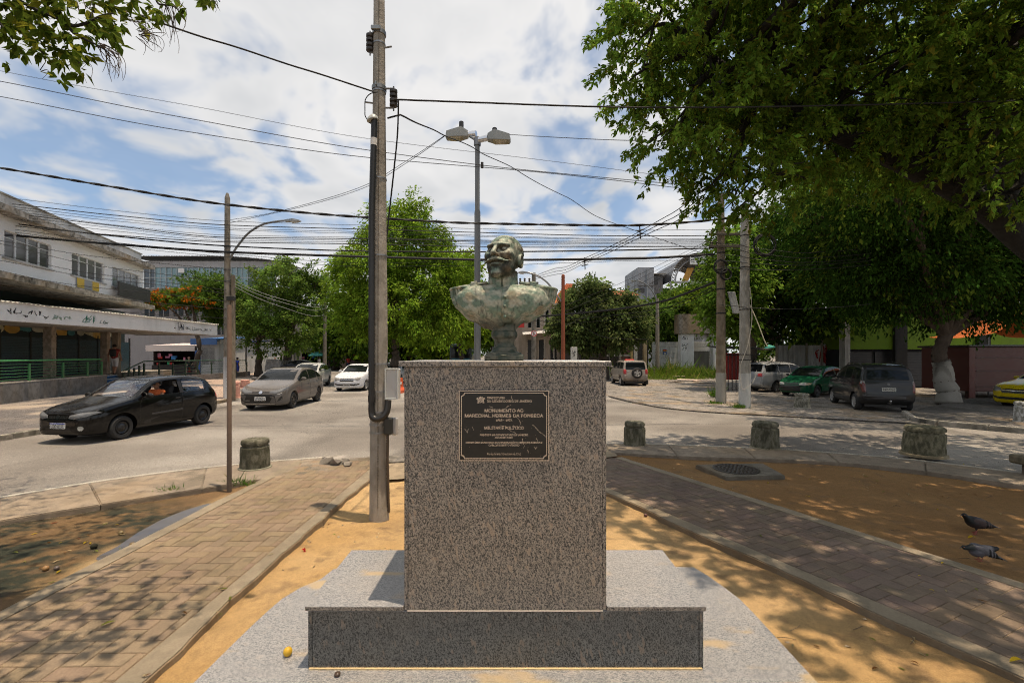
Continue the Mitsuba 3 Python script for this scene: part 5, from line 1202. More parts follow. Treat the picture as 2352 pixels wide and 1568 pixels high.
SEDAN = dict(L=4.35, r=0.31, axles=(0.86, 3.43), ws=(1.22, 2.0, 3.30, 3.90), glass=(1.35, 3.72), pillars=[(2.36, 2.44), (3.18, 3.24)], tum=0.28,
    top=[(0, .50), (.04, .64), (.35, .83), (1.05, 1.0), (1.22, 1.05), (1.6, 1.27), (2.02, 1.44), (2.4, 1.49), (2.9, 1.48), (3.3, 1.40), (3.9, 1.15), (4.15, 1.10), (4.28, 1.04), (4.35, .70)],
    belt=[(0, .48), (.04, .60), (.35, .79), (1.05, .95), (1.4, .985), (2.5, 1.02), (3.5, 1.07), (4.1, 1.05), (4.28, .98), (4.35, .66)],
    bot=[(0, .30), (.06, .20), (.5, .18), (3.7, .19), (4.2, .26), (4.35, .40)], wid=[(0, .50), (.04, .63), (.15, .75), (.5, .845), (1.2, .865), (3.2, .865), (3.9, .83), (4.2, .77), (4.31, .70), (4.35, .6)],
    doors=[[(1.36, .29), (2.38, .29), (2.40, 1.0), (2.36, 1.37), (2.02, 1.36), (1.40, 1.0), (1.30, .8)], [(2.40, .29), (3.08, .29), (3.20, .6), (3.34, .9), (3.28, 1.05), (3.15, 1.33), (2.38, 1.37), (2.42, 1.0)]],
    mirror=(1.52, 1.09), bonnet=0.16, rim='multi', rimcol=(0.05, 0.05, 0.05),
    bits=[('headlight', 'f', [(.30, .66), (.52, .62), (.72, .70), (.84, .80), (.80, .84), (.55, .76), (.32, .71)], 0.008, 'lens', dict(col=CLEAR, bulge=0.012)),
          ('grille', 'f', [(-.56, .30), (.56, .30), (.50, .54), (.60, .60), (-.60, .60), (-.50, .54)], 0.004, 'satin', dict(col=(0.012, 0.012, 0.012), two=False)),
          ('grille_top', 'f', [(-.30, .645), (.30, .645), (.30, .69), (-.30, .69)], 0.005, 'satin', dict(col=(0.02, 0.02, 0.02), two=False)),
          ('badge', 'f', Point(0, .665).buffer(0.06), 0.014, 'chrome', dict(two=False)), ('fog_recess', 'f', [(.58, .34), (.74, .40), (.73, .54), (.64, .46)], 0.006, 'satin', dict(col=(0.012, 0.012, 0.012))),
          ('day_lamp', 'f', [(.60, .60), (.72, .625), (.72, .64), (.60, .615)], 0.008, 'lens', dict(col=(0.8, 0.8, 0.78))), ('lip', 'f', [(-.5, .255), (.5, .255), (.5, .27), (-.5, .27)], 0.010, 'chrome', dict(two=False)),
          ('tail_light', 'r', [(.42, .84), (.72, .82), (.80, .95), (.74, 1.01), (.42, .93)], 0.008, 'lens', dict(col=RED, bulge=0.01))],
    plates=[('f', PLW, .44, 'LTM3401', False)])
GROUPS = {}
car, W_, raw, on = make_car('car', 'brownish grey sedan turning into the road behind the black hatchback', (-9.2, 18.55, -0.12), (0.06, -1), SEDAN, (0.125, 0.114, 0.104))
sil = dict(SEDAN, rim='cover', plates=[])
make_car('car', 'silver sedan half hidden behind the brownish grey sedan', (-12.95, 29.2, -0.12), (0.12, -1), sil, (0.46, 0.47, 0.46), detail=1)
make_car('car', 'dark sedan parked sideways beyond the white-painted tree trunk', (-18.9, 40, -0.05), (-1, -0.15), dict(SEDAN, plates=[]), (0.03, 0.03, 0.033), detail=1)

HATCH5 = dict(L=3.93, r=0.30, axles=(0.80, 3.33), ws=(1.15, 1.85, 3.38, 3.70), glass=(1.32, 3.50), pillars=[(2.30, 2.38), (3.08, 3.14)], tum=0.27,
    top=[(0, .52), (.04, .66), (.3, .84), (1.0, 1.0), (1.15, 1.04), (1.5, 1.25), (1.88, 1.42), (2.3, 1.475), (2.8, 1.475), (3.2, 1.43), (3.42, 1.36), (3.70, 1.04), (3.80, .95), (3.89, .84), (3.93, .62)],
    belt=[(0, .50), (.04, .62), (.3, .80), (1.0, .95), (1.4, .98), (2.5, 1.02), (3.4, 1.06), (3.68, 1.01), (3.80, .90), (3.89, .79), (3.93, .58)],
    bot=[(0, .30), (.06, .20), (.5, .18), (3.3, .19), (3.75, .25), (3.93, .38)], wid=[(0, .50), (.04, .63), (.15, .75), (.5, .835), (1.2, .852), (2.9, .852), (3.5, .82), (3.78, .77), (3.89, .70), (3.93, .6)],
    doors=[[(1.28, .29), (2.32, .29), (2.34, 1.0), (2.30, 1.36), (1.92, 1.35), (1.36, 1.0), (1.26, .8)], [(2.34, .29), (2.98, .29), (3.08, .6), (3.22, .9), (3.18, 1.05), (3.06, 1.34), (2.32, 1.36), (2.36, 1.0)]],
    mirror=(1.46, 1.08), bonnet=0.13, rim='cover', rimcol=(0.4, 0.4, 0.4),
    bits=[('headlight', 'f', [(.40, .66), (.60, .60), (.78, .68), (.82, .80), (.70, .80), (.44, .73)], 0.008, 'lens', dict(col=(0.22, 0.21, 0.19), bulge=0.012)),
          ('grille', 'f', [(-.36, .56), (.36, .56), (.42, .64), (-.42, .64)], 0.005, 'satin', dict(col=(0.015, 0.015, 0.015), two=False)), ('grille', 'f', [(-.40, .68), (.40, .68), (.38, .72), (-.38, .72)], 0.005, 'satin', dict(col=(0.015, 0.015, 0.015), two=False)),
          ('grille_bar', 'f', [(-.42, .648), (.42, .648), (.40, .668), (-.40, .668)], 0.010, 'chrome', dict(two=False)), ('badge', 'f', [(-.07, .64), (.07, .64), (.08, .675), (-.08, .675)], 0.02, 'chrome', dict(two=False)),
          ('air_intake', 'f', [(-.70, .40), (-.45, .33), (.45, .33), (.70, .40), (.70, .46), (.45, .42), (-.45, .42), (-.70, .46)], 0.005, 'satin', dict(col=(0.02, 0.02, 0.02), two=False)),
          ('tail_light', 'r', [(.56, .70), (.72, .70), (.78, .86), (.72, .98), (.60, .92)], 0.008, 'lens', dict(col=RED, bulge=0.01))],
    plates=[('f', (0.3, 0.3, 0.29), .38, 'LSM4656', False)])
make_car('car', 'white hatchback coming down the avenue towards the camera', (-9.05, 27.0, -0.12), (-0.03, -1), HATCH5, (0.66, 0.68, 0.70))
make_car('car', 'pale silver car half hidden behind the near pole, following the white hatchback', (-8.7, 33.5, -0.12), (0.0, -1), dict(HATCH5, plates=[]), (0.40, 0.43, 0.46), detail=1)

SUV = dict(L=4.0, r=0.335, axles=(0.82, 3.31), ws=(1.12, 1.66, 3.80, 3.93), glass=(1.28, 3.78), pillars=[(2.16, 2.26), (2.98, 3.08)], tum=0.20,
    top=[(0, .68), (.04, .82), (.3, 1.0), (.95, 1.10), (1.10, 1.14), (1.4, 1.40), (1.70, 1.58), (2.1, 1.63), (2.9, 1.64), (3.5, 1.62), (3.78, 1.58), (3.90, 1.15), (3.97, 1.0), (4.0, .72)],
    belt=[(0, .66), (.04, .79), (.3, .96), (.95, 1.06), (1.3, 1.09), (2.5, 1.11), (3.6, 1.12), (3.90, 1.09), (3.97, .94), (4.0, .69)],
    bot=[(0, .42), (.06, .32), (.5, .28), (3.3, .28), (3.8, .34), (4.0, .46)], wid=[(0, .55), (.04, .68), (.15, .78), (.5, .86), (1.2, .865), (3.2, .865), (3.7, .845), (3.9, .80), (3.97, .76), (4.0, .70)],
    doors=[[(1.24, .40), (2.18, .40), (2.20, 1.1), (2.17, 1.53), (1.76, 1.52), (1.28, 1.12)], [(2.20, .40), (2.86, .40), (3.0, .75), (3.10, 1.1), (3.06, 1.53), (2.19, 1.54), (2.22, 1.1)]],
    mirror=(1.42, 1.20), bonnet=0.10, rim='alloy', rimcol=(0.5, 0.5, 0.5), rails=(1.75, 3.5), railcol=(0.04, 0.04, 0.04),
    bits=[('headlight', 'f', [(.45, .80), (.72, .80), (.78, .95), (.50, .93)], 0.008, 'lens', dict(col=CLEAR)), ('grille', 'f', [(-.42, .78), (.42, .78), (.42, .93), (-.42, .93)], 0.005, 'satin', dict(col=(0.02, 0.02, 0.02), two=False)),
          ('tail_light', 'r', [(.60, .80), (.78, .80), (.80, 1.10), (.62, 1.10)], 0.010, 'lens', dict(col=RED, bulge=0.012)), ('tailgate_line', 'r', shapely.box(-.60, .55, .60, 1.12).buffer(0.006).difference(shapely.box(-.60, .55, .60, 1.12)), 0.004, 'satin', dict(col=(0.01, 0.01, 0.01), two=False)),
          ('bumper', 'r', [(-.80, .46), (.80, .46), (.82, .70), (.62, .76), (.60, .54), (-.60, .54), (-.62, .76), (-.82, .70)], 0.006, 'satin', dict(col=(0.30, 0.25, 0.21), two=False, bulge=0.03)),
          ('door_handle', 'r', [(-.56, .99), (-.42, .99), (-.42, 1.02), (-.56, 1.02)], 0.02, 'chrome', dict(two=False))],
    plates=[('r', (0.08, 0.085, 0.09), .47, 'KWV7213', False)])
car, W_, raw, on = make_car('car', 'champagne sport utility car with a spare wheel on its tailgate, driving away', (7.95, 31.2, -0.12), (0.0, 1), SUV, (0.30, 0.265, 0.225))
tyre, rim, back = wheel_meshes(0.335, 'alloy')
k = fresh(sub(car, 'spare_wheel'))
B = np.array([[0, 1, 0, 4.06], [1, 0, 0, -0.06], [0, 0, 1, 0.86], [0, 0, 0, 1.0]])
for nm, m_, mt, cl in (('tyre', None, None, None), ('rim', rim, 'metal', (0.55, 0.53, 0.5)), ('rim_back', back, 'satin', (0.02, 0.02, 0.02))):
    if m_ is not None: put(sub(k, nm), W_(xf(m_, B)), mt, col=cl, smooth=35)
    else: put(sub(k, 'tyre'), W_(xf(meshkit.WRITTEN[tyre['filename']][:2], B)), 'rubber', smooth=35)
v_, f_ = hull([(2.0, -.30, 1.66), (2.0, .30, 1.66), (2.25, -.30, 1.66), (2.25, .30, 1.66), (2.03, -.27, 1.74), (2.03, .27, 1.74), (2.22, -.27, 1.74), (2.22, .27, 1.74)])
put(sub(car, 'roof_beacon'), W_((v_ + [0.25, 0, 0.0], f_)), 'lens', col=(0.6, 0.05, 0.03))
for s_ in (-1, 1): put(sub(car, 'mud_flap'), W_(box((3.72, s_ * 0.78 - 0.09, 0.12), (3.735, s_ * 0.78 + 0.09, 0.4))), 'rubber')

WAGON = dict(SUV, L=4.25, r=0.305, axles=(0.82, 3.29), ws=(1.22, 1.95, 3.95, 4.12), glass=(1.40, 3.95), pillars=[(2.34, 2.42), (3.12, 3.19)], tum=0.25,
    top=[(0, .54), (.04, .68), (.3, .86), (1.0, 1.02), (1.2, 1.07), (1.6, 1.33), (1.98, 1.52), (2.4, 1.58), (3.2, 1.58), (3.7, 1.54), (3.95, 1.48), (4.12, 1.12), (4.20, .98), (4.25, .66)],
    belt=[(0, .52), (.04, .64), (.3, .82), (1.0, .97), (1.4, 1.0), (2.5, 1.04), (3.7, 1.08), (4.10, 1.06), (4.20, .92), (4.25, .62)],
    bot=[(0, .30), (.06, .21), (.5, .19), (3.5, .20), (4.05, .27), (4.25, .40)], wid=[(0, .50), (.04, .64), (.15, .75), (.5, .82), (1.2, .832), (3.3, .832), (3.9, .80), (4.12, .75), (4.21, .70), (4.25, .62)],
    doors=[[(1.36, .30), (2.36, .30), (2.38, 1.02), (2.34, 1.46), (2.02, 1.45), (1.44, 1.02), (1.32, .8)], [(2.38, .30), (3.0, .30), (3.12, .65), (3.24, .95), (3.20, 1.45), (2.36, 1.46), (2.40, 1.02)]],
    mirror=(1.56, 1.12), rails=(2.0, 3.8), railcol=(0.05, 0.05, 0.05), rim='multi', rimcol=(0.35, 0.35, 0.35),
    bits=[('headlight', 'f', [(.45, .66), (.70, .66), (.78, .82), (.50, .78)], 0.008, 'lens', dict(col=CLEAR)), ('tail_light', 'r', [(.42, .86), (.70, .84), (.76, .98), (.70, 1.03), (.44, 1.0)], 0.010, 'lens', dict(col=RED, bulge=0.012))], plates=[('r', PLW, .62, 'LPX8034', False)])
make_car('car', 'silver grey station wagon parked behind the pale pole on the right', (15.1, 25.4, -0.1), (0.965, 0.26), WAGON, (0.33, 0.34, 0.35), dirt=0.2)

GREEN = dict(HATCH3, rim='steel', rimcol=(0.03, 0.03, 0.03), mirrorcol=(0.015, 0.015, 0.015), plates=[('f', PLW, .40, 'KMN2719', False)],
    bits=[('headlight', 'f', [(.34, .58), (.60, .57), (.74, .62), (.74, .68), (.60, .70), (.36, .67)], 0.008, 'lens', dict(col=(0.5, 0.5, 0.46), bulge=0.01)), ('indicator', 'f', [(.60, .575), (.74, .62), (.74, .68), (.62, .69)], 0.012, 'lens', dict(col=(0.55, 0.36, 0.16))),
          ('grille', 'f', [(-.30, .60), (.30, .60), (.30, .66), (-.30, .66)], 0.005, 'satin', dict(col=(0.01, 0.01, 0.01), two=False)), ('bumper', 'f', [(-.72, .28), (.72, .28), (.74, .55), (-.74, .55)], 0.012, 'satin', dict(col=(0.018, 0.018, 0.018), two=False, bulge=0.02)),
          ('tail_light', 'r', [(.55, .66), (.70, .66), (.72, .9), (.60, .9)], 0.008, 'lens', dict(col=RED))])
make_car('car', 'dark green hatchback with black bumper parked nose out on the right', (15.0, 22.7, -0.1), (-0.86, -0.50), GREEN, (0.006, 0.085, 0.040), dirt=0.2)

MPV = dict(SUV, L=3.95, r=0.305, axles=(0.80, 3.30), ws=(1.05, 1.78, 3.66, 3.84), glass=(1.2, 3.66), pillars=[(2.20, 2.28), (2.98, 3.05)], tum=0.21,
    top=[(0, .56), (.04, .70), (.3, .92), (.85, 1.07), (1.05, 1.12), (1.4, 1.42), (1.80, 1.60), (2.2, 1.66), (2.9, 1.67), (3.4, 1.63), (3.66, 1.56), (3.84, 1.14), (3.90, 1.0), (3.95, .66)],
    belt=[(0, .54), (.04, .66), (.3, .88), (.85, 1.02), (1.3, 1.05), (2.5, 1.08), (3.5, 1.11), (3.82, 1.08), (3.90, .95), (3.95, .62)],
    bot=[(0, .32), (.06, .22), (.5, .20), (3.3, .21), (3.75, .27), (3.95, .40)], wid=[(0, .50), (.04, .64), (.15, .76), (.5, .84), (1.2, .850), (3.1, .850), (3.6, .825), (3.84, .78), (3.91, .74), (3.95, .66)],
    doors=[[(1.20, .32), (2.22, .32), (2.24, 1.06), (2.20, 1.54), (1.84, 1.53), (1.26, 1.06), (1.16, .8)], [(2.24, .32), (2.90, .32), (3.04, .68), (3.12, 1.0), (3.06, 1.53), (2.22, 1.55), (2.26, 1.06)]],
    mirror=(1.42, 1.16), rails=(1.9, 3.4), railcol=(0.03, 0.03, 0.03), rim='multi', rimcol=(0.55, 0.55, 0.55),
    bits=[('headlight', 'f', [(.45, .70), (.72, .70), (.80, .88), (.50, .82)], 0.008, 'lens', dict(col=CLEAR)), ('tail_light', 'r', [(.66, .70), (.76, .70), (.80, 1.0), (.76, 1.10), (.68, 1.08)], 0.012, 'lens', dict(col=(0.12, 0.008, 0.008), bulge=0.01)), ('tail_lamp', 'r', [(.67, .98), (.79, .98), (.77, 1.10), (.68, 1.08)], 0.016, 'lens', dict(col=(0.2, 0.2, 0.2))),
          ('badge', 'r', Point(0, .98).buffer(0.045), 0.012, 'satin', dict(two=False, col=(0.12, 0.12, 0.12))), ('bumper', 'r', [(-.76, .42), (.76, .42), (.80, .62), (-.80, .62)], 0.008, 'satin', dict(col=(0.02, 0.02, 0.022), two=False, bulge=0.03))],
    plates=[('r', (0.42, 0.42, 0.38), .80, 'KXD7263', False)])
car, W_, raw, on = make_car('car', 'dark grey people carrier with roof rails parked in the shade, its back to the camera', (13.72, 17.6, -0.1), (0.34, 0.94), MPV, (0.020, 0.021, 0.024), dirt=0.2)
tb = put(sub(car, 'tow_bar'), W_(tube([(3.85, 0, 0.33), (4.05, 0, 0.33), (4.08, 0, 0.38)], 0.025, 8)), 'metal', col=(0.3, 0.3, 0.3))
put(sub(tb, 'tow_ball'), W_((lambda s_: (s_.vertices * 0.035 + [4.08, 0, 0.41], s_.faces))(trimesh.creation.icosphere(2))), 'chrome', smooth=True)
make_car('car', 'bright yellow car cut off by the right edge of the frame', (20.0, 16.6, -0.04), (-1, -0.12), dict(HATCH5, plates=[], rimcol=(0.6, 0.6, 0.6)), (0.62, 0.46, 0.008), detail=1)
GF = 'distant cars on the avenue under the trees'
for x, y, c, hd, lab in ((-14.5, 92, (0.6, 0.6, 0.6), -1, 'distant white car on the avenue, left of the bus'), (-11.8, 84, (0.35, 0.37, 0.4), -1, 'distant silver car on the avenue, nearest to the bus'), (-18.6, 96, (0.25, 0.26, 0.28), -1, 'distant grey car on the avenue, leftmost of the far row')):
    make_car('car', lab, (x, y, -0.12), (0.1, hd), dict(HATCH5, plates=[]), c, GF, detail=1)
# ================================================================ trees and plants
def unit(v): return v / (np.linalg.norm(v, axis=-1, keepdims=True) + 1e-12)
def leaf_cloud(pos, axis, L, W, r, fold=0.18):
    """One folded diamond per leaf."""
    n = len(pos); axis = unit(axis); up = unit(r.normal(0, 0.55, (n, 3)) + [0, 0, 1.0])
    sd = unit(np.cross(axis, up)); nr = np.cross(sd, axis)
    L = np.broadcast_to(L, (n,))[:, None]; W = np.broadcast_to(W, (n,))[:, None]
    mid = pos + axis * L * 0.45
    v = np.stack([pos, mid + sd * W + nr * W * fold, pos + axis * L - nr * L * 0.10, mid - sd * W + nr * W * fold], 1).reshape(-1, 3)
    b = np.arange(n)[:, None] * 4
    return v, np.vstack([b + [0, 1, 2], b + [0, 2, 3]])
def leaf_put(key, mesh, col, r, var=0.22, alt=None, altp=0.0, n=4):
    v, f = mesh; k = len(v) // n
    c = np.asarray(col) * np.exp(r.normal(0, var, (k, 1))) * (1 + r.normal(0, 0.06, (k, 3)))
    if alt is not None:
        m = r.random(k) < altp; c[m] = np.asarray(alt) * np.exp(r.normal(0, 0.2, (m.sum(), 1)))
    kk = put(key, mesh, 'leaf', uv=enc(np.repeat(np.clip(c, 0, 1), n, 0), 0, len(v)))
    return kk
def blob_points(blobs, n, r, shell=0.55):
    """Random points in a set of ellipsoids, crowded towards their skins."""
    vol = np.array([np.prod(b[1]) for b in blobs]); w = vol ** 0.75; w /= w.sum()
    idx = r.choice(len(blobs), n, p=w)
    c = np.array([b[0] for b in blobs], float)[idx]; rad = np.array([b[1] for b in blobs], float)[idx]
    d = unit(r.normal(0, 1, (n, 3))); q = r.random(n) ** (1 / 3) * (1 - shell) + shell * (0.72 + 0.28 * r.random(n))
    return c + d * rad * q[:, None], unit(d / rad)
def limb(a, b, r0, r1, r, sag=0.12, n=9):
    t = np.linspace(0, 1, n)[:, None]; p = np.asarray(a) * (1 - t) + np.asarray(b) * t
    L = np.linalg.norm(np.asarray(b) - a)
    p = p + np.sin(t * PI) * np.array([0, 0, 1.0]) * sag * L + np.cumsum(r.normal(0, 0.022 * L, (n, 3)), 0) * np.sin(t * PI)
    return tube(p, np.linspace(r0, r1, n), 8), p
def tree(name, label, base, blobs, n_clump, per, leaf, col, trunk_r, seed, group=None, clump_r=0.55, droop=0.3, crown_lab=None, alt=None, altp=0, trunk_top=None, lean=(0, 0), white=0.0, barkcol=(0.10, 0.08, 0.06), shell=0.55, var=0.22, aspect=0.32, limbs=None):
    r = np.random.default_rng(seed)
    t = thing(name, label, 'tree', group)
    base = np.asarray(base, float)
    ctr = np.mean([b[0] for b in blobs], 0); zt = trunk_top if trunk_top else min(b[0][2] - 0.3 * b[1][2] for b in blobs)
    top = np.array([base[0] + lean[0], base[1] + lean[1], zt])
    m, p = limb(base - [0, 0, 0.15], top, trunk_r * 1.15, trunk_r * 0.72, r, 0.0, 12)
    v, f = m; h = np.clip(1 - (v[:, 2] - base[2]) / (trunk_r * 3), 0, 1) ** 2
    v[:, :2] += (v[:, :2] - base[:2]) * h[:, None] * (0.15 if white else 0.45)
    put(sub(t, 'trunk'), (v, f), 'bark', col=barkcol, smooth=True)
    if white:
        zz = np.linspace(base[2] - 0.02, base[2] + white, 14); w = np.column_stack([np.interp(zz, p[:, 2], p[:, 0]), np.interp(zz, p[:, 2], p[:, 1]), zz])
        rz = np.interp(zz, p[:, 2], np.linspace(trunk_r * 1.15, trunk_r * 0.72, len(p))) * (1 + 0.15 * np.clip(1 - (zz - base[2]) / (trunk_r * 3), 0, 1) ** 2) * 1.05 + 0.012
        k = put(sub(t, 'painted_trunk'), tube(w, rz, 16), 'worn', col=(0.30, 0.285, 0.25), dirt=1.0, smooth=True); labels[k] = {'label': 'whitewashed foot of the trunk'}
    for b in blobs:
        e = np.asarray(b[0], float) + [0, 0, -0.15 * b[1][2]]
        m, q = limb(p[-2], e, trunk_r * 0.55, trunk_r * 0.14, r, 0.05)
        put(sub(t, 'limb'), m, 'bark', col=barkcol, smooth=True)
        for _ in range(3):
            e2 = np.asarray(b[0]) + unit(r.normal(0, 1, 3)) * np.asarray(b[1]) * 0.8
            m, _q = limb(q[r.integers(4, 8)], e2, trunk_r * 0.22, trunk_r * 0.05, r, 0.05, 7)
            put(sub(t, 'limb'), m, 'bark', col=barkcol, smooth=True)
    cp, cd = blob_points(blobs, n_clump, r, shell)
    n = n_clump * per; idx = np.repeat(np.arange(n_clump), per)
    sdir = unit(cd * [1, 1, 0.5] + r.normal(0, 0.55, (n_clump, 3)) - [0, 0, droop * 0.7]); sl = clump_r * r.uniform(1.2, 3.2, n_clump)
    cp = cp * 1.0 + cd * (r.normal(0, 0.22, n_clump) * clump_r * 2)[:, None]
    off = sdir[idx] * ((r.random(n) - 0.35) * sl[idx])[:, None] + r.normal(0, 1, (n, 3)) * clump_r * np.array([0.42, 0.42, 0.30])
    pos = cp[idx] + off; pos[:, 2] -= 0.25 * droop * np.linalg.norm(off, axis=1)
    ax = unit(off) * 0.8 + cd[idx] * 0.6 + r.normal(0, 0.5, (n, 3)) - [0, 0, droop]
    L = leaf * np.exp(r.normal(0, 0.2, n))
    kc = np.exp(r.normal(0, 0.27, n_clump))                               # young and old shoots differ from clump to clump
    msh = leaf_cloud(pos, ax, L, L * aspect, r)
    c = np.asarray(col) * kc[idx][:, None] * np.exp(r.normal(0, var, (n, 1))) * (1 + r.normal(0, 0.05, (n, 3)))
    if alt is not None:
        mk = (r.random(n_clump) < altp)[idx] & (r.random(n) < 0.75); c[mk] = np.asarray(alt) * np.exp(r.normal(0, 0.2, (mk.sum(), 1)))
    k = put(sub(t, 'crown'), msh, 'leaf_dark' if np.mean(col) < 0.06 else 'leaf', uv=enc(np.repeat(np.clip(c, 0, 1), 4, 0), 0, n * 4))
    labels[k] = {'label': crown_lab or 'leafy crown', 'kind': 'stuff'}
    return t
def B(u, v, d, ru, rv, rd=None):
    """A crown blob read off the frame: middle, half width and half height there, at distance d."""
    s = F / d; return (Q(u, v, d), (ru / s, rd if rd else ru / s, rv / s))

GRN, GRB, GRD = (0.065, 0.115, 0.018), (0.17, 0.26, 0.022), (0.035, 0.068, 0.015)
# the near tree at the right: a low limb reaching in from outside the frame
r = np.random.default_rng(101)
nt = thing('tree', 'big near tree whose leafy limb hangs over the right half of the square', 'tree')
BK = (0.020, 0.016, 0.013)
pts = smooth_line([(9.6, 5.2, -0.1), (9.4, 5.8, 1.6), (8.95, 6.9, 2.9), (8.4, 7.3, 3.6), (7.7, 7.5, 4.4), (6.6, 7.6, 5.05), (5.4, 7.6, 5.6), (4.2, 7.5, 6.2), (3.0, 7.4, 6.9)], 6)
put(sub(nt, 'trunk'), tube(pts, np.linspace(0.33, 0.05, len(pts)), 12), 'bark', col=BK, smooth=True)
nb = [B(1500, 60, 7.3, 120, 130, 1.3), B(1640, 130, 7.2, 150, 170, 1.5), B(1480, 150, 7.5, 90, 110, 1.0), B(1800, 80, 7.4, 170, 180, 1.6), B(1560, 290, 7.4, 100, 90, 1.0), B(1700, 300, 7.2, 150, 110, 1.3), B(1660, 420, 7.6, 70, 90, 0.8), B(1760, 430, 7.3, 110, 80, 1.0),
      B(1950, 200, 7.2, 190, 170, 1.6), B(2100, 90, 7.0, 200, 190, 1.6), B(1900, 330, 7.4, 130, 70, 1.0), B(2280, 200, 6.8, 180, 190, 1.4), B(2150, 290, 7.2, 180, 90, 1.2), B(2380, 60, 6.6, 220, 230, 1.6), B(2020, -120, 6.6, 340, 160, 2.0), B(1620, -80, 7.0, 230, 130, 1.6),
      ((5.2, 4.6, 8.3), (2.6, 1.7, 1.4)), ((7.6, 4.4, 8.0), (2.4, 1.8, 1.5)), ((3.3, 5.5, 8.6), (1.5, 1.2, 0.9)), ((4.6, 2.6, 7.6), (1.6, 1.4, 1.0)), ((7.2, 2.2, 7.4), (1.9, 1.6, 1.2)), ((8.4, 8.6, 6.8), (1.9, 2.0, 1.8)), B(1740, 200, 9.4, 150, 180, 1.6), B(1960, 330, 9.4, 170, 120, 1.6), B(2200, 260, 9.4, 220, 170, 1.8), B(2330, 330, 8.8, 120, 110, 1.2), B(1620, 210, 9.0, 90, 140, 1.2), ((4.2, 7.0, 8.6), (1.8, 1.5, 1.0)), ((6.5, 6.2, 8.9), (2.2, 1.6, 1.0)), ((3.6, 4.1, 7.6), (1.2, 1.0, 0.8)), ((6.5, 9.3, 7.2), (2.0, 1.2, 1.0)), ((5.6, 3.6, 8.4), (2.2, 1.4, 0.9)), B(2250, 400, 7.0, 90, 60, 0.8), B(2330, 440, 6.8, 60, 50, 0.7), ((8.2, 0.2, 7.6), (2.8, 2.2, 1.2)), ((11.2, 4.2, 7.4), (2.2, 2.8, 1.6)), ((12.0, 8.6, 7.6), (2.2, 2.6, 1.6)), ((5.4, -0.8, 8.0), (2.4, 2.0, 1.1))]  # closing blobs of the list lie out of view, added to deepen the shade
tips = []
for b in nb:
    a = pts[np.argmin(np.linalg.norm(pts[10:] - b[0], axis=1)) + 10]
    m, q = limb(a, b[0], 0.075, 0.022, r, 0.06); put(sub(nt, 'limb'), m, 'bark', col=BK, smooth=True)
    for _ in range(6):
        e = np.asarray(b[0]) + unit(r.normal(0, 1, 3)) * np.asarray(b[1]) * 0.85
        m, q2 = limb(q[r.integers(3, 9)], e, 0.026, 0.006, r, 0.04, 7); put(sub(nt, 'limb'), m, 'bark', col=BK, smooth=True); tips.append(q2)
nc = 7600; cp, cd = blob_points(nb, nc, r, 0.5)
# hanging sprays: each a drooping twig with leaves along it
m = 9; t = np.linspace(0.15, 1, m)
dirs = unit(cd * [1, 1, 0.5] + r.normal(0, 0.8, (nc, 3)) + [0, 0, -0.12]); Ls = r.uniform(0.18, 0.5, nc)
tw = cp[:, None] + dirs[:, None] * (t * 1.0)[None, :, None] * Ls[:, None, None] + np.array([0, 0, -0.22])[None, None] * (t ** 2)[None, :, None] * Ls[:, None, None]
per = 4
pos = np.repeat(tw, per, axis=1).reshape(-1, 3); n = len(pos); pos += r.normal(0, 0.02, (n, 3))
tang = np.repeat(unit(dirs[:, None] + np.array([0, 0, -0.5]) * t[None, :, None]), per, axis=1).reshape(-1, 3)
ax = unit(tang * 0.7 + r.normal(0, 0.65, (n, 3)) - [0, 0, 0.25])
L = 0.098 * np.exp(r.normal(0, 0.22, n)); msh = leaf_cloud(pos, ax, L, L * 0.22, r)
c = np.exp(r.normal(0, 0.25, nc)).repeat(m * per)[:, None] * np.array([0.14, 0.225, 0.032]) * np.exp(r.normal(0, 0.25, (n, 1))) * (1 + r.normal(0, 0.07, (n, 3)))
young = r.random(n) < 0.07; c[young] = np.array([0.20, 0.20, 0.03])
k = put(sub(nt, 'crown'), msh, 'leaf', uv=enc(np.repeat(np.clip(c, 0, 1), 4, 0), 0, n * 4)); labels[k] = {'label': 'dense crown of narrow drooping leaves', 'kind': 'stuff'}
sel = r.permutation(nc)[:900]
k = put(sub(nt, 'twigs'), join([tube(np.vstack([cp[i], tw[i][::2]]), 0.0035, 3, cap=False) for i in sel]), 'bark', col=BK); labels[k] = {'label': 'fine hanging twigs', 'kind': 'stuff'}

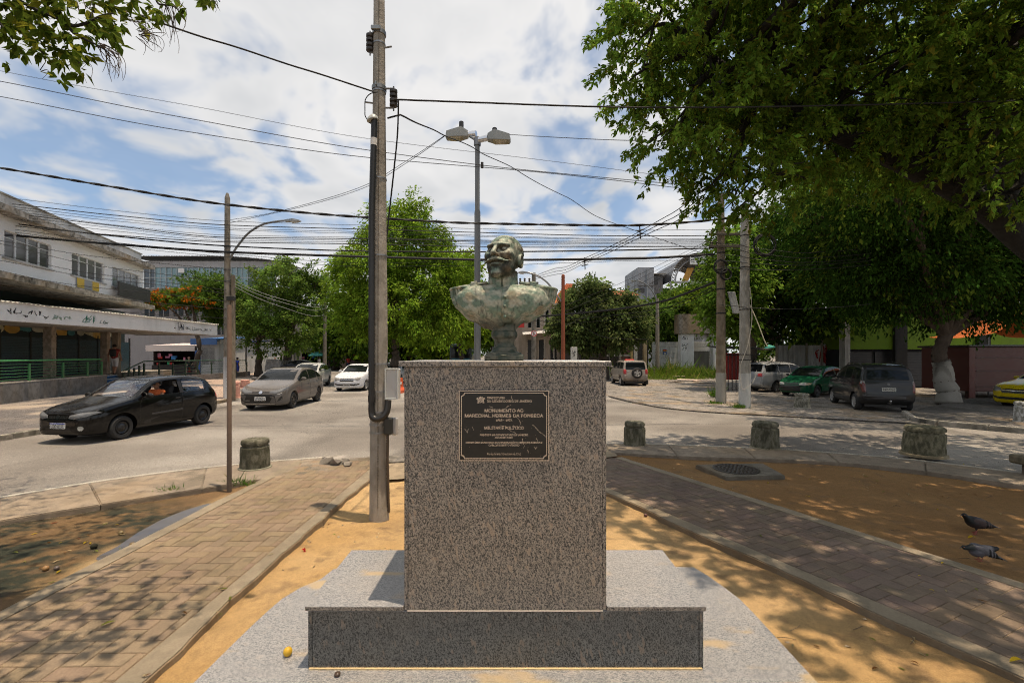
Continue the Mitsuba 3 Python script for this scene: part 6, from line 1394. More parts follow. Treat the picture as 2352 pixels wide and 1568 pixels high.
# the big dark tree behind it, its trunk whitewashed
tree('tree', 'dark broad tree with a whitewashed trunk behind the parked people carrier', (17.3, 18.0, 0.0), [B(2010, 540, 17.5, 150, 130, 3.0), B(2180, 470, 18, 170, 150, 3.5), B(2330, 560, 18, 150, 180, 3.5), B(1960, 625, 18.5, 100, 70, 2.2), B(2120, 620, 17.5, 150, 90, 3.0), B(2260, 660, 17.5, 110, 70, 2.5), B(2440, 520, 18, 140, 220, 3), B(1905, 500, 19, 90, 90, 2.2), ((19, 22, 7.0), (4, 3, 2.8)), ((13, 15.6, 7.6), (3, 2.4, 1.4)), ((10.8, 13.6, 8.0), (2.2, 1.9, 1.1)), ((20.5, 19.5, 6.5), (3, 2.5, 2)), B(1830, 470, 18, 60, 60, 1.6), B(2060, 700, 18.5, 90, 34, 2.0), B(2200, 715, 18.5, 80, 26, 2.0), ((15.5, 14.2, 8.2), (2.6, 2.2, 1.3)), ((19.5, 15.2, 7.6), (3.0, 2.2, 1.5)), ((15.5, 21.5, 7.6), (3.2, 2.4, 1.6)), ((23.0, 17.0, 6.8), (3.0, 3.0, 2.0))],
     3500, 46, 0.17, (0.045, 0.095, 0.016), 0.30, 11, clump_r=0.42, droop=0.6, white=1.65, trunk_top=3.0, aspect=0.22, alt=(0.15, 0.21, 0.03), altp=0.14)
tree('tree', 'shaggy dark tree over the grey station wagon, behind the pole pair', (15.4, 29.0, -0.1), [B(1790, 640, 29, 100, 80, 3), B(1720, 590, 30, 90, 80, 3), B(1850, 560, 29, 100, 100, 3), B(1880, 690, 29, 80, 80, 3), B(1750, 700, 30, 80, 70, 2.6), B(1930, 620, 30, 90, 120, 3), B(1810, 765, 32, 70, 40, 2), B(1760, 740, 33, 50, 40, 2)], 760, 34, 0.30, (0.04, 0.078, 0.015), 0.3, 12, clump_r=0.55, droop=0.4, trunk_top=3.2, alt=(0.17, 0.25, 0.03), altp=0.22)
tree('tree', 'light green young tree between the ruined portal and the dark pole', (11.9, 26.2, -0.1), [B(1672, 610, 26, 34, 60, 1.4), B(1700, 645, 26, 50, 56, 1.6), B(1652, 690, 26, 34, 50, 1.3), B(1680, 720, 26, 50, 50, 1.4), B(1690, 550, 26, 34, 36, 1.2)], 300, 30, 0.24, (0.15, 0.25, 0.035), 0.14, 13, clump_r=0.42, droop=0.5, trunk_top=3.2)
tree('tree', 'bright yellow-green tree sprouting over the ruined portal', (18.9, 50, -0.1), [B(1580, 700, 49, 38, 28, 2.0), B(1562, 722, 49, 28, 24, 1.8), B(1605, 688, 49, 28, 24, 1.8), B(1560, 745, 49, 22, 18, 1.6)], 240, 40, 0.30, (0.20, 0.29, 0.03), 0.16, 14, clump_r=0.42, droop=0.5, trunk_top=3.4, alt=(0.09, 0.15, 0.02), altp=0.3)
tree('tree', 'green tree on the slope below the school building', (19.5, 50, 0), [B(1545, 710, 50, 44, 36, 3), B(1590, 700, 52, 50, 30, 3), B(1530, 755, 50, 46, 50, 3), B(1630, 670, 50, 34, 36, 3), B(1500, 735, 48, 36, 44, 3)], 420, 26, 0.42, (0.075, 0.13, 0.022), 0.3, 15, clump_r=0.8, trunk_top=3.5, alt=(0.15, 0.22, 0.04), altp=0.2)
tree('tree', 'dense rounded mango tree right of the red lamp pole', (7.6, 37.5, -0.1), [B(1345, 710, 37, 62, 62, 2.2), B(1400, 745, 37, 70, 60, 2.2), B(1330, 760, 37, 52, 45, 2.0), B(1450, 735, 37.5, 42, 50, 1.8), B(1300, 745, 37, 34, 45, 1.6), B(1352, 672, 37, 42, 30, 1.8), B(1425, 695, 37.5, 36, 28, 1.6)], 760, 40, 0.25, (0.11, 0.15, 0.05), 0.34, 16, clump_r=0.40, droop=0.7, trunk_top=2.8, shell=0.75, alt=(0.16, 0.19, 0.07), altp=0.22)
# trees along the avenue
tree('tree', 'tall feathery bright green tree on the median, behind the near pole', (-8.3, 32, -0.05), [B(925, 560, 32, 95, 75, 3), B(860, 620, 31, 80, 70, 2.6), B(985, 640, 32, 95, 80, 3), B(905, 700, 31, 130, 70, 3), B(1035, 680, 32, 55, 90, 2.6), B(815, 665, 32, 52, 70, 2.4), B(1000, 735, 31, 80, 50, 2.6), B(840, 740, 32, 60, 40, 2.2), B(935, 510, 32, 48, 40, 1.8), B(880, 500, 32.5, 40, 34, 1.6), B(985, 555, 32, 50, 44, 2.0), B(798, 610, 32, 30, 26, 1.4), B(950, 475, 32, 26, 24, 1.4), B(1070, 610, 32, 24, 36, 1.6)],
     1150, 64, 0.20, (0.205, 0.31, 0.034), 0.34, 21, clump_r=0.42, droop=0.75, trunk_top=3.8, alt=(0.14, 0.24, 0.025), altp=0.3, aspect=0.24)
tree('tree', 'slimmer bright green tree just left of the double street lamp', (-5.2, 47, -0.05), [B(1065, 640, 46, 36, 60, 2.4), B(1090, 720, 46, 40, 60, 2.6), B(1060, 745, 46, 45, 45, 2.6)], 330, 28, 0.36, (0.22, 0.33, 0.03), 0.26, 22, clump_r=0.6, trunk_top=4)
tree('tree', 'leaning green street tree left of the near pole, over the parked cars', (-20.2, 40, 0.0), [B(650, 640, 39, 60, 52, 2.4), B(700, 680, 40, 48, 55, 2.2), B(620, 720, 39, 60, 50, 2.4), B(680, 750, 39, 55, 55, 2.2), B(600, 770, 39, 40, 40, 2.0), B(725, 640, 40, 26, 34, 1.4)], 430, 60, 0.20, (0.13, 0.21, 0.04), 0.36, 23, clump_r=0.42, droop=0.5, trunk_top=4.5, lean=(0.9, 0), white=1.5, alt=(0.14, 0.2, 0.04), altp=0.25)
tree('tree', 'dark green tree at the market stalls, left of the near pole', (-24, 62, 0), [B(770, 720, 60, 45, 60, 3.4), B(800, 770, 60, 55, 45, 3.4), B(750, 780, 60, 40, 40, 3), B(835, 750, 58, 40, 60, 3.2)], 420, 30, 0.42, (0.10, 0.18, 0.028), 0.36, 24, clump_r=0.9, trunk_top=4.6, alt=(0.2, 0.29, 0.03), altp=0.3)
tree('flame_tree', 'flame tree with orange blossom in front of the glass office block', (-26.0, 37.5, 0.4), [B(385, 686, 37, 52, 11, 2.2), B(440, 690, 37, 42, 12, 2.0), B(348, 694, 38, 28, 9, 1.8), B(425, 672, 37, 30, 8, 1.6)], 300, 40, 0.17, (0.10, 0.17, 0.025), 0.20, 25, clump_r=0.22, droop=0.1, trunk_top=4.2, alt=(0.60, 0.17, 0.02), altp=0.30, crown_lab='flat crown speckled with orange blossom')
tree('tree', 'dark green tree behind the far left pole', (-22.5, 40.5, 0.0), [B(470, 660, 40, 40, 24, 2.4), B(515, 680, 40, 42, 36, 2.4), B(560, 710, 41, 30, 50, 2.0), B(500, 715, 41, 34, 22, 2.0)], 330, 50, 0.20, (0.08, 0.14, 0.025), 0.28, 26, clump_r=0.6, trunk_top=4.6, alt=(0.13, 0.2, 0.03), altp=0.2)
GT = 'trees lining the avenue in the distance'
r2 = np.random.default_rng(77)
for n, (u, d, hh, w) in enumerate([(870, 58, 9, 4.2), (945, 66, 9, 4.4), (985, 80, 9, 5), (1015, 58, 7.5, 3.6), (1045, 92, 10, 6), (1130, 62, 9.5, 4.6), (1165, 75, 10, 5.5), (1195, 90, 11, 6), (900, 95, 10, 6), (830, 90, 10, 7), (790, 78, 9.5, 5.5)]):
    c = Q(u, HY, d); 
    bl = [((c[0] + r2.normal(0, w * 0.35), d + r2.normal(0, w * 0.3), hh * 0.62 + r2.normal(0, 0.8)), (w * 0.62, w * 0.6, hh * 0.27)) for _ in range(4)]
    tree('avenue_tree', ['bright green', 'dark green', 'mid green'][n % 3] + (' nearer' if d < 70 else ' farther' if d < 85 else ' farthest') + ' avenue tree, ' + ('far down the left side' if u < 880 else 'beyond the median' if u < 1060 else 'behind the bust'), (c[0], d, -0.1), bl, 230, 24, 0.55, [(0.20, 0.31, 0.03), (0.065, 0.12, 0.022), (0.11, 0.19, 0.028)][n % 3], 0.28, 300 + n, GT, clump_r=0.95, trunk_top=hh * 0.38)
# branch of another tree, reaching in at the top left, its trunk outside the frame
r = np.random.default_rng(55)
lt = thing('tree', 'tree outside the frame whose sparse leafy branches hang in at the top left corner', 'tree')
tr = smooth_line([(-5.4, 1.2, -0.1), (-5.3, 1.5, 2.0), (-4.9, 2.1, 3.6), (-4.4, 2.7, 4.6)], 8)
put(sub(lt, 'trunk'), tube(tr, np.linspace(0.26, 0.12, len(tr)), 12), 'bark', col=BK, smooth=True)
D0 = 3.3
brs = [[(-40, -40, D0), (40, 0, D0), (100, 30, D0), (150, 50, D0), (172, 58, D0)], [(150, 50, D0), (170, 60, D0), (205, 50, D0), (240, 34, D0 + .05), (262, 32, D0 + .05)], [(150, 50, D0), (165, 72, D0), (190, 88, D0), (225, 105, D0), (250, 122, D0)], [(40, 0, D0), (60, 60, D0 + .1), (85, 105, D0 + .1), (100, 125, D0 + .1)],
       [(205, -60, D0 + .2), (215, 12, D0 + .2), (208, 40, D0 + .1), (205, 42, D0 + .1)], [(330, -60, D0 + .4), (355, -10, D0 + .4), (365, 10, D0 + .4), (395, 14, D0 + .4), (410, 25, D0 + .4)], [(460, -60, D0 + .6), (490, -20, D0 + .6), (505, 5, D0 + .6)], [(-40, -40, D0), (-10, 40, D0 - .1), (30, 90, D0 - .1)]]
m, q = limb(tr[-1], Q(*brs[0][0]), 0.1, 0.03, r, 0.05); put(sub(lt, 'limb'), m, 'bark', col=BK, smooth=True)
for i in (4, 5, 6):
    m, q = limb(tr[-1], Q(*brs[i][0]), 0.06, 0.012, r, 0.12); put(sub(lt, 'limb'), m, 'bark', col=BK, smooth=True)
P0, A0_ = [], []
def whorl(p, d, n, s):
    a = unit(np.asarray(d) + r.normal(0, 0.65, (n, 3)) - [0, 0, 0.25]); P0.append(np.asarray(p) + a * 0.012); A0_.append(a)
for i, b in enumerate(brs):
    p = smooth_line([Q(*q) for q in b], 8); put(sub(lt, 'branch'), tube(p, np.linspace(0.013 if i else 0.02, 0.004, len(p)), 7), 'bark', col=BK, smooth=True)
def spray(u, v, d, ru, rv, n):
    for _ in range(n):
        q = Q(u + r.normal(0, ru), v + r.normal(0, rv), d + r.normal(0, 0.12)); whorl(q, r.normal(0, 1, 3) * 0.5 + [0, 0, -0.3], r.integers(4, 8), 1)
for a in [(60, 20, D0, 50, 32, 46), (30, 50, D0, 38, 26, 22), (110, 25, D0 + .1, 30, 22, 18), (135, 90, D0, 26, 18, 16), (175, 112, D0 + .05, 24, 16, 12), (225, 50, D0, 30, 14, 14), (262, 66, D0, 18, 18, 9), (280, 25, D0 + .1, 16, 12, 6), (365, 22, D0 + .4, 16, 8, 6), (400, 22, D0 + .4, 8, 6, 3), (345, 58, D0 + .1, 8, 8, 3), (490, 5, D0 + .6, 16, 8, 5), (90, 120, D0 + .1, 10, 10, 5), (45, 115, D0 + .1, 10, 6, 3), (140, 168, D0, 6, 8, 2), (182, 158, D0, 6, 10, 2), (255, 15, D0 + .2, 14, 12, 6)]: spray(*a)
# the rest of that tree, above and left of the frame, throws the dappled shade on the left path
for c, s_, n_ in (((-2.1, 3.1, 5.3), (0.45, 0.45, 0.2), 90), ((-2.4, 2.65, 5.0), (0.55, 0.35, 0.2), 110), ((-2.9, 2.45, 5.2), (0.5, 0.4, 0.2), 80), ((-4.2, 4.6, 6.4), (0.8, 0.7, 0.3), 130), ((-5.4, 5.7, 8.2), (1.0, 0.6, 0.4), 120), ((-6.7, 6.6, 9.0), (0.8, 0.6, 0.4), 70), ((-4.6, 3.2, 6.0), (0.9, 0.9, 0.5), 120), ((-5.8, 4.7, 7.4), (0.9, 0.8, 0.5), 130), ((-6.6, 3.6, 6.8), (1.0, 0.9, 0.5), 120), ((-2.5, 2.0, 4.9), (0.55, 0.45, 0.25), 45)):
    for _ in range(n_): whorl(np.asarray(c) + r.normal(0, 0.55, 3) * s_ * 1.2, r.normal(0, 1, 3), r.integers(4, 8), 1)
    m, q = limb(tr[-1], c, 0.07, 0.015, r, 0.05); put(sub(lt, 'limb'), m, 'bark', col=BK, smooth=True)
P0, A0_ = np.vstack(P0), np.vstack(A0_); n = len(P0); L = 0.075 * np.exp(r.normal(0, 0.22, n))
k = leaf_put(sub(lt, 'crown'), leaf_cloud(P0, A0_, L, L * 0.24, r), (0.085, 0.125, 0.018), r, 0.25, (0.24, 0.25, 0.03), 0.15); labels[k] = {'label': 'sparse oval leaves at the ends of the branches', 'kind': 'stuff'}
bt = []
for (u, v, du, dv, d, n_) in [(225, 105, 55, 70, D0, 12), (250, 122, 12, 80, D0, 9), (320, 80, 40, 40, D0 + .1, 14), (385, 5, 20, 95, D0 + .4, 14), (170, 150, 25, 40, D0, 5), (95, 165, 0, 20, D0 + .1, 2), (300, 40, 45, 55, D0 + .1, 8), (470, 0, 15, 20, D0 + .5, 3), (200, 20, -5, -40, D0, 3)]:
    for _ in range(n_):
        a = np.array([u + r.normal(0, 8), v + r.normal(0, 5)]); e = a + np.array([du, dv]) * r.uniform(0.4, 1.15) + r.normal(0, 10, 2); mid = (a + e) / 2 + r.normal(0, 9, 2) + [6, -8]
        bt.append(tube(smooth_line([Q(*a, d), Q(*mid, d + 0.04), Q(*e, d + r.normal(0, 0.08))], 5), np.linspace(0.0032, 0.0012, 11), 4, cap=False))
k = put(sub(lt, 'twigs'), join(bt), 'bark', col=(0.09, 0.075, 0.06)); labels[k] = {'label': 'bare hanging twigs', 'kind': 'stuff'}
# far wood closing the view
r = np.random.default_rng(90)
bl = []
for x in np.arange(-150, 170, 7.5):
    d = 150 + r.normal(0, 8); hgt = r.uniform(8, 13)
    bl.append(((x, d, hgt * 0.45), (6.5, 5, hgt * 0.5)))
cp, cd = blob_points(bl, 2600, r, 0.6); n = 2600 * 9; idx = np.repeat(np.arange(2600), 9)
pos = cp[idx] + r.normal(0, 1, (n, 3)) * [1.1, 1.1, 0.7]; pos = pos[pos[:, 2] > -0.1]; n = len(pos)
k = leaf_put('distant_wood', leaf_cloud(pos, r.normal(0, 1, (n, 3)), np.full(n, 1.2), 0.45, r), (0.06, 0.10, 0.022), r); tag(k, 'far-off green trees closing the view along the horizon', 'trees', kind='stuff')

# weeds, tufts and low plants
def tuft(name, label, c, n, h, spread, seed, col=(0.10, 0.19, 0.03), w=0.012, cat='grass', group=None, kind=None, wild=0.6):
    r = np.random.default_rng(seed)
    p = np.asarray(c) + np.column_stack([r.normal(0, 1, n) * spread[0], r.normal(0, 1, n) * spread[1], np.zeros(n)])
    ax = unit(np.column_stack([r.normal(0, wild, n), r.normal(0, wild, n), np.ones(n)]))
    L = h * np.exp(r.normal(0, 0.35, n)); k = leaf_put(name, leaf_cloud(p, ax, L, np.full(n, w), r), col, r, 0.25, (0.3, 0.27, 0.08), 0.1)
    return tag(k, label, cat, group, kind)
def gtuft(u, v, n, h, sp, seed, label, d=None):
    p = P(u, v, -0.04); tuft('grass_tuft', label, p, n, h, (sp, sp * 0.5), seed, w=0.006)
gtuft(392, 1130, 70, 0.085, 0.10, 1, 'small green grass tuft at the edge of the kerb strip, left of the thin post')
gtuft(545, 1112, 90, 0.10, 0.11, 2, 'green grass tuft at the foot of the thin rusty post')
gtuft(876, 1176, 26, 0.05, 0.03, 3, 'tiny green sprout at the foot of the near concrete pole')
gtuft(575, 1117, 24, 0.09, 0.03, 4, 'thin grass tuft just right of the thin rusty post')
tuft('weeds', 'tall green weeds in front of the white wall on the right', (14.6, 42.0, -0.1), 3200, 0.75, (2.0, 1.2), 31, col=(0.16, 0.24, 0.03), w=0.028, cat='weeds', kind='stuff')
tuft('weeds', 'weeds and grass growing before the ruined portal', (17.6, 40.5, -0.1), 2400, 0.6, (2.0, 1.3), 32, col=(0.12, 0.19, 0.03), w=0.022, cat='weeds', kind='stuff')
tuft('weeds', 'ragged grass round the dumped boards on the right', (12.8, 37.2, -0.1), 900, 0.28, (1.7, 0.5), 33, col=(0.15, 0.22, 0.035), w=0.018, cat='weeds', kind='stuff')
gp_ = [(8.3, 18.6, 0.08), (9.6, 21.5, 0.30), (8.55, 17.1, 0.12)]
for n, (x, y, h) in enumerate(gp_): tuft('weeds', ['small weeds at the foot of the dark pole', 'green weeds between the pole pair and the wagon', 'little green plant at the foot of the pale pole'][n], (x, y, -0.09), 160, h * 1.2, (0.14, 0.1), 40 + n, cat='weeds', kind='stuff')
# ================================================================ buildings
WHT, DRK = (0.78, 0.78, 0.77), (0.02, 0.022, 0.025)
# ---- the white two-storey commercial block at the left. Facade line: t = 0 at the frame's edge, 1 at the far corner
FA, FB = np.array([-20.7, 18.4]), np.array([-24.3, 30.0]); FD = FB - FA; FL = np.linalg.norm(FD); fu = FD / FL; fn = np.array([fu[1], -fu[0]])   # fn points to the street
wb = thing('commercial_building', 'long white two-storey building with stained eaves and dark shutters at the left', 'building')
def wf(t, out=0.0): return FA + FD * t + fn * out
def wall(name, t0, t1, z0, z1, out, th, mat='worn', parent=None, **k):
    return put(sub(parent or wb, name), slab(wf(t0, out), wf(t1, out), th, z0, z1), mat, **k)
wins = [(0.018, 0.254), (0.38, 0.62), (0.689, 0.954)]
wins = [(-1.05, -0.75), (-0.5, -0.2)] + wins
ZW0, ZW1 = 5.92, 7.03
# upper wall built round its window openings
edges = [-1.6] + [e for w in wins for e in w] + [1.0]
for i in range(0, len(edges), 2): wall('wall', edges[i], edges[i + 1], 5.2, 7.62, 0, 0.25, col=WHT, dirt=0.06)
for a, b in wins:
    wall('wall', a, b, 5.2, ZW0, 0, 0.25, col=WHT, dirt=0.06); wall('wall', a, b, ZW1, 7.62, 0, 0.25, col=WHT, dirt=0.06)
put(sub(wb, 'end_wall'), slab(wf(1.0, -0.25), wf(1.0, -9), 0.25, 5.2, 8.45), 'worn', col=(0.6, 0.6, 0.59), dirt=0.4)
wall('parapet', -1.6, 1.0, 7.86, 8.5, -0.12, 0.2, col=(0.60, 0.59, 0.57), dirt=0.4)
wall('parapet_coping', -1.6, 1.003, 8.5, 8.56, -0.06, 0.3, col=(0.3, 0.29, 0.27), dirt=0.8)
wall('roof_slab', -1.6, 0.995, 7.62, 7.84, -0.2, 8.5, col=(0.5, 0.49, 0.46), dirt=0.6)
wall('eave', -1.6, 1.02, 7.60, 7.855, 0.55, 0.73, 'concrete', col=(0.34, 0.33, 0.30), dirt=0.9)
wall('floor_slab', -1.6, 1.02, 4.93, 5.19, 0.55, 9, 'concrete', col=(0.30, 0.28, 0.25), dirt=1.0)
for a, b in wins:
    n = 4; L = (b - a) / n
    for i in range(n):
        w = wall('window', a + i * L + 0.003, a + (i + 1) * L - 0.003, ZW0 + 0.03, ZW1 - 0.03, -0.10, 0.02, 'lens', col=np.array((0.13, 0.13, 0.135)) * (0.45 if a < 0.3 else 1.0), dirt=0.1)
        fr = [slab(wf(a + i * L, -0.07), wf(a + i * L + 0.0045, -0.07), 0.06, ZW0, ZW1), slab(wf(a + (i + 1) * L - 0.0045, -0.07), wf(a + (i + 1) * L, -0.07), 0.06, ZW0, ZW1)]
        fr += [slab(wf(a + i * L + 0.005, -0.075), wf(a + (i + 1) * L - 0.005, -0.075), 0.05, z, z + 0.035) for z in (ZW0 + 0.002, ZW1 - 0.30, ZW1 - 0.04)]
        put(sub(w, 'frame'), join(fr), 'satin', col=(0.55, 0.56, 0.56), dirt=0.2)
    wall('window_sill', a - 0.01, b + 0.01, ZW0 - 0.08, ZW0 - 0.002, 0.08, 0.2, col=(0.5, 0.5, 0.49), dirt=0.6)
k = wall('sign_panel', 0.405, 0.565, 5.35, 5.86, 0.06, 0.05, 'satin', col=(0.30, 0.31, 0.32), dirt=0.2); labels[k] = {'label': 'grey and yellow sign panel under the middle window'}
put(sub(k, 'yellow_side'), slab(wf(0.405, 0.066), wf(0.455, 0.066), 0.005, 5.36, 5.85), 'satin', col=(0.62, 0.42, 0.06), dirt=0.2); put(sub(k, 'yellow_side'), slab(wf(0.515, 0.066), wf(0.565, 0.066), 0.005, 5.36, 5.85), 'satin', col=(0.62, 0.42, 0.06), dirt=0.2)
k = wall('dark_sign', 0.665, 0.985, 5.33, 6.15, 0.45, 0.08, 'satin', col=(0.025, 0.027, 0.03), dirt=0.2); labels[k] = {'label': 'long dark sign board at the far end of the upper floor'}
for n in range(9): put(sub(k, 'sign_row'), slab(wf(0.68, 0.456), wf(0.975, 0.456), 0.004, 5.38 + n * 0.085, 5.385 + n * 0.085), 'satin', col=(0.09, 0.095, 0.1))
# ground floor: raised platform, columns, shutters, painted panels above them
PLZ = 0.75
put(sub(wb, 'platform'), prism(Polygon([wf(-1.6, 0.9), wf(0.52, 0.45), wf(0.52, -0.6), wf(1.5, -0.4), wf(1.5, -9), wf(-1.6, -9)]), -0.1, PLZ), 'concrete', col=(0.27, 0.24, 0.21), dirt=0.7)
rw_ = slab(wf(-1.6, 1.05), wf(0.53, 0.62), 0.14, -0.05, PLZ + 0.03); put(sub(wb, 'platform_wall'), rw_, 'concrete', col=(0.19, 0.185, 0.18), dirt=0.6)
put(sub(wb, 'platform_edge'), slab(wf(-1.6, 1.06), wf(0.53, 0.63), 0.3, PLZ + 0.031, PLZ + 0.07), 'concrete', col=(0.42, 0.38, 0.33), dirt=0.3)
for t in (-0.6, -0.1, 0.39, 0.80, 0.90):
    p = wf(t, -0.95); put(sub(wb, 'column'), xf(cbox((-0.18, -0.18, PLZ), (0.18, 0.18, 3.7), 0.02), [[fu[0], fn[0], 0, p[0]], [fu[1], fn[1], 0, p[1]], [0, 0, 1, 0], [0, 0, 0, 1]]), 'concrete', col=(0.42, 0.35, 0.28), dirt=0.6)
SD = -2.3
r = np.random.default_rng(8)
def shutter(t0, t1):
    n = 26; ms = []
    for i in range(n):
        a, b = PLZ + (2.8 - PLZ) * i / n, PLZ + (2.8 - PLZ) * (i + 1) / n
        ms.append(slab(wf(t0, SD + 0.0), wf(t1, SD + 0.0), 0.02, a + 0.006, b - 0.012))
    k = put(sub(wb, 'shutter'), slab(wf(t0, SD - 0.012), wf(t1, SD - 0.012), 0.02, PLZ, 2.81), 'satin', col=(0.012, 0.03, 0.045), dirt=0.5)
    kk = put(sub(k, 'shutter_slats'), join(ms), 'satin', col=(0.035, 0.085, 0.12), dirt=0.5); labels[kk] = {'label': 'rolled steel slats', 'kind': 'stuff'}
    put(sub(wb, 'shutter_guide'), slab(wf(t1, SD + 0.03), wf(t1 + 0.008, SD + 0.03), 0.08, PLZ, 3.1), 'satin', col=(0.02, 0.02, 0.02))
for t in np.arange(-1.5, 1.2, 0.165): shutter(t, t + 0.157)
wall('shutter_lintel', -1.6, 1.25, 2.82, 4.95, SD - 0.02, 0.2, col=(0.035, 0.05, 0.05), dirt=0.3)
# painted band over the shutters: loose cream, teal and orange shapes
for n, t in enumerate(np.arange(-0.9, 1.15, 0.075)):
    w, h = r.uniform(0.6, 1.3), r.uniform(0.16, 0.32)
    sh = shapely.affinity.scale(Point(0, 0).buffer(1, 5), w * 0.5, h) if n % 3 else shapely.affinity.rotate(sbox(-w / 2, -h * .7, w / 2, h * .7), r.uniform(-25, 25))
    v_, f_ = prism(sh, 0, 0.006); p = wf(t, SD + 0.0)
    M_ = np.array([[fu[0], 0, fn[0], p[0]], [fu[1], 0, fn[1], p[1]], [0, 1, 0, 3.22 + r.uniform(-0.06, 0.06)], [0, 0, 0, 1.0]])
    put(sub(wb, 'mural_shape'), xf((v_, f_), M_), 'worn', col=[(0.62, 0.56, 0.36), (0.55, 0.34, 0.08), (0.08, 0.24, 0.26), (0.5, 0.5, 0.38)][n % 4], dirt=0.3)
# the white canopy in front, with a corrugated roof edge and graffiti
CA, CB = np.array([-19.75, 12.0]), np.array([-20.4, 31.5]); cu = (CB - CA) / np.linalg.norm(CB - CA); cn = np.array([cu[1], -cu[0]]); CL = np.linalg.norm(CB - CA)
cz = lambda s: 3.27 + 0.0 * s
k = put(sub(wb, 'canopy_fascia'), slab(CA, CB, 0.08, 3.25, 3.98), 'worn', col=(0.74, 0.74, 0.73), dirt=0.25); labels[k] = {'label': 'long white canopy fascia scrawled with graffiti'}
fas = k
put(sub(wb, 'canopy_end'), slab(CB, CB - cn * 5.5, 0.08, 3.25, 3.98), 'worn', col=(0.5, 0.5, 0.5), dirt=0.5)
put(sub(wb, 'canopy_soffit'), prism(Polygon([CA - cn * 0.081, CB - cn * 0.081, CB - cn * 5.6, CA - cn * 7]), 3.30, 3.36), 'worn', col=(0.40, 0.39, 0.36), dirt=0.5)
def corr(uu, w):
    s = uu * CL; p = CA + np.outer(s, cu) - np.outer(w * 5.5 - 0.12, cn)
    return np.column_stack([p, 4.0 + 0.028 * np.sin(s * 2 * PI / 0.18) + w * 0.5])
k = put(sub(wb, 'canopy_roof'), grid(900, 3, corr), 'worn', col=(0.55, 0.54, 0.5), dirt=0.4, smooth=True); labels[k] = {'label': 'corrugated canopy roof sheets'}
def scrawl(seed, w, h, n):
    q = np.random.default_rng(seed); ls = []
    for i in range(n):
        x0 = w * (i + 0.5) / n - w / 2; m = q.integers(4, 7); t = np.linspace(0, 1, m)
        p = np.column_stack([x0 + q.normal(0, w / n * 0.36, m), q.uniform(-h / 2, h / 2, m)])
        ls.append(LineString(smooth_line(np.column_stack([p, t])[:, :2] + np.arange(m)[:, None] * 1e-4, 5)).buffer(max(0.010, h * 0.022), 3))
    return shapely.union_all(ls).buffer(0.004)
def on_fascia(u, shape, zc, col, nm='graffiti'):
    # where the sight line of column u of the frame meets the fascia
    t = None
    for s in np.linspace(0, CL, 800):
        p = CA + cu * s
        if HX + F * p[0] / p[1] >= u: t = s; break
    p = CA + cu * t + cn * 0.002
    put(sub(fas, nm), xf(prism(shape, 0, 0.004), np.array([[cu[0], 0, cn[0], p[0]], [cu[1], 0, cn[1], p[1]], [0, 1, 0, zc], [0, 0, 0, 1.0]])), 'worn', col=col, dirt=0.1)
for u, w, h, n, c, z, sd in ((32, 0.55, 0.26, 3, (0.02, 0.02, 0.02), 3.66, 1), (58, 0.12, 0.12, 1, (0.03, 0.03, 0.03), 3.5, 2), (82, 0.5, 0.24, 3, (0.02, 0.02, 0.02), 3.68, 3), (104, 0.2, 0.15, 1, (0.05, 0.05, 0.05), 3.5, 4), (142, 0.9, 0.20, 5, (0.2, 0.28, 0.22), 3.55, 5), (205, 0.6, 0.4, 4, (0.05, 0.17, 0.11), 3.6, 6), (240, 0.6, 0.16, 3, (0.1, 0.14, 0.12), 3.5, 7), (402, 0.12, 0.12, 1, (0.05, 0.05, 0.05), 3.55, 8), (416, 0.55, 0.5, 4, (0.02, 0.02, 0.025), 3.64, 9), (432, 0.5, 0.2, 3, (0.03, 0.03, 0.03), 3.55, 10), (452, 1.1, 0.22, 4, (0.05, 0.05, 0.05), 3.55, 11), (476, 1.0, 0.2, 3, (0.15, 0.15, 0.15), 3.55, 12)):
    on_fascia(u, scrawl(sd, w, h, n), z, c)
# green railing on the platform edge, blue steps, second railing along the ramp
def railing(name, label, pts, zt, zb, posts, col, nbar=5, wide=0.07):
    k = thing(name, label, 'railing')
    top_ = [np.array([*p, z]) for p, z in zip(pts, zt)]
    put(sub(k, 'handrail'), tube(top_, 0.038, 8), 'satin', col=np.array(col) * 1.5, dirt=0.3, smooth=40)
    P_ = lambda s, q: np.array([*(np.asarray(pts[int(min(s, len(pts) - 2))]) * (1 - (s - int(min(s, len(pts) - 2)))) + np.asarray(pts[int(min(s, len(pts) - 2)) + 1]) * (s - int(min(s, len(pts) - 2)))), q])
    Zt = lambda s: np.interp(s, range(len(zt)), zt); Zb = lambda s: np.interp(s, range(len(zb)), zb)
    for i in range(nbar):
        a = (i + 0.7) / (nbar + 0.9)
        ss_ = np.linspace(0, len(pts) - 1, 4 * len(pts)); put(sub(k, 'bar'), tube([P_(s, Zb(s) + (Zt(s) - Zb(s)) * a) for s in ss_], 0.012, 6), 'satin', col=col, dirt=0.3)
    for s in posts:
        b, t_ = P_(s, Zb(s)), P_(s, Zt(s) - 0.04)
        put(sub(k, 'post'), xf(cbox((-wide, -0.03, 0), (wide, 0.03, t_[2] - b[2] - 0.08), 0.01), [[fu[0], fn[0], 0, b[0]], [fu[1], fn[1], 0, b[1]], [0, 0, 1, b[2]], [0, 0, 0, 1]]), 'satin', col=np.array(col) * 0.9, dirt=0.4)
    return k
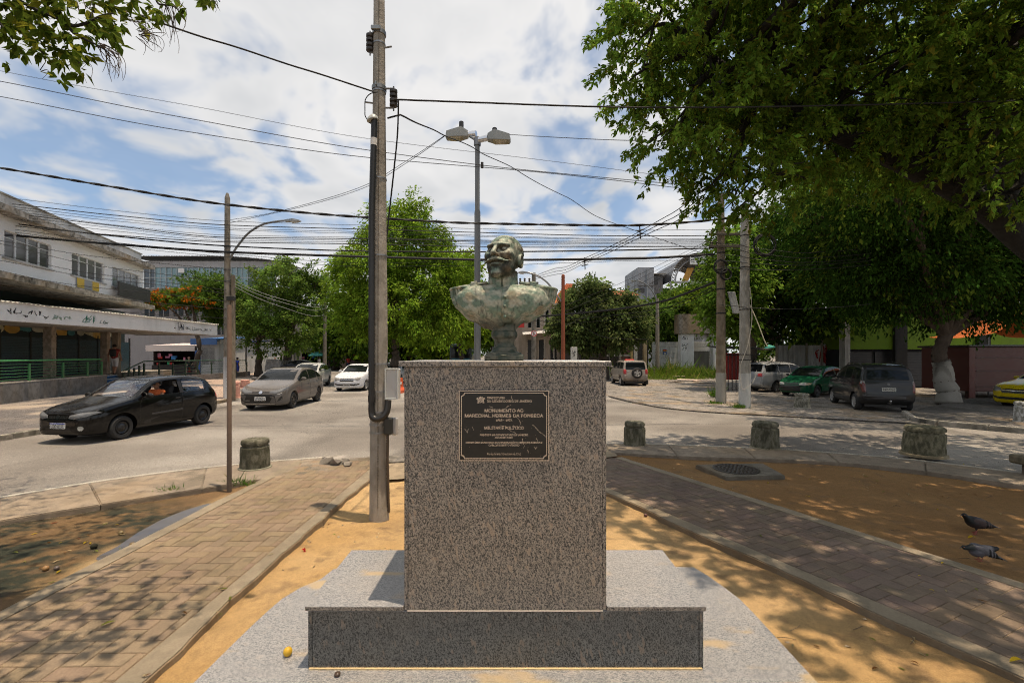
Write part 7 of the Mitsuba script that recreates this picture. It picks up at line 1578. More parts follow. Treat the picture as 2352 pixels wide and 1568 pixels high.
railing('railing', 'bright green metal railing on the platform edge at the far left', [wf(-1.6, 0.95), wf(-0.6, 0.8), wf(0.51, 0.5)], [PLZ + 0.92] * 3, [PLZ + 0.06] * 3, [0, 0.35, 0.7, 1.0, 1.2, 1.4, 1.58, 1.75, 1.9, 2.0], (0.03, 0.17, 0.055), 6, 0.06)
for n in range(4):
    st = thing('step', ['lowest', 'second lowest', 'second highest', 'topmost'][n] + ' blue painted step up to the arcade', 'step', None)
    put(st, prism(Polygon([wf(0.55 + 0.01, 0.55 - n * 0.28), wf(0.80, 0.50 - n * 0.28), wf(0.80, -0.7), wf(0.56, -0.7)]), 0.18 * n - (0.05 if n == 0 else 0), 0.18 * (n + 1)), 'concrete', col=[(0.06, 0.17, 0.36), (0.32, 0.40, 0.48)][0], dirt=0.5) if False else None
    kk = put(sub(st, 'tread'), prism(Polygon([wf(0.56, 0.55 - n * 0.28), wf(0.80, 0.50 - n * 0.28), wf(0.80, -0.7), wf(0.56, -0.7)]), 0.18 * n - (0.05 if n == 0 else 0) + 0.001 * n, 0.18 * (n + 1)), 'concrete', col=(0.055, 0.16, 0.36), dirt=0.5)
    put(sub(st, 'nosing'), slab(wf(0.56, 0.556 - n * 0.28), wf(0.80, 0.506 - n * 0.28), 0.05, 0.18 * (n + 1) - 0.05, 0.18 * (n + 1) + 0.003), 'concrete', col=(0.5, 0.52, 0.52), dirt=0.4)
R2 = [np.array(q) for q in ((-23.3, 27.3), (-23.45, 29.0), (-23.5, 34.0), (-23.6, 40.5))]
lw = thing('ramp_wall', 'low concrete wall carrying the dark green ramp railing', 'wall')
put(sub(lw, 'wall_body'), join([slab(R2[1] + [0.06, -0.6], R2[3] + [0.06, 0.4], 0.30, -0.05, 0.42)]), 'concrete', col=(0.22, 0.2, 0.19), dirt=0.6)
railing('railing', 'dark green ramp railing with stout posts behind the black hatchback', R2, [0.95, 1.50, 1.48, 1.42], [0.1, 0.42, 0.42, 0.42], list(np.linspace(0, 3, 13)), (0.02, 0.055, 0.035), 4, 0.085)

# ---- glass-fronted office block behind
ob = thing('office_building', 'wide office block with a pale blue glass band behind the flame tree', 'building')
def oq(u, v): return Q(u, v, 54.0)
OX = lambda u: Q(u, 0, 54.0)[0]
OZ = lambda v: CAMZ + (HY - v) / F * 54.0
def ob_box(name, u0, u1, v0, v1, dy, mat, th=0.3, y=54.0, **k): return put(sub(ob, name), box((OX(u0), y - dy, OZ(v1)), (OX(u1), y - dy + th, OZ(v0))), mat, **k)
ob_box('wall', 180, 640, 662, 860, 0, 'worn', 6, col=(0.26, 0.25, 0.25), dirt=0.3)
ob_box('top_band', 300, 640, 600, 614, 0.05, 'worn', 6, col=(0.38, 0.39, 0.40), dirt=0.3)
ob_box('ledge', 300, 640, 663, 670, 0.5, 'concrete', 1.0, col=(0.27, 0.26, 0.25), dirt=0.5)
k = put(sub(ob, 'roof'), grid(160, 3, lambda a, b: np.column_stack([OX(300) + a * (OX(650) - OX(300)), 53.2 + b * 7, OZ(600) + 0.45 - 0.6 * np.clip((a - 0.55) / 0.45, 0, 1) ** 2 + 0.06 * np.sin(a * 380) + b * 0.3])), 'satin', col=(0.07, 0.075, 0.08), dirt=0.3, smooth=True); labels[k] = {'label': 'thin dark corrugated roof'}
n = 24
for i in range(n):
    u0 = 332 + i * (632 - 332) / n; u1 = u0 + (632 - 332) / n
    dark = i < 2 or i in (19, 20, 22)
    w = ob_box('window_pane', u0 + 0.4, u1 - 0.4, 615, 661, -0.05 + 0.06 * (i % 3 == 0), 'lens', 0.05, col=(0.06, 0.08, 0.09) if dark else np.array((0.19, 0.30, 0.33)) * r.uniform(0.85, 1.15), dirt=0.15)
    put(sub(w, 'frame'), join([box((OX(u0 - 0.4), 53.9, OZ(662)), (OX(u0 + 0.4), 54.1, OZ(614.5))), box((OX(u0 + 0.41), 53.93, OZ(638.5)), (OX(u1 - 0.41), 54.05, OZ(637)))]), 'satin', col=(0.42, 0.46, 0.47), dirt=0.1)
k = ob_box('open_vent', 413, 427, 617, 627, 0.3, 'satin', 0.05, col=(0.75, 0.75, 0.72)); labels[k] = {'label': 'tilted white vent pane'}
tl = []
for v in np.arange(672, 740, 2.6): tl.append(box((OX(300), 53.96, OZ(v + 0.4)), (OX(640), 54.0, OZ(v))))
k = put(sub(ob, 'tile_joints'), join(tl), 'worn', col=(0.12, 0.115, 0.12), dirt=0); labels[k] = {'label': 'dark joints of the square facade tiles', 'kind': 'stuff'}
for v0 in (708, 750):
    for i in range(9):
        u0 = 333 + i * 33; w = ob_box('window', u0, u0 + 22, v0, v0 + 18, 0.06, 'darkglass', 0.05); put(sub(w, 'frame'), join([box((OX(u0 + 10.6), 53.9, OZ(v0 + 18)), (OX(u0 + 11.4), 53.94, OZ(v0))), box((OX(u0 - 0.6), 53.9, OZ(v0)), (OX(u0 + 22.6), 53.95, OZ(v0 - 0.9)))]), 'satin', col=(0.45, 0.45, 0.45))

# ---- market stalls at the end of the arcade
def stall(label, u0, u1, vt, vb, d, wallc, roofc, fasc=None, depth=4, open_=True, stripes=False):
    k = thing('market_stall', label, 'stall'); s = F / d; X0_, X1_ = Q(u0, 0, d)[0], Q(u1, 0, d)[0]; zt, zb = CAMZ + (HY - vt) / s, -0.1
    put(sub(k, 'back_wall'), box((X0_, d + depth, zb), (X1_, d + depth + 0.1, zt)), 'worn', col=wallc, dirt=0.3)
    put(sub(k, 'side_wall'), box((X0_, d + 0.1, zb), (X0_ + 0.08, d + depth, zt - 0.02)), 'worn', col=wallc, dirt=0.3); put(sub(k, 'side_wall'), box((X1_ - 0.08, d + 0.1, zb), (X1_, d + depth, zt - 0.02)), 'worn', col=wallc, dirt=0.3)
    put(sub(k, 'roof'), hull([(X0_ - 0.2, d - 0.5, zt - 0.12), (X1_ + 0.2, d - 0.5, zt - 0.12), (X0_ - 0.2, d - 0.5, zt - 0.02), (X1_ + 0.2, d - 0.5, zt - 0.02), (X0_ - 0.2, d + depth, zt + 0.3), (X1_ + 0.2, d + depth, zt + 0.3), (X0_ - 0.2, d + depth, zt + 0.2), (X1_ + 0.2, d + depth, zt + 0.2)]), 'worn', col=roofc, dirt=0.3)
    if fasc is not None: put(sub(k, 'fascia'), box((X0_ - 0.2, d - 0.56, zt - 0.55), (X1_ + 0.2, d - 0.51, zt)), 'satin', col=fasc, dirt=0.2)
    if not open_: put(sub(k, 'front_wall'), box((X0_, d, zb), (X1_, d + 0.1, zt - 0.2)), 'worn', col=wallc, dirt=0.4)
    else:
        put(sub(k, 'counter'), box((X0_ + 0.1, d - 0.2, zb), (X1_ - 0.1, d + 0.5, 0.95)), 'worn', col=np.array(wallc) * 0.6, dirt=0.4)
        q = np.random.default_rng(int(u0))
        for i in range(10):
            c = [(0.5, 0.05, 0.04), (0.6, 0.5, 0.06), (0.05, 0.2, 0.45), (0.6, 0.6, 0.58), (0.05, 0.35, 0.15), (0.5, 0.2, 0.3)][q.integers(6)]
            x = q.uniform(X0_ + 0.3, X1_ - 0.3); z = q.uniform(0.96, zt - 0.9); w_, h_ = q.uniform(0.1, 0.28), q.uniform(0.15, 0.4)
            put(sub(k, 'hanging_goods' if z > 1.3 else 'goods'), cbox((x - w_, d + 0.1 + 0.05 * i, z if z > 1.3 else 0.951), (x + w_, d + 0.14 + 0.05 * i, (z if z > 1.3 else 0.951) + h_), 0.01), 'worn', col=c, dirt=0.3)
    return k
stall('dim market stall with a white and red awning at the end of the arcade', 350, 452, 793, 870, 43, (0.05, 0.045, 0.045), (0.5, 0.42, 0.40), (0.55, 0.5, 0.48))
k = stall('white kiosk with a bright blue fascia beside the far left pole', 452, 502, 778, 865, 41, (0.52, 0.52, 0.50), (0.1, 0.25, 0.55), (0.05, 0.17, 0.48), open_=False)
d = 40.95
for u0, u1, nm in ((464, 478, 'louvre_shutter'), (481, 492, 'louvre_shutter')):
    put(sub(k, nm), join([box((Q(u0, 0, d)[0], d, CAMZ + (HY - v) / F * d), (Q(u1, 0, d)[0], d + 0.03, CAMZ + (HY - v + 1.1) / F * d)) for v in np.arange(800, 838, 2.0)]), 'worn', col=(0.3, 0.3, 0.3), dirt=0.6)
put(sub(k, 'blue_door'), box((Q(448, 0, d)[0], d - 0.02, -0.1), (Q(460, 0, d)[0], d + 0.03, 2.3)), 'satin', col=(0.03, 0.12, 0.40))
stall('pale shop front with a navy awning left of the leaning street tree', 500, 566, 786, 865, 46, (0.46, 0.46, 0.45), (0.012, 0.02, 0.07), (0.015, 0.025, 0.09))
stall('white panelled market booth behind the yellow menu board', 566, 600, 790, 865, 49, (0.55, 0.56, 0.56), (0.2, 0.2, 0.2), open_=False)
stall('dark open stall hung with coloured goods under the far trees', 690, 770, 800, 850, 64, (0.06, 0.05, 0.05), (0.06, 0.06, 0.07), (0.25, 0.27, 0.3))
stall('stall with white and blue tarpaulin roof farther along the avenue', 775, 845, 796, 845, 70, (0.10, 0.09, 0.09), (0.55, 0.58, 0.62), (0.4, 0.45, 0.5))

# ---- old two-storey house and tiled roofs right of the bust
oh = thing('old_house', 'worn beige two-storey house with awning and tiled roof right of the bust', 'house')
D1 = 45.0
def hx(u): return Q(u, 0, D1)[0]
def hz(v, d=D1): return CAMZ + (HY - v) / F * d
BEI = (0.36, 0.30, 0.24)
def house_wall(x0, x1, z0, z1, y, holes, parent, col, th=0.3):
    """Wall with window openings (x0, x1, z0, z1), as upright strips."""
    xs = sorted({x0, x1, *[h[0] for h in holes], *[h[1] for h in holes]}); ms = []
    for a, b in zip(xs[:-1], xs[1:]):
        zs_ = sorted([(h[2], h[3]) for h in holes if h[0] <= a and h[1] >= b]); z = z0
        for p, q in zs_: ms.append(box((a, y, z), (b, y + th, p))); z = q
        ms.append(box((a, y, z), (b, y + th, z1)))
    return put(sub(parent, 'wall'), join(ms), 'worn', col=col, dirt=0.55)
hs = [(hx(u), hx(u + 9), hz(752), hz(712)) for u in (1212, 1232, 1252, 1272)]
hs2 = [(hx(u), hx(u + 15), -0.1, hz(780)) for u in (1212, 1238, 1264)]
house_wall(hx(1180), hx(1320), -0.1, hz(697), D1, hs + hs2, oh, BEI)
put(sub(oh, 'side_wall'), box((hx(1320) - 0.3, D1 + 0.31, -0.1), (hx(1320), D1 + 12, hz(697))), 'worn', col=BEI, dirt=0.5)
for h in hs:
    w = put(sub(oh, 'window'), box((h[0], D1 + 0.15, h[2]), (h[1], D1 + 0.18, h[3])), 'darkglass'); put(sub(w, 'shutter_frame'), join([box((h[0], D1 + 0.08, h[2]), (h[0] + 0.06, D1 + 0.14, h[3])), box((h[1] - 0.06, D1 + 0.08, h[2]), (h[1], D1 + 0.14, h[3])), box((h[0] + 0.061, D1 + 0.09, (h[2] + h[3]) / 2), (h[1] - 0.061, D1 + 0.13, (h[2] + h[3]) / 2 + 0.06))]), 'worn', col=(0.22, 0.23, 0.22))
for h in hs2: put(sub(oh, 'doorway'), box((h[0], D1 + 0.22, h[2]), (h[1], D1 + 0.26, h[3])), 'satin', col=(0.02, 0.022, 0.022))
for u in (1228, 1249, 1270, 1290): put(sub(oh, 'pilaster'), box((hx(u), D1 - 0.10, -0.1), (hx(u + 3.5), D1 - 0.002, hz(700))), 'worn', col=(0.40, 0.36, 0.31), dirt=0.6)
put(sub(oh, 'cornice'), box((hx(1178), D1 - 0.35, hz(701)), (hx(1322), D1 + 0.4, hz(697))), 'worn', col=(0.42, 0.38, 0.32), dirt=0.6)
k = put(sub(oh, 'awning'), grid(90, 3, lambda a, b: np.column_stack([hx(1200) + a * (hx(1290) - hx(1200)), D1 - 1.6 + b * 1.5, hz(770) + 0.30 * b + 0.04 * np.sin(a * 190) + 0.35 * a])), 'worn', col=(0.5, 0.48, 0.45), dirt=0.5, smooth=True); labels[k] = {'label': 'pale corrugated awning over the shop doors'}
sg = put(sub(oh, 'red_sign'), box((Q(1190, 0, 43)[0], 42.9, hz(752, 43)), (Q(1204, 0, 43)[0], 43.0, hz(724, 43))), 'satin', col=(0.5, 0.03, 0.02), dirt=0.2); put(sub(sg, 'sign_arm'), box((Q(1204, 0, 43)[0], 42.93, hz(738, 43)), (Q(1216, 0, 43)[0], 42.97, hz(736, 43))), 'metal', col=(0.1, 0.1, 0.1))
def tiled(parent, name, quad, nu, nv, col, seed):
    """A roof plane of rows of curved tiles between four corners (eaves left, eaves right, ridge right, ridge left)."""
    a, b, c, d_ = [np.asarray(q, float) for q in quad]; q = np.random.default_rng(seed)
    nrm = unit(np.cross(b - a, d_ - a)); 
    def fn_(u, w):
        p = (a * (1 - u)[:, None] + b * u[:, None]) * (1 - w)[:, None] + (d_ * (1 - u)[:, None] + c * u[:, None]) * w[:, None]
        h = 0.055 * np.abs(np.sin(u * nu * PI)) + 0.06 * (1 - (w * nv) % 1.0)
        return p + nrm * h[:, None]
    m = grid(nu * 4 + 1, nv * 5 + 1, fn_); v, f = m
    cid = (np.floor(np.linspace(0, nu - 0.01, nu * 4 + 1)).astype(int)[:, None] * 97 + np.floor(np.linspace(0, nv - 0.01, nv * 5 + 1)).astype(int)[None]).ravel()
    t = q.normal(1, 0.16, cid.max() + 1)[cid]
    return put(sub(parent, name), m, vc=np.clip(np.asarray(col) * t[:, None], 0, 1))
TIL = (0.44, 0.14, 0.06)
e0, e1, pk = Q(1262, 700, 46), Q(1322, 700, 46), Q(1300, 652, 50)
tiled(oh, 'roof', [Q(1262, 700, 45), Q(1326, 700, 45), Q(1318, 653, 50), Q(1300, 653, 50)], 22, 10, TIL, 1)
put(sub(oh, 'hip_roof'), hull([Q(1262, 701, 45.2), Q(1300, 654, 50), Q(1262, 700, 54), Q(1326, 700, 45.2), Q(1318, 654, 50), Q(1326, 700, 54)]), 'worn', col=(0.36, 0.12, 0.055), dirt=0.4)
th_ = thing('tiled_house', 'beige house with an orange tiled roof behind the mango tree', 'house')
X0_, X1_ = Q(1392, 0, 52)[0], Q(1470, 0, 52)[0]
put(sub(th_, 'wall'), box((X0_ + 0.3, 52, -0.1), (X1_ - 0.3, 60, hz(680, 52))), 'worn', col=(0.38, 0.30, 0.23), dirt=0.4)
tiled(th_, 'roof', [(X0_, 51.4, hz(681, 52)), (X1_, 51.4, hz(681, 52)), (X1_ - 0.9, 54.5, hz(681, 52) + 0.95), (X0_ + 0.2, 54.5, hz(681, 52) + 0.95)], 24, 9, TIL, 2)
put(sub(th_, 'gable'), hull([(X0_, 51.5, hz(682, 52)), (X0_, 60, hz(682, 52)), (X0_ + 0.2, 54.5, hz(682, 52) + 0.93), (X0_ + 0.1, 51.5, hz(682, 52)), (X0_ + 0.15, 60, hz(682, 52)), (X1_ - 0.9, 54.5, hz(682, 52) + 0.93), (X1_, 60, hz(682, 52))]), 'worn', col=(0.34, 0.12, 0.05), dirt=0.4)

# ---- school on the hill: grey block and arched truss roof
sc_ = thing('school_building', 'grey block with an arched truss roof lettered COLÉGIO on the hill at the right', 'building')
D2 = 70.0
def sx(u): return Q(u, 0, D2)[0]
def sz(v): return hz(v, D2)
GRY = (0.30, 0.32, 0.34)
put(sub(sc_, 'block'), box((sx(1465), D2, -0.1), (sx(1502), D2 + 8, sz(614))), 'worn', col=GRY, dirt=0.7)
put(sub(sc_, 'block_fin'), box((sx(1484), D2 - 0.5, sz(700)), (sx(1486), D2 - 0.002, sz(618))), 'worn', col=(0.28, 0.3, 0.32), dirt=0.7)
put(sub(sc_, 'block_end'), box((sx(1502) + 0.002, D2 + 1.5, -0.1), (sx(1530), D2 + 9, sz(628))), 'worn', col=(0.22, 0.215, 0.21), dirt=0.6)
put(sub(sc_, 'block_roof'), hull([(sx(1502), D2 + 1, sz(627)), (sx(1536), D2 + 1, sz(627)), (sx(1502), D2 + 9, sz(612)), (sx(1536), D2 + 9, sz(612)), (sx(1502), D2 + 1, sz(625)), (sx(1536), D2 + 1, sz(625))]), 'worn', col=(0.45, 0.42, 0.36), dirt=0.5)
for z in (655,): put(sub(sc_, 'ledge'), box((sx(1464), D2 - 0.15, sz(z + 1)), (sx(1502), D2 - 0.001, sz(z - 1))), 'worn', col=(0.22, 0.23, 0.24))
put(sub(sc_, 'vent'), box((sx(1466), D2 - 0.1, sz(672)), (sx(1480), D2 - 0.02, sz(662))), 'satin', col=(0.04, 0.04, 0.04)); put(sub(sc_, 'vent'), box((sx(1504), D2 + 1.4, sz(650)), (sx(1518), D2 + 1.48, sz(634))), 'satin', col=(0.05, 0.05, 0.05))
ax_, ay, aw, ah = sx(1595), D2 - 1.0, sx(1655) - sx(1534), sz(588) - sz(650)
def arch(y, rx, rz, base, th, n=28):
    a = np.linspace(0, PI, n); return np.column_stack([ax_ - np.cos(a) * rx, np.full(n, y), base + np.sin(a) * rz])
for i, y in enumerate((ay, ay + 9)):
    for (rx, rz) in ((aw / 2, ah), (aw / 2 - 0.75, ah - 0.75)): put(sub(sc_, 'arch_chord'), tube(arch(y, rx, rz, sz(650), 0), 0.10, 6), 'metal', col=(0.42, 0.42, 0.42), dirt=0.3)
    p, q = arch(y, aw / 2, ah, sz(650), 0), arch(y, aw / 2 - 0.75, ah - 0.75, sz(650), 0)
    put(sub(sc_, 'arch_lacing'), join([tube([p[j], q[j + 1]], 0.05, 4) for j in range(27)] + [tube([q[j], p[j + 1]], 0.05, 4) for j in range(27)]), 'metal', col=(0.40, 0.40, 0.40), dirt=0.3)
put(sub(sc_, 'arch_roof'), grid(40, 2, lambda a, b: np.column_stack([ax_ - np.cos(a * PI) * (aw / 2 + 0.12), ay - 0.6 + b * 12, sz(650) + np.sin(a * PI) * (ah + 0.12)])), 'satin', col=(0.05, 0.055, 0.06), dirt=0.2, smooth=True)
put(sub(sc_, 'hall_back'), box((sx(1534), ay + 11.3, sz(700)), (sx(1656), ay + 11.5, sz(640))), 'worn', col=(0.03, 0.05, 0.04), dirt=0.2)
for y in (ay,): put(sub(sc_, 'tie_beam'), box((sx(1532), y - 0.15, sz(653)), (sx(1658), y + 0.15, sz(648))), 'metal', col=(0.35, 0.35, 0.35))
for u in (1534, 1558, 1582, 1606, 1656): put(sub(sc_, 'hall_column'), box((sx(u), ay - 0.12, -0.1), (sx(u) + 0.3, ay + 0.12, sz(653))), 'worn', col=(0.38, 0.38, 0.38))
put(sub(sc_, 'lower_wall'), box((sx(1530), ay + 3, -0.1), (sx(1660), ay + 3.3, sz(690))), 'worn', col=(0.3, 0.3, 0.3), dirt=0.4)
sgn = put(sub(sc_, 'name_board'), box((sx(1574), ay - 0.9, sz(613)), (sx(1642), ay - 0.8, sz(592))), 'satin', col=(0.62, 0.63, 0.62), dirt=0.1)
for v in (597, 602, 607): put(sub(sgn, 'board_stripe'), box((sx(1576), ay - 0.905, sz(v + 0.8)), (sx(1584), ay - 0.901, sz(v - 0.8))), 'satin', col=(0.05, 0.05, 0.05))
v_, f_ = text('COLÉGIO', sz(596) - sz(608.5), 0.02, True, sx(1637) - sx(1588)); put(sub(sgn, 'lettering'), (lambda q, g: (q + [(sx(1637) + sx(1588)) / 2, ay - 0.901, sz(609)], g))(*upright((v_, f_))), 'satin', col=(0.01, 0.08, 0.06))
bn = put(sub(sc_, 'banner'), xf(box((-0.5, 0, -1.2), (0.5, 0.04, 1.2)), [[1, 0, 0.45, sx(1575)], [0, 1, 0, ay + 0.4], [0, 0, 1, sz(635)], [0, 0, 0, 1]]), 'satin', col=(0.5, 0.25, 0.02), dirt=0.2); labels[bn] = {'label': 'small orange banner hanging under the arch'}

# ---- white yard wall with a poster, ruined portal, dark shop front behind the sport utility car
ww = thing('yard_wall', 'pale block wall with a small colourful poster behind the weeds', 'wall')
D3 = 46.0
q = np.random.default_rng(6)
zt3 = hz(785, D3); xa, xb_ = Q(1498, 0, D3)[0], Q(1638, 0, D3)[0]
put(sub(ww, 'core'), box((xa + 0.02, D3 + 0.03, -0.1), (xb_ - 0.02, D3 + 0.2, zt3 - 0.02)), 'worn', col=(0.30, 0.30, 0.28))
nb_, nr = 7, 6; bw = (xb_ - xa) / nb_; bh_ = (zt3 + 0.1) / nr
for i in range(nr):
    for j in range(nb_ + (i % 2)):
        x0, x1 = xa + (j - 0.5 * (i % 2)) * bw, xa + (j + 1 - 0.5 * (i % 2)) * bw; x0, x1 = max(x0, xa), min(x1, xb_)
        put(sub(ww, 'block'), cbox((x0 + 0.008, D3, -0.1 + i * bh_ + 0.008), (x1 - 0.008, D3 + 0.05, -0.1 + (i + 1) * bh_ - 0.008), 0.008), 'worn', col=np.array((0.56, 0.57, 0.54)) * q.normal(1, 0.03), dirt=0.25)
px_, pz_ = Q(1527, 0, D3)[0], hz(808, D3)
po = put(sub(ww, 'poster'), box((px_ - 0.19, D3 - 0.012, pz_ - 0.25), (px_ + 0.19, D3 - 0.003, pz_ + 0.27)), 'worn', col=(0.05, 0.12, 0.30), dirt=0.1)
put(sub(po, 'poster_band'), box((px_ - 0.18, D3 - 0.015, pz_ + 0.03), (px_ + 0.18, D3 - 0.0125, pz_ + 0.25)), 'worn', col=(0.50, 0.05, 0.04)); put(sub(po, 'poster_band'), box((px_ - 0.18, D3 - 0.0175, pz_ + 0.07), (px_ + 0.18, D3 - 0.0155, pz_ + 0.15)), 'worn', col=(0.62, 0.42, 0.05)); put(sub(po, 'poster_patch'), box((px_ - 0.1, D3 - 0.015, pz_ - 0.23), (px_ + 0.1, D3 - 0.0125, pz_ - 0.06)), 'worn', col=(0.6, 0.6, 0.58))
rp_ = thing('ruined_portal', 'ruined white portal with a mossy concrete lintel and graffiti behind the weeds', 'ruin')
D4 = 44.0
def gx(u): return Q(u, 0, D4)[0]
def gz(v): return hz(v, D4)
put(sub(rp_, 'lintel'), box((gx(1557), D4 - 0.4, gz(766)), (gx(1648), D4 + 1.0, gz(722))), 'concrete', col=(0.24, 0.22, 0.19), dirt=1.0)
put(sub(rp_, 'pillar'), box((gx(1562), D4 - 0.2, -0.1), (gx(1592), D4 + 0.5, gz(766.3))), 'worn', col=(0.54, 0.54, 0.53), dirt=0.5)
put(sub(rp_, 'pillar'), box((gx(1636), D4 - 0.2, -0.1), (gx(1668), D4 + 0.5, gz(752))), 'worn', col=(0.56, 0.56, 0.54), dirt=0.45)
put(sub(rp_, 'inner_lintel'), box((gx(1592.2), D4 - 0.1, gz(776)), (gx(1635.8), D4 + 0.4, gz(766.4))), 'worn', col=(0.5, 0.49, 0.46), dirt=0.9)
put(sub(rp_, 'low_wall'), box((gx(1592.2), D4 + 0.55, -0.1), (gx(1635.8), D4 + 0.8, gz(806))), 'worn', col=(0.20, 0.19, 0.165), dirt=0.8)
put(sub(rp_, 'window_frame'), join([box((gx(1643), D4 - 0.23, gz(790)), (gx(1644), D4 - 0.201, gz(764))), box((gx(1655), D4 - 0.23, gz(790)), (gx(1656), D4 - 0.201, gz(764))), box((gx(1644.1), D4 - 0.23, gz(765)), (gx(1654.9), D4 - 0.201, gz(764)))]), 'worn', col=(0.35, 0.34, 0.32), dirt=0.4)
for u, v, w_, h_, n_, sd in ((1572, 777, 0.6, 0.35, 3, 21), (1572, 792, 0.5, 0.35, 2, 22), (1572, 800, 0.45, 0.45, 3, 23), (1575, 838, 0.3, 0.6, 2, 24)):
    v_, f_ = upright(prism(scrawl(sd, w_, h_, n_), 0.001, 0.006)); put(sub(rp_, 'graffiti'), (v_ + [gx(u), D4 - 0.2, gz(v)], f_), 'worn', col=(0.03, 0.03, 0.03), dirt=0)
ds = thing('shop_front', 'derelict dark shop front with yellowish pillars behind the sport utility car', 'building')
D5 = 43.0
def dx(u): return Q(u, 0, D5)[0]
def dz_(v): return hz(v, D5)
put(sub(ds, 'back_wall'), box((dx(1290), D5 + 1.5, -0.1), (dx(1500), D5 + 1.8, dz_(775))), 'worn', col=(0.035, 0.032, 0.03), dirt=0.3)
put(sub(ds, 'upper_wall'), box((dx(1385), D5, dz_(800)), (dx(1452), D5 + 0.3, dz_(778))), 'worn', col=(0.34, 0.27, 0.17), dirt=0.6)
for u, w_, c in ((1448, 5, (0.40, 0.30, 0.14)), (1455, 8, (0.52, 0.5, 0.46)), (1478, 7, (0.42, 0.33, 0.20)), (1423, 3, (0.3, 0.28, 0.25))): put(sub(ds, 'pillar'), box((dx(u), D5 - 0.15, -0.1), (dx(u + w_), D5 + 0.3, dz_(768))), 'worn', col=c, dirt=0.6)
put(sub(ds, 'beam'), box((dx(1385), D5 - 0.3, dz_(818)), (dx(1447), D5 - 0.2, dz_(814))), 'worn', col=(0.35, 0.34, 0.32), dirt=0.4); put(sub(ds, 'shutter'), box((dx(1426), D5 - 0.05, -0.1), (dx(1447), D5, dz_(802))), 'worn', col=(0.14, 0.07, 0.065), dirt=0.7)
put(sub(ds, 'grille'), join([box((dx(1464.5), D5 + 0.1, dz_(v)), (dx(1477.5), D5 + 0.14, dz_(v - 0.8))) for v in np.arange(772, 862, 3)]), 'satin', col=(0.06, 0.06, 0.06))
tp = thing('tarpaulin', 'grey sagging tarpaulin roof beside the graffitied white box', 'tarpaulin')
put(sub(tp, 'sheet'), grid(16, 8, lambda a, b: np.column_stack([Q(1325, 0, 38)[0] + a * 2.6, 37 + b * 2.5, hz(806, 38) + 0.7 * a ** 1.5 - 0.25 * np.sin(b * PI) * np.sin(a * PI) + 0.04 * np.sin(a * 17 + b * 9)])), 'worn', col=(0.42, 0.40, 0.37), dirt=0.4, smooth=True)
for a in (0, 1): put(sub(tp, 'pole'), tube([(Q(1325, 0, 38)[0] + 2.5 * a, 37, -0.1), (Q(1325, 0, 38)[0] + 2.5 * a, 37, hz(806, 38) + 0.68 * a)], 0.03, 6), 'metal', col=(0.3, 0.3, 0.3))
gb = thing('white_box', 'white upright box with black graffiti right of the red lamp pole', 'box')
x = Q(1319, 0, 34)[0]; put(sub(gb, 'cabinet'), cbox((x - 0.22, 34, -0.1), (x + 0.22, 34.4, hz(797, 34)), 0.02), 'worn', col=(0.55, 0.54, 0.5), dirt=0.3)
v_, f_ = upright(prism(scrawl(31, 0.32, 0.5, 3), 0.001, 0.006)); put(sub(gb, 'graffiti'), (v_ + [x, 34, hz(812, 34)], f_), 'worn', col=(0.02, 0.02, 0.02), dirt=0)

# ---- corrugated fence, lime-green wall, red kiosk and orange tarpaulin in the shade at the right
fc = thing('metal_fence', 'grey corrugated metal fence with red graffiti behind the station wagon', 'fence')
D6 = 29.5
def fence_sheet(u0, u1, col, seed, dy):
    a, b = Q(u0, 0, D6)[0], Q(u1, 0, D6)[0]; n = max(3, int((b - a) / 0.26)); prf = []
    for i in range(n):
        x = a + (b - a) * i / n; w = (b - a) / n
        prf += [(x, 0), (x + w * 0.42, 0), (x + w * 0.5, -0.07), (x + w * 0.92, -0.07)]
    prf = np.array(prf + [(b, 0)]); zt = hz(793, D6) + np.random.default_rng(seed).normal(0, 0.04)
    v = np.array([[x, D6 + dy + y, z] for x, y in prf for z in (-0.1, zt)]); n2 = len(prf); i = np.arange(n2 - 1) * 2
    f = np.vstack([np.stack([i, i + 2, i + 3], 1), np.stack([i, i + 3, i + 1], 1)])
    return put(sub(fc, 'sheet'), (v, f), 'worn', col=col, dirt=0.5)
q = np.random.default_rng(3)
sheets = [fence_sheet(1782 + i * 34, 1782 + (i + 1) * 34, np.array((0.52, 0.53, 0.52)) * q.uniform(0.75, 1.1), i, 0.012 * (i % 2)) for i in range(5)]
for u in (1781, 1850, 1885, 1950): put(sub(fc, 'post'), box((Q(u, 0, D6)[0] - 0.06, D6 - 0.15, -0.1), (Q(u, 0, D6)[0] + 0.06, D6 - 0.09, hz(770 if u == 1885 else 788, D6))), 'worn', col=(0.28, 0.25, 0.2), dirt=0.5)
for u, v, w_, h_, n_, sd in ((1885, 815, 0.8, 1.3, 4, 41), (1920, 802, 1.6, 0.5, 5, 42)):
    v_, f_ = upright(prism(scrawl(sd, w_, h_, n_), 0.001, 0.006)); put(sub(fc, 'graffiti'), (v_ + [Q(u, 0, D6)[0], D6 - 0.085, hz(v, D6)], f_), 'worn', col=(0.35, 0.03, 0.03), dirt=0)
lg = thing('lime_building', 'low building with a lime-green painted upper wall behind the parked people carrier', 'building')
D7 = 27.5
def lx(u): return Q(u, 0, D7)[0]
def lz(v): return hz(v, D7)
put(sub(lg, 'upper_wall'), box((lx(1950), D7, lz(802)), (lx(2420), D7 + 5, lz(700))), 'worn', col=(0.11, 0.19, 0.012), dirt=0.25)
put(sub(lg, 'lower_wall'), box((lx(1950), D7 + 0.4, -0.1), (lx(2420), D7 + 5, lz(802.4))), 'worn', col=(0.03, 0.032, 0.035), dirt=0.3)
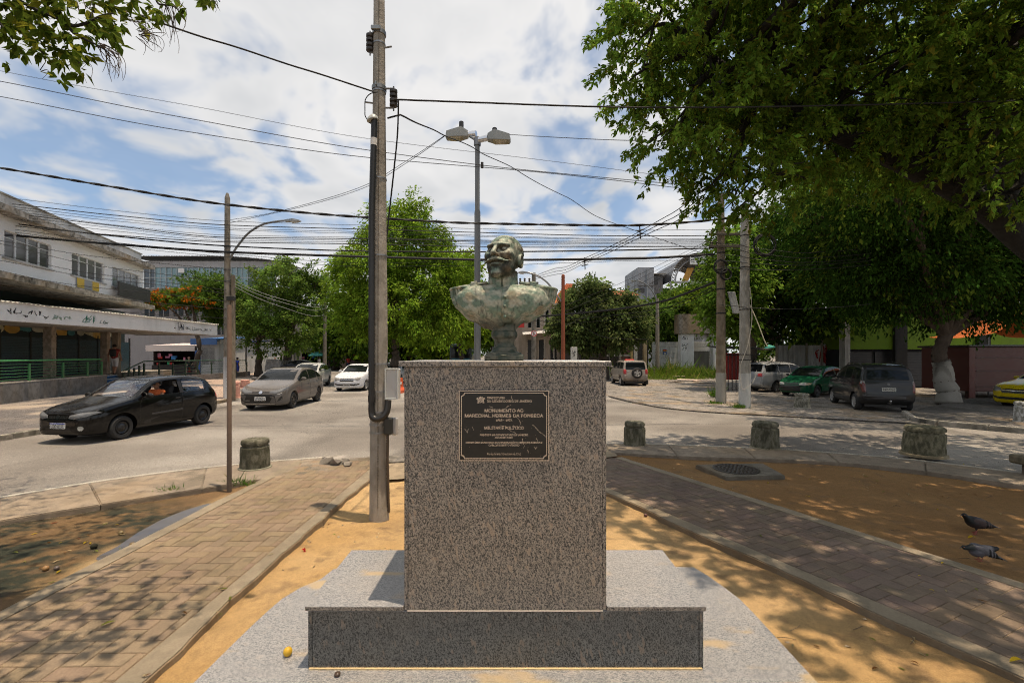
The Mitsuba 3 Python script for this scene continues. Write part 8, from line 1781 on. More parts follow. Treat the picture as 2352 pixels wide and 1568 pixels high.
put(sub(lg, 'corner_pillar'), box((lx(1938), D7 - 0.1, -0.1), (lx(1950) - 0.002, D7 + 0.4, lz(740))), 'worn', col=(0.45, 0.45, 0.42), dirt=0.5)
for u in (2050, 2240): put(sub(lg, 'dark_pillar'), box((lx(u), D7 - 0.2, -0.1), (lx(u + 28), D7 - 0.002, lz(728))), 'worn', col=(0.02, 0.02, 0.02))
for i in range(5): put(sub(lg, 'shutter'), join([box((lx(1960 + i * 60), D7 + 0.33, z), (lx(2012 + i * 60), D7 + 0.38, z + 0.08)) for z in np.arange(0.0, 2.1, 0.1)]), 'satin', col=(0.03, 0.032, 0.036), dirt=0.4)
rk = thing('red_kiosk', 'dark red metal kiosk in the shade at the right edge', 'kiosk')
D8 = 20.5
kx0, kx1 = Q(2226, 0, D8)[0], Q(2440, 0, D8)[0]; kz = hz(797, D8)
put(sub(rk, 'cabin'), cbox((kx0, D8, 0.25), (kx1, D8 + 2.4, kz), 0.02), 'satin', col=(0.085, 0.011, 0.010), dirt=0.5)
put(sub(rk, 'roof'), cbox((kx0 - 0.12, D8 - 0.12, kz + 0.002), (kx1 + 0.1, D8 + 2.5, kz + 0.10), 0.02), 'satin', col=(0.03, 0.02, 0.02), dirt=0.4)
for z in (0.45, 1.15, 1.75): put(sub(rk, 'rail'), box((kx0 + 0.3, D8 - 0.025, z), (kx1 - 0.1, D8 - 0.001, z + 0.05)), 'satin', col=(0.06, 0.01, 0.008), dirt=0.4)
put(sub(rk, 'corner_post'), box((kx0 - 0.03, D8 - 0.04, -0.05), (kx0 + 0.24, D8 - 0.003, kz - 0.02)), 'satin', col=(0.11, 0.015, 0.012), dirt=0.4)
for x in (kx0 + 0.4, kx1 - 0.4): put(sub(rk, 'leg'), box((x - 0.1, D8 + 0.3, -0.1), (x + 0.1, D8 + 0.5, 0.249)), 'satin', col=(0.05, 0.02, 0.02))
ot = thing('tarpaulin', 'orange tarpaulin roof above the red kiosk', 'tarpaulin')
put(sub(ot, 'sheet'), grid(18, 10, lambda a, b: np.column_stack([Q(2240, 0, 22.5)[0] + a * 4.5, 22.0 + b * 3, hz(772, 22.5) + 1.25 * np.exp(-((a - 0.5) / 0.28) ** 2) * (1 - 0.3 * b) - 0.1 * np.sin(b * PI)])), 'worn', col=(0.36, 0.085, 0.01), dirt=0.2, smooth=True)
for a in (0.05, 0.98): put(sub(ot, 'pole'), tube([(Q(2240, 0, 22.5)[0] + 4.5 * a, 22.1, -0.1), (Q(2240, 0, 22.5)[0] + 4.5 * a, 22.1, hz(770, 22.5))], 0.035, 6), 'metal', col=(0.2, 0.2, 0.2))
# dim street trader's red awning and grey gate left of the wagon
gt = thing('iron_gate', 'black iron gate with red boards behind it between the pole pair', 'gate')
for i in range(9): put(sub(gt, 'bar'), tube([(11.9 + i * 0.22, 25.5, -0.1), (11.9 + i * 0.22, 25.5, 2.1)], 0.025, 6), 'satin', col=(0.02, 0.02, 0.02))
put(sub(gt, 'rail'), tube([(11.7, 25.5, 1.9), (13.9, 25.5, 1.9)], 0.03, 6), 'satin', col=(0.02, 0.02, 0.02)); put(sub(gt, 'red_board'), box((12.2, 25.9, 0.5), (13.3, 26.0, 2.0)), 'worn', col=(0.32, 0.04, 0.035), dirt=0.3)
put(sub(gt, 'canopy'), hull([(11.4, 25.2, 2.25), (14.4, 25.2, 2.15), (11.4, 27, 2.45), (14.4, 27, 2.4), (11.4, 25.2, 2.3), (14.4, 25.2, 2.2)]), 'worn', col=(0.05, 0.045, 0.04))
# city bus seen from behind, far down the avenue
bus = thing('bus', 'dark teal city bus seen from behind far down the avenue', 'bus')
bx0, bx1, by = Q(1050, 0, 50)[0], Q(1083, 0, 50)[0], 50.0
bx0 = bx1 - 2.4
put(sub(bus, 'body'), cbox((bx0, by, 0.25), (bx1, by + 10, 3.15), 0.12), 'carpaint', col=(0.03, 0.045, 0.055), dirt=0.2, smooth=30)
put(sub(bus, 'rear_window'), cbox((bx0 + 0.15, by - 0.02, 1.6), (bx1 - 0.15, by + 0.03, 2.85), 0.02), 'darkglass'); put(sub(bus, 'rear_panel'), cbox((bx0 + 0.2, by - 0.02, 0.7), (bx1 - 0.2, by + 0.03, 1.5), 0.02), 'carpaint', col=(0.02, 0.12, 0.17))
for s_ in (0, 1):
    x = bx0 + 0.12 if s_ == 0 else bx1 - 0.32; put(sub(bus, 'tail_light'), cbox((x, by - 0.02, 0.75), (x + 0.2, by + 0.02, 1.15), 0.02), 'lens', col=RED)
    for y in (by + 2.2, by + 8): put(sub(bus, 'wheel'), tube([(bx0 + 0.02 if s_ == 0 else bx1 - 0.28, y, 0.36), (bx0 + 0.28 if s_ == 0 else bx1 - 0.02, y, 0.36)], 0.48, 18), 'rubber', smooth=40)
# ================================================================ street furniture and small things
def bollard(name, label, x, y, z, r_, h, col, seed, dirt=0.9, group=None, lean=0.0, slots=True):
    q = np.random.default_rng(seed); n = 40
    pr = [(0.001, 0), (r_ * 0.98, 0), (r_ * 1.0, 0.04), (r_ * 0.985, h * 0.30), (r_ * 0.97, h * 0.64), (r_ * 0.955, h * 0.745), (r_ * 0.86, h * 0.765), (r_ * 0.845, h * 0.81), (r_ * 0.93, h * 0.835), (r_ * 0.935, h * 0.90), (r_ * 0.90, h * 0.965), (r_ * 0.80, h), (r_ * 0.5, h * 1.012), (0.001, h * 1.015)]
    pr = np.array([pr[0]] + [np.array(a) + (np.array(b) - a) * t for a, b in zip(pr[:-1], pr[1:]) for t in (0.25, 0.5, 0.75, 1.0)])
    v, f = lathe(pr, n); an = np.arctan2(v[:, 1], v[:, 0]); rr_ = np.hypot(v[:, 0], v[:, 1])
    k = 1 + 0.055 * (meshkit.fbm(np.column_stack([v[:, :2] / r_ * 1.8 + seed, v[:, 2] / h * 3]), 4, seed) - 0.5) * 2
    if slots: k = k - 0.035 * (np.abs(((an / (2 * PI) * 8 + 0.3) % 1) - 0.5) < 0.07) * (v[:, 2] > h * 0.72)
    v = np.column_stack([v[:, 0] * k, v[:, 1] * k, v[:, 2] + 0.012 * (k - 1) * 10]); v[:, 0] += lean * v[:, 2]
    t = thing(name, label, 'bollard', group)
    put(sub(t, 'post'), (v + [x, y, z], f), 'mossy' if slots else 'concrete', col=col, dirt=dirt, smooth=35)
    put(sub(t, 'mortar_base'), lathe([(r_ * 1.12, -0.03), (r_ * 1.10, 0.012), (r_ * 0.99, 0.022)], 24, (x, y, z)), 'concrete', col=np.array(col) * 1.2, dirt=0.5)
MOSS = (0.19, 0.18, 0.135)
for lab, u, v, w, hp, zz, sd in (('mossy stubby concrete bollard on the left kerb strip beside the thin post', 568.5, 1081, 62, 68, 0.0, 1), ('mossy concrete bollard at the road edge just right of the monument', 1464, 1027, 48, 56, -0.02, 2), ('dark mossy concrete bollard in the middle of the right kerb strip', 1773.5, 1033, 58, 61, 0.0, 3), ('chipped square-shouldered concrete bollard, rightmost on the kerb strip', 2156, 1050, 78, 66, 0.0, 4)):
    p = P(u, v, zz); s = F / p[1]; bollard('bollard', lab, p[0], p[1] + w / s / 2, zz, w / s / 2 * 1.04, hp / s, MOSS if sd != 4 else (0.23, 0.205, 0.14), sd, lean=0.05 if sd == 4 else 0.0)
p = P(1842, 936, -0.095); s = F / p[1]; bollard('bollard', 'small pale cracked bollard across the road by the parked cars', p[0], p[1], -0.095, 16.5 / s, 33 / s, (0.36, 0.34, 0.29), 5, dirt=0.6)
p = P(2350, 968, 0.02); s = F / p[1]; bollard('bollard', 'white painted bollard at the right edge in front of the yellow car', p[0], p[1], 0.02, 16 / s, 46 / s, (0.58, 0.58, 0.57), 6, dirt=0.3)
PK = (0.62, 0.33, 0.26)
GP = 'pink painted bollards on the far left pavement'
for n, (u, v, w, hp, lab) in enumerate(((537, 912, 26, 36, 'nearest pink bollard, right behind the far left pole'), (563, 890, 20, 18, 'second nearest pink bollard, behind the brownish sedan'), (596, 855, 13, 14, 'pink bollard in front of the yellow menu board'), (622, 850, 9, 11, 'farthest pink bollard, beside the leaning street tree'))):
    p = P(u, v, 0); s = F / p[1]; bollard('bollard', lab, p[0], p[1], 0, w / s / 2, hp / s, PK, 20 + n, dirt=0.25, group=GP, slots=False)

# manhole slab with an iron cover
cs = [P(u, v, 0.0)[:2] for u, v in ((1598, 1066), (1752, 1063), (1803, 1091), (1667, 1095))]
ms_ = thing('manhole', 'round iron manhole cover in a concrete slab on the shaded sand at the right', 'manhole')
zc = float(sand_z(*np.mean(cs, 0)))
put(sub(ms_, 'slab'), cast(Polygon(cs), -0.15, 0.0, 0.012), 'concrete', col=(0.165, 0.145, 0.115), dirt=0.5)
c0 = P(1690, 1077, 0)[:2]; R0_ = 0.36
cov = [lathe([(0.001, 0.001), (R0_, 0.001), (R0_, 0.010), (R0_ * 0.97, 0.012), (0.001, 0.012)], 36, (c0[0], c0[1], 0))]
put(sub(ms_, 'cover'), cov[0], 'metal', col=(0.075, 0.06, 0.05), dirt=0.6)
studs = []
for ring_r, nn in ((0.06, 6), (0.12, 12), (0.18, 18), (0.24, 24), (0.30, 30)):
    for a in np.arange(nn) * 2 * PI / nn: studs.append(cbox((c0[0] + ring_r * math.cos(a) - 0.016, c0[1] + ring_r * math.sin(a) - 0.016, 0.012), (c0[0] + ring_r * math.cos(a) + 0.016, c0[1] + ring_r * math.sin(a) + 0.016, 0.019), 0.004))
k = put(sub(ms_, 'cover_studs'), join(studs), 'metal', col=(0.09, 0.07, 0.055), dirt=0.4); labels[k] = {'label': 'raised anti-slip studs of the cover', 'kind': 'stuff'}

# stone bench end at the right edge, broken kerb lump
be = thing('stone_bench', 'mossy low stone bench cut off by the right edge of the frame', 'bench')
bp = P(2345, 1150, 0.0)
put(sub(be, 'seat'), xf(cbox((-0.08, -0.25, 0.22), (1.2, 1.0, 0.36), 0.03), [[1, 0, 0, 8.13], [0, 1, 0, 6.4], [0, 0, 1, -0.06], [0, 0, 0, 1]]), 'concrete', col=(0.20, 0.165, 0.11), dirt=0.9)
put(sub(be, 'foot'), xf(cbox((0.02, -0.15, 0), (1.1, 0.9, 0.218), 0.03), [[1, 0, 0, 8.13], [0, 1, 0, 6.4], [0, 0, 1, -0.06], [0, 0, 0, 1]]), 'concrete', col=(0.15, 0.12, 0.085), dirt=1.0)
q = np.random.default_rng(9)
for n in range(6):
    c = P(752 + n * 9 + q.normal(0, 2), 1062 + q.normal(0, 4), 0.02); k = put('rubble', hull(c + q.normal(0, 1, (12, 3)) * [0.075, 0.06, 0.045]), 'concrete', col=np.array((0.34, 0.30, 0.25)) * q.uniform(0.7, 1.1), dirt=0.6)
    tag(k, 'broken kerb lump at the end of the left kerb strip, ' + ['leftmost', 'second from the left', 'third from the left', 'third from the right', 'second from the right', 'rightmost'][n], 'rubble', 'broken kerb lumps at the end of the left kerb strip')
k = put('kerb_end', cast(Polygon([P(u, v, 0.02)[:2] for u, v in ((740, 1052), (802, 1049), (803, 1058), (770, 1066))]), -0.1, 0.06, 0.015), 'concrete', col=(0.36, 0.33, 0.28), dirt=0.7); tag(k, 'broken end block of the left kerb strip', 'kerb')
# dumped boards and a stump post by the weeds
q = np.random.default_rng(10)
for n, (u, v, w, h_, rot) in enumerate(((1545, 873, 1.3, 0.8, 0.3), (1580, 870, 1.5, 0.9, -0.2), (1615, 874, 1.4, 0.7, 0.15), (1600, 862, 1.2, 0.5, 0.5), (1560, 866, 0.9, 0.5, -0.5))):
    p = P(u, v + 4, -0.06); t = q.normal(0, 0.05, 2)
    k = put('dumped_board', xf(cbox((-w / 2, -h_ / 2, 0), (w / 2, h_ / 2, 0.03), 0.006), [[math.cos(rot), -math.sin(rot), 0, p[0]], [math.sin(rot), math.cos(rot), 0, p[1]], [t[0], t[1], 1, -0.04 + n * 0.04], [0, 0, 0, 1]]), 'worn', col=[(0.5, 0.38, 0.28), (0.55, 0.44, 0.36), (0.45, 0.33, 0.24), (0.6, 0.56, 0.5), (0.5, 0.4, 0.3)][n], dirt=0.4)
    tag(k, ['leftmost flattened board dumped by the weeds', 'middle board of the dumped pile', 'rightmost board of the dumped pile', 'pale board at the back of the dumped pile', 'small board propped on the dumped pile'][n], 'board')
k = put('wooden_stake', cbox((*(P(1503, 868, -0.1)[:2] + [-0.05, -0.05]), -0.15), (*(P(1503, 868, -0.1)[:2] + [0.05, 0.05]), 0.72), 0.01), 'worn', col=(0.16, 0.13, 0.09), dirt=0.5); tag(k, 'short dark stake standing in the weeds', 'stake')
# orange road barriers
def barrier(label, x, y, rz, s=1.0):
    t = thing('road_barrier', label, 'barrier')
    pr = Polygon([(-0.25, 0), (0.25, 0), (0.25, 0.14), (0.12, 0.30), (0.09, 0.80), (-0.09, 0.80), (-0.12, 0.30), (-0.25, 0.14)])
    v, f = prism(pr, -0.6, 0.6); put(sub(t, 'body'), move((np.stack([v[:, 2], v[:, 0], v[:, 1]], 1), f), x, y, -0.12, rz, s), 'satin', col=(0.62, 0.09, 0.02), dirt=0.3)
    put(sub(t, 'band'), move(cbox((-0.4, -0.125, 0.45), (0.4, 0.125, 0.58), 0.01), x, y, -0.12, rz, s), 'satin', col=(0.7, 0.68, 0.64), dirt=0.3)
b = Q(911, 0, 24)[0]; barrier('orange plastic road barrier glimpsed left of the pedestal top', b, 24, 1.4)
barrier('orange road barrier far off beside the median tree', Q(938, 0, 58)[0], 58, 0.1, 1.2); barrier('orange road barrier far off near the bus', Q(985, 0, 62)[0], 62, 0.1, 1.1)
# yellow menu board and white board, far left
yb = thing('menu_board', 'yellow A-frame menu board on the far left pavement', 'sign')
c = P(580, 851, 0.0)
put(sub(yb, 'panel'), hull([c + [-0.32, 0, 0.02], c + [0.32, 0, 0.02], c + [-0.36, 0.28, 1.0], c + [0.36, 0.28, 1.0], c + [-0.28, 0.30, 1.08], c + [0.28, 0.30, 1.08], c + [-0.32, 0.04, 0.02], c + [0.32, 0.04, 0.02]]), 'satin', col=(0.68, 0.46, 0.03), dirt=0.2)
put(sub(yb, 'picture'), hull([c + [-0.2, 0.06, 0.3], c + [0.2, 0.06, 0.3], c + [-0.2, 0.155, 0.7], c + [0.2, 0.155, 0.7], c + [0.2, 0.07, 0.3], c + [-0.2, 0.07, 0.3]]), 'satin', col=(0.55, 0.12, 0.05))
put(sub(yb, 'back_leg'), hull([c + [-0.3, 0.6, 0], c + [0.3, 0.6, 0], c + [-0.28, 0.33, 1.0], c + [0.28, 0.33, 1.0], c + [-0.3, 0.62, 0], c + [0.28, 0.35, 1.0]]), 'satin', col=(0.5, 0.34, 0.03))
k = put('concrete_block', hull([P(608, 866, 0) + np.array(o) for o in ((0, 0, 0), (1.3, 0, 0), (0.15, 0, 1.55), (1.3, 0, 1.5), (0, 0.5, 0), (1.3, 0.5, 0), (0.15, 0.4, 1.55), (1.3, 0.4, 1.5), (0.0, 0, 0.8))]), 'concrete', col=(0.36, 0.35, 0.34), dirt=0.4); tag(k, 'pale leaning concrete slab at the foot of the leaning street tree', 'slab')
um = thing('parasol', 'blue and green beach parasol among the distant stalls', 'parasol')
c = Q(729, 815, 58)
put(sub(um, 'canopy'), lathe([(1.1, 0.0), (0.7, 0.35), (0.001, 0.55)], 12, c + [0, 0, -0.1]), 'worn', col=(0.10, 0.38, 0.36), dirt=0.1); put(sub(um, 'stick'), tube([(c[0], c[1], -0.1), c + [0, 0, 0.4]], 0.03, 6), 'metal', col=(0.5, 0.5, 0.5))
bn2 = thing('orange_banner', 'orange and white banner among the distant crowd', 'banner')
c = Q(862, 818, 56); put(sub(bn2, 'cloth'), box((c[0] - 0.6, c[1], 0.6), (c[0] + 0.5, c[1] + 0.05, 2.0)), 'worn', col=(0.66, 0.28, 0.12), dirt=0.1); put(sub(bn2, 'stand'), box((c[0] - 0.03, c[1] + 0.06, -0.1), (c[0] + 0.03, c[1] + 0.1, 2.05)), 'metal', col=(0.4, 0.4, 0.4))

# ---- fruit, stones, petals and fallen leaves on the ground
def ball(name, label, p, r_, col, mat='satin', sq=1.0, cat='fruit', seed=0):
    s = trimesh.creation.icosphere(2); v = s.vertices * (1 + 0.06 * (meshkit.noise(s.vertices * 2.2 + seed, seed)[:, None] - 0.5)) * [1, 1, sq] * r_
    tag(put(name, (v + p + [0, 0, r_ * sq * 0.92], s.faces), mat, col=col, dirt=0.5, smooth=True), label, cat)
p = P(661, 1505, 0.05); ball('fallen_fruit', 'round yellow fruit on the granite slab left of the plinth', p, 0.0265, (0.62, 0.36, 0.015), sq=1.05)
p = P(778, 1546, 0.05); ball('fallen_fruit', 'dark shrivelled fruit against the foot of the plinth', p + [0, -0.02, 0], 0.018, (0.05, 0.025, 0.015), sq=0.7)
def onsand(u, v):
    p = P(u, v, -0.05); p[2] = float(sand_z(p[0], p[1])); return p
for n, (u, v, r_, col, lab) in enumerate(((304, 1243, 0.026, (0.16, 0.10, 0.035), 'brown round fruit at the edge of the puddle'), (278, 1222, 0.024, (0.20, 0.14, 0.05), 'tan round fruit in the puddle'), (105, 1304, 0.026, (0.30, 0.16, 0.05), 'ochre round fruit on the mud at the far left'), (130, 1303, 0.022, (0.09, 0.07, 0.06), 'dark pebble beside the ochre fruit on the mud'), (1856, 1316, 0.024, (0.24, 0.12, 0.04), 'brown round fruit under the edge of the right path'), (1483, 1185, 0.022, (0.10, 0.03, 0.02), 'dark red fruit on the sand right of the pedestal'), (216, 1253, 0.03, (0.03, 0.028, 0.02), 'black clod on the dark mud'))):
    ball('fallen_fruit' if 'fruit' in lab else 'pebble', lab, onsand(u, v), r_, col, 'satin' if 'fruit' in lab else 'concrete', 0.9, 'fruit' if 'fruit' in lab else 'stone', n)
q = np.random.default_rng(14); p = onsand(699, 1263) + [0, 0, 0.012]
fl = thing('red_flower', 'small red flower fallen on the sand by the left path', 'flower')
v_, f_ = leaf_cloud(np.tile(p, (7, 1)), unit(q.normal(0, 1, (7, 3)) + [0, 0, 0.4]), np.full(7, 0.03), np.full(7, 0.011), q); put(sub(fl, 'petals'), (v_, f_), 'leaf', uv=enc((0.62, 0.01, 0.015), 0, len(v_)))
q = np.random.default_rng(15)
GL = 'small pale stones lying on the bare ground'
for n in range(46):
    if n < 26: u, v = q.uniform(640, 915), q.uniform(1190, 1330)
    else: u, v = q.uniform(1420, 2000), q.uniform(1200, 1500)
    p = onsand(u, v)
    if abs(p[0] - MX) < 1.9 and p[1] < 4.0: continue
    k = put('pebble', hull(p + [0, 0, 0.003] + q.normal(0, 1, (9, 3)) * q.uniform(0.004, 0.011) * [1, 1, 0.6]), 'concrete', col=np.array((0.45, 0.36, 0.24)) * q.uniform(0.5, 1.1), dirt=0.2)
    tag(k, 'little stone lying on the ochre sand beside the monument', 'stone', GL)
# fallen leaves, each a curled blade
def fallen(u, v, L, rot, col, z, label, group):
    p = P(u, v, z) if z is not None else onsand(u, v); n = 7
    t = np.linspace(0, 1, n); w = np.sin(t * PI) ** 0.7 * L * 0.16; curl = 0.18 * L * np.sin(t * PI) * q.uniform(-0.2, 1.0) + 0.004
    c, s = math.cos(rot), math.sin(rot)
    vs = []
    for sd in (-1, 0, 1):
        x = (t - 0.5) * L; y = sd * w; zz = curl + abs(sd) * w * 0.35
        vs.append(np.column_stack([x * c - y * s, x * s + y * c, zz]))
    vv = np.vstack(vs) + p + [0, 0, 0.003]; f_ = []
    for b in (0, 1):
        for i in range(n - 1): a0, a1 = b * n + i, (b + 1) * n + i; f_ += [[a0, a0 + 1, a1 + 1], [a0, a1 + 1, a1]]
    k = put('fallen_leaf', (vv, np.array(f_)), 'leaf', uv=enc(col, 0, len(vv))); tag(k, label, 'leaf', group)
YL, OL, BL, PL_ = (0.52, 0.36, 0.03), (0.20, 0.22, 0.05), (0.16, 0.08, 0.03), (0.42, 0.34, 0.20)
fallen(285, 1141, 0.10, 0.2, YL, None, 'bright yellow leaf on the mud at the far left', None) if False else None
named = [(248, 1433, 0.085, 0.9, (0.30, 0.32, 0.06), 0.004, 'greenish yellow leaf on the left path near the bottom'), (1889, 1336, 0.075, -0.2, (0.55, 0.28, 0.02), None, 'orange leaf on the sand under the right path'), (2232, 1232, 0.11, 0.2, YL, None, 'bright yellow leaf between the two pigeons'), (2165, 1294, 0.05, 0.5, YL, 0.004, 'small yellow leaf on the right path below the grey pigeon'), (2335, 1520, 0.10, 0.1, (0.42, 0.32, 0.03), 0.004, 'yellow leaf at the bottom right corner'), (2302, 1537 - 50, 0.09, -0.4, (0.22, 0.24, 0.07), None, 'long green leaf at the lower right')]
for u, v, L, rot, col, z, lab in named: fallen(u, v, L, rot, col, z, lab, None)
for n in range(34): fallen(q.uniform(-20, 330), q.uniform(1195, 1340), q.uniform(0.03, 0.07), q.uniform(0, 6.3), [YL, BL, PL_, OL, (0.3, 0.10, 0.05)][q.integers(5)], None, 'fallen leaf on the dark mud at the left', 'fallen leaves on the dark mud at the left')
for n in range(52):
    u = q.uniform(1500, 2340); fallen(u, q.uniform(1060, 1110) + (u - 1500) * 0.11 * q.uniform(0, 1), q.uniform(0.03, 0.075), q.uniform(0, 6.3), [YL, BL, PL_, OL, PL_][q.integers(5)], None, 'fallen leaf on the shaded sand at the right', 'fallen leaves on the shaded sand at the right')
for n in range(18): u = q.uniform(1480, 2300); fallen(u, 1130 + (u - 1450) * 0.30 + q.uniform(-25, 25), q.uniform(0.03, 0.06), q.uniform(0, 6.3), [YL, PL_, OL, BL][q.integers(4)], 0.004, 'fallen leaf on the right path', 'fallen leaves on the right path')
for n in range(14): u = q.uniform(330, 800); fallen(u, 1520 - (u - 330) * 0.7 + q.uniform(-60, 60), q.uniform(0.03, 0.07), q.uniform(0, 6.3), [PL_, OL, BL][q.integers(3)], 0.004, 'small dry leaf on the left path', 'small dry leaves on the left path')
for n in range(16): fallen(q.uniform(1700, 2300), q.uniform(1440, 1560), q.uniform(0.025, 0.05), q.uniform(0, 6.3), [PL_, OL, BL][q.integers(3)], None, 'dry leaf on the dappled sand at the lower right', 'dry leaves on the dappled sand at the lower right')
GT_ = 'thin dry twigs on the ground at the right'
for n in range(22):
    u, v = (q.uniform(1880, 2330), q.uniform(1110, 1290)) if n < 14 else (q.uniform(1750, 2250), q.uniform(1380, 1550))
    p = onsand(u, v) + [0, 0, 0.006]; a = q.uniform(-0.6, 0.6); L = q.uniform(0.05, 0.15)
    k = put('twig', tube([p, p + [L * 0.5 * math.cos(a), L * 0.5 * math.sin(a), 0.008 + q.normal(0, 0.004)], p + [L * math.cos(a + 0.2), L * math.sin(a + 0.2), 0.0]], 0.002, 5), 'bark', col=(0.10, 0.075, 0.05)); tag(k, 'thin dry twig lying on the ground at the right', 'twig', GT_)
# ================================================================ people and pigeons
def chain_sdf(bones, k=0.02):
    def fn(X, Y, Z):
        d = None
        for a, b, ra, rb in bones:
            e = cap(X, Y, Z, a, b, ra, rb); d = e if d is None else su(d, e, k)
        return d
    return fn
def body_mesh(bones, h, k=0.02, extra=None):
    pts = np.array([q for b in bones for q in (b[0], b[1])]); R = max(max(b[2], b[3]) for b in bones) + 0.03
    base = chain_sdf(bones, k); fn = (lambda X, Y, Z: extra(base(X, Y, Z), X, Y, Z)) if extra else base
    return taubin(surface_nets(fn, pts.min(0) - R, pts.max(0) + R, h), 3)
def person(label, at, face, pose, skin, shirt, lower, hair, height=1.72, shorts=True, sleeves=0.5, h=0.02, bag=None, hair_long=False, shoes=(0.03, 0.03, 0.03), group=None):
    """pose: joints of a 1.72 m figure facing -y (x to its left is +x)."""
    t = thing('person', label, 'person', group)
    J = {k: np.array(v, float) for k, v in {**dict(hip=(0, 0, 0.93), chest=(0, 0.0, 1.30), neck=(0, 0, 1.46), head=(0, -0.01, 1.60), lsh=(0.18, 0, 1.40), rsh=(-0.18, 0, 1.40), lel=(0.23, 0.02, 1.12), rel=(-0.23, 0.02, 1.12), lwr=(0.23, -0.05, 0.88), rwr=(-0.23, -0.05, 0.88), lhi=(0.09, 0, 0.90), rhi=(-0.09, 0, 0.90), lkn=(0.10, -0.01, 0.49), rkn=(-0.10, -0.01, 0.49), lan=(0.10, 0.02, 0.09), ran=(-0.10, 0.02, 0.09)), **pose}.items()}
    s = height / 1.72; c, sn = math.cos(face), math.sin(face); M = np.array([[c * s, -sn * s, 0, at[0]], [sn * s, c * s, 0, at[1]], [0, 0, s, at[2]], [0, 0, 0, 1.0]])
    W = lambda m: xf(m, M)
    hd = J['head']; fw = np.array(pose.get('look', (0, -1, 0)), float); fw /= np.linalg.norm(fw); sd = np.cross([0, 0, 1.0], fw)
    bones = [(J['neck'] - [0, 0, 0.05], hd - [0, 0, 0.03], 0.055, 0.055), (hd + [0, 0, 0.03], hd + [0, 0, 0.02] + fw * 0.015, 0.092, 0.088), (hd - [0, 0, 0.04] + fw * 0.03, hd - [0, 0, 0.07] + fw * 0.045, 0.062, 0.045), (hd + fw * 0.098 + [0, 0, 0.01], hd + fw * 0.112 - [0, 0, 0.015], 0.010, 0.015),
             (hd + sd * 0.088, hd + sd * 0.092 - [0, 0, 0.02], 0.016, 0.014), (hd - sd * 0.088, hd - sd * 0.092 - [0, 0, 0.02], 0.016, 0.014)]
    bones += [(J['hip'], J['chest'], 0.125, 0.135)]; fing = []
    for q in 'lr':
        bones += [(J[q + 'sh'], J[q + 'el'], 0.050, 0.038), (J[q + 'el'], J[q + 'wr'], 0.038, 0.026), (J[q + 'hi'], J[q + 'kn'], 0.080, 0.052), (J[q + 'kn'] + [0, 0.015, -0.02], J[q + 'an'], 0.054, 0.036)]
        w, e = J[q + 'wr'], J[q + 'el']; dd = unit(w - e); sx_ = unit(np.cross(dd, [0, 1.0, 0.2]))
        bones += [(w, w + dd * 0.07, 0.026, 0.028)]
        for i, (o, L) in enumerate(((-0.024, 0.065), (-0.008, 0.078), (0.008, 0.074), (0.024, 0.058))): fing.append(tube([w + dd * 0.06 + sx_ * o * 0.9, w + dd * (0.075 + L * 0.5) + sx_ * o * 1.1, w + dd * (0.075 + L) + sx_ * o * 1.15 + np.array([0, -0.02, 0])], [0.0095, 0.009, 0.007], 6))
        fing.append(tube([w + dd * 0.02 + sx_ * 0.015, w + dd * 0.055 + sx_ * 0.042 - [0, 0.01, 0], w + dd * 0.09 + sx_ * 0.048 - [0, 0.022, 0]], [0.012, 0.0105, 0.008], 6)); bones += [(w + dd * 0.05, w + dd * 0.075, 0.030, 0.024)]
    put(sub(t, 'body'), W(join([body_mesh(bones, h * 0.8, 0.018)] + fing)), 'worn', col=skin, dirt=0.0, smooth=True)
    def torso_cut(d, X, Y, Z): return d
    tb = [(J['hip'] + [0, 0, 0.02], J['chest'], 0.145, 0.155), (J['lsh'], J['rsh'], 0.072, 0.072), (J['chest'] + [0.06, 0, 0], J['chest'] + [-0.06, 0, 0], 0.13, 0.13)]
    for q in 'lr':
        if sleeves: tb.append((J[q + 'sh'], J[q + 'sh'] + (J[q + 'el'] - J[q + 'sh']) * sleeves, 0.066, 0.058))
    def flat(d, X, Y, Z): return np.maximum(np.maximum(d, np.abs(Y - J['chest'][1]) - 0.125), J['hip'][2] - 0.03 - Z)
    put(sub(t, 'shirt'), W(body_mesh(tb, h, 0.04, flat)), 'worn', col=shirt, dirt=0.05, smooth=True)
    lb = [(J['hip'] + [0.05, 0, -0.01], J['hip'] + [-0.05, 0, -0.01], 0.125, 0.125)]
    for q in 'lr':
        f_ = 0.92 if shorts else 1.0; kn = J[q + 'hi'] + (J[q + 'kn'] - J[q + 'hi']) * f_
        lb.append((J[q + 'hi'], kn, 0.098, 0.080 if shorts else 0.068))
        if not shorts: lb.append((J[q + 'kn'], J[q + 'an'] + [0, 0, 0.03], 0.068, 0.058))
    put(sub(t, 'shorts' if shorts else 'trousers'), W(body_mesh(lb, h, 0.03, lambda d, X, Y, Z: np.maximum(d, Z - J['hip'][2] - 0.08))), 'worn', col=lower, dirt=0.05, smooth=True)
    def hairf(X, Y, Z):
        q = hd + [0, 0, 0.035]; d = np.sqrt((X - q[0]) ** 2 + (Y - q[1]) ** 2 + (Z - q[2]) ** 2) - 0.100
        face_ = (X - q[0]) * fw[0] + (Y - q[1]) * fw[1] - 0.030 - 0.75 * (Z - q[2]); d = np.maximum(d, face_)
        d = np.maximum(d, q[2] - 0.075 - Z)
        if hair_long: d = su(d, cap(X, Y, Z, q - fw * 0.05, q - fw * 0.09 - [0, 0, 0.28], 0.075, 0.05), 0.03)
        return d
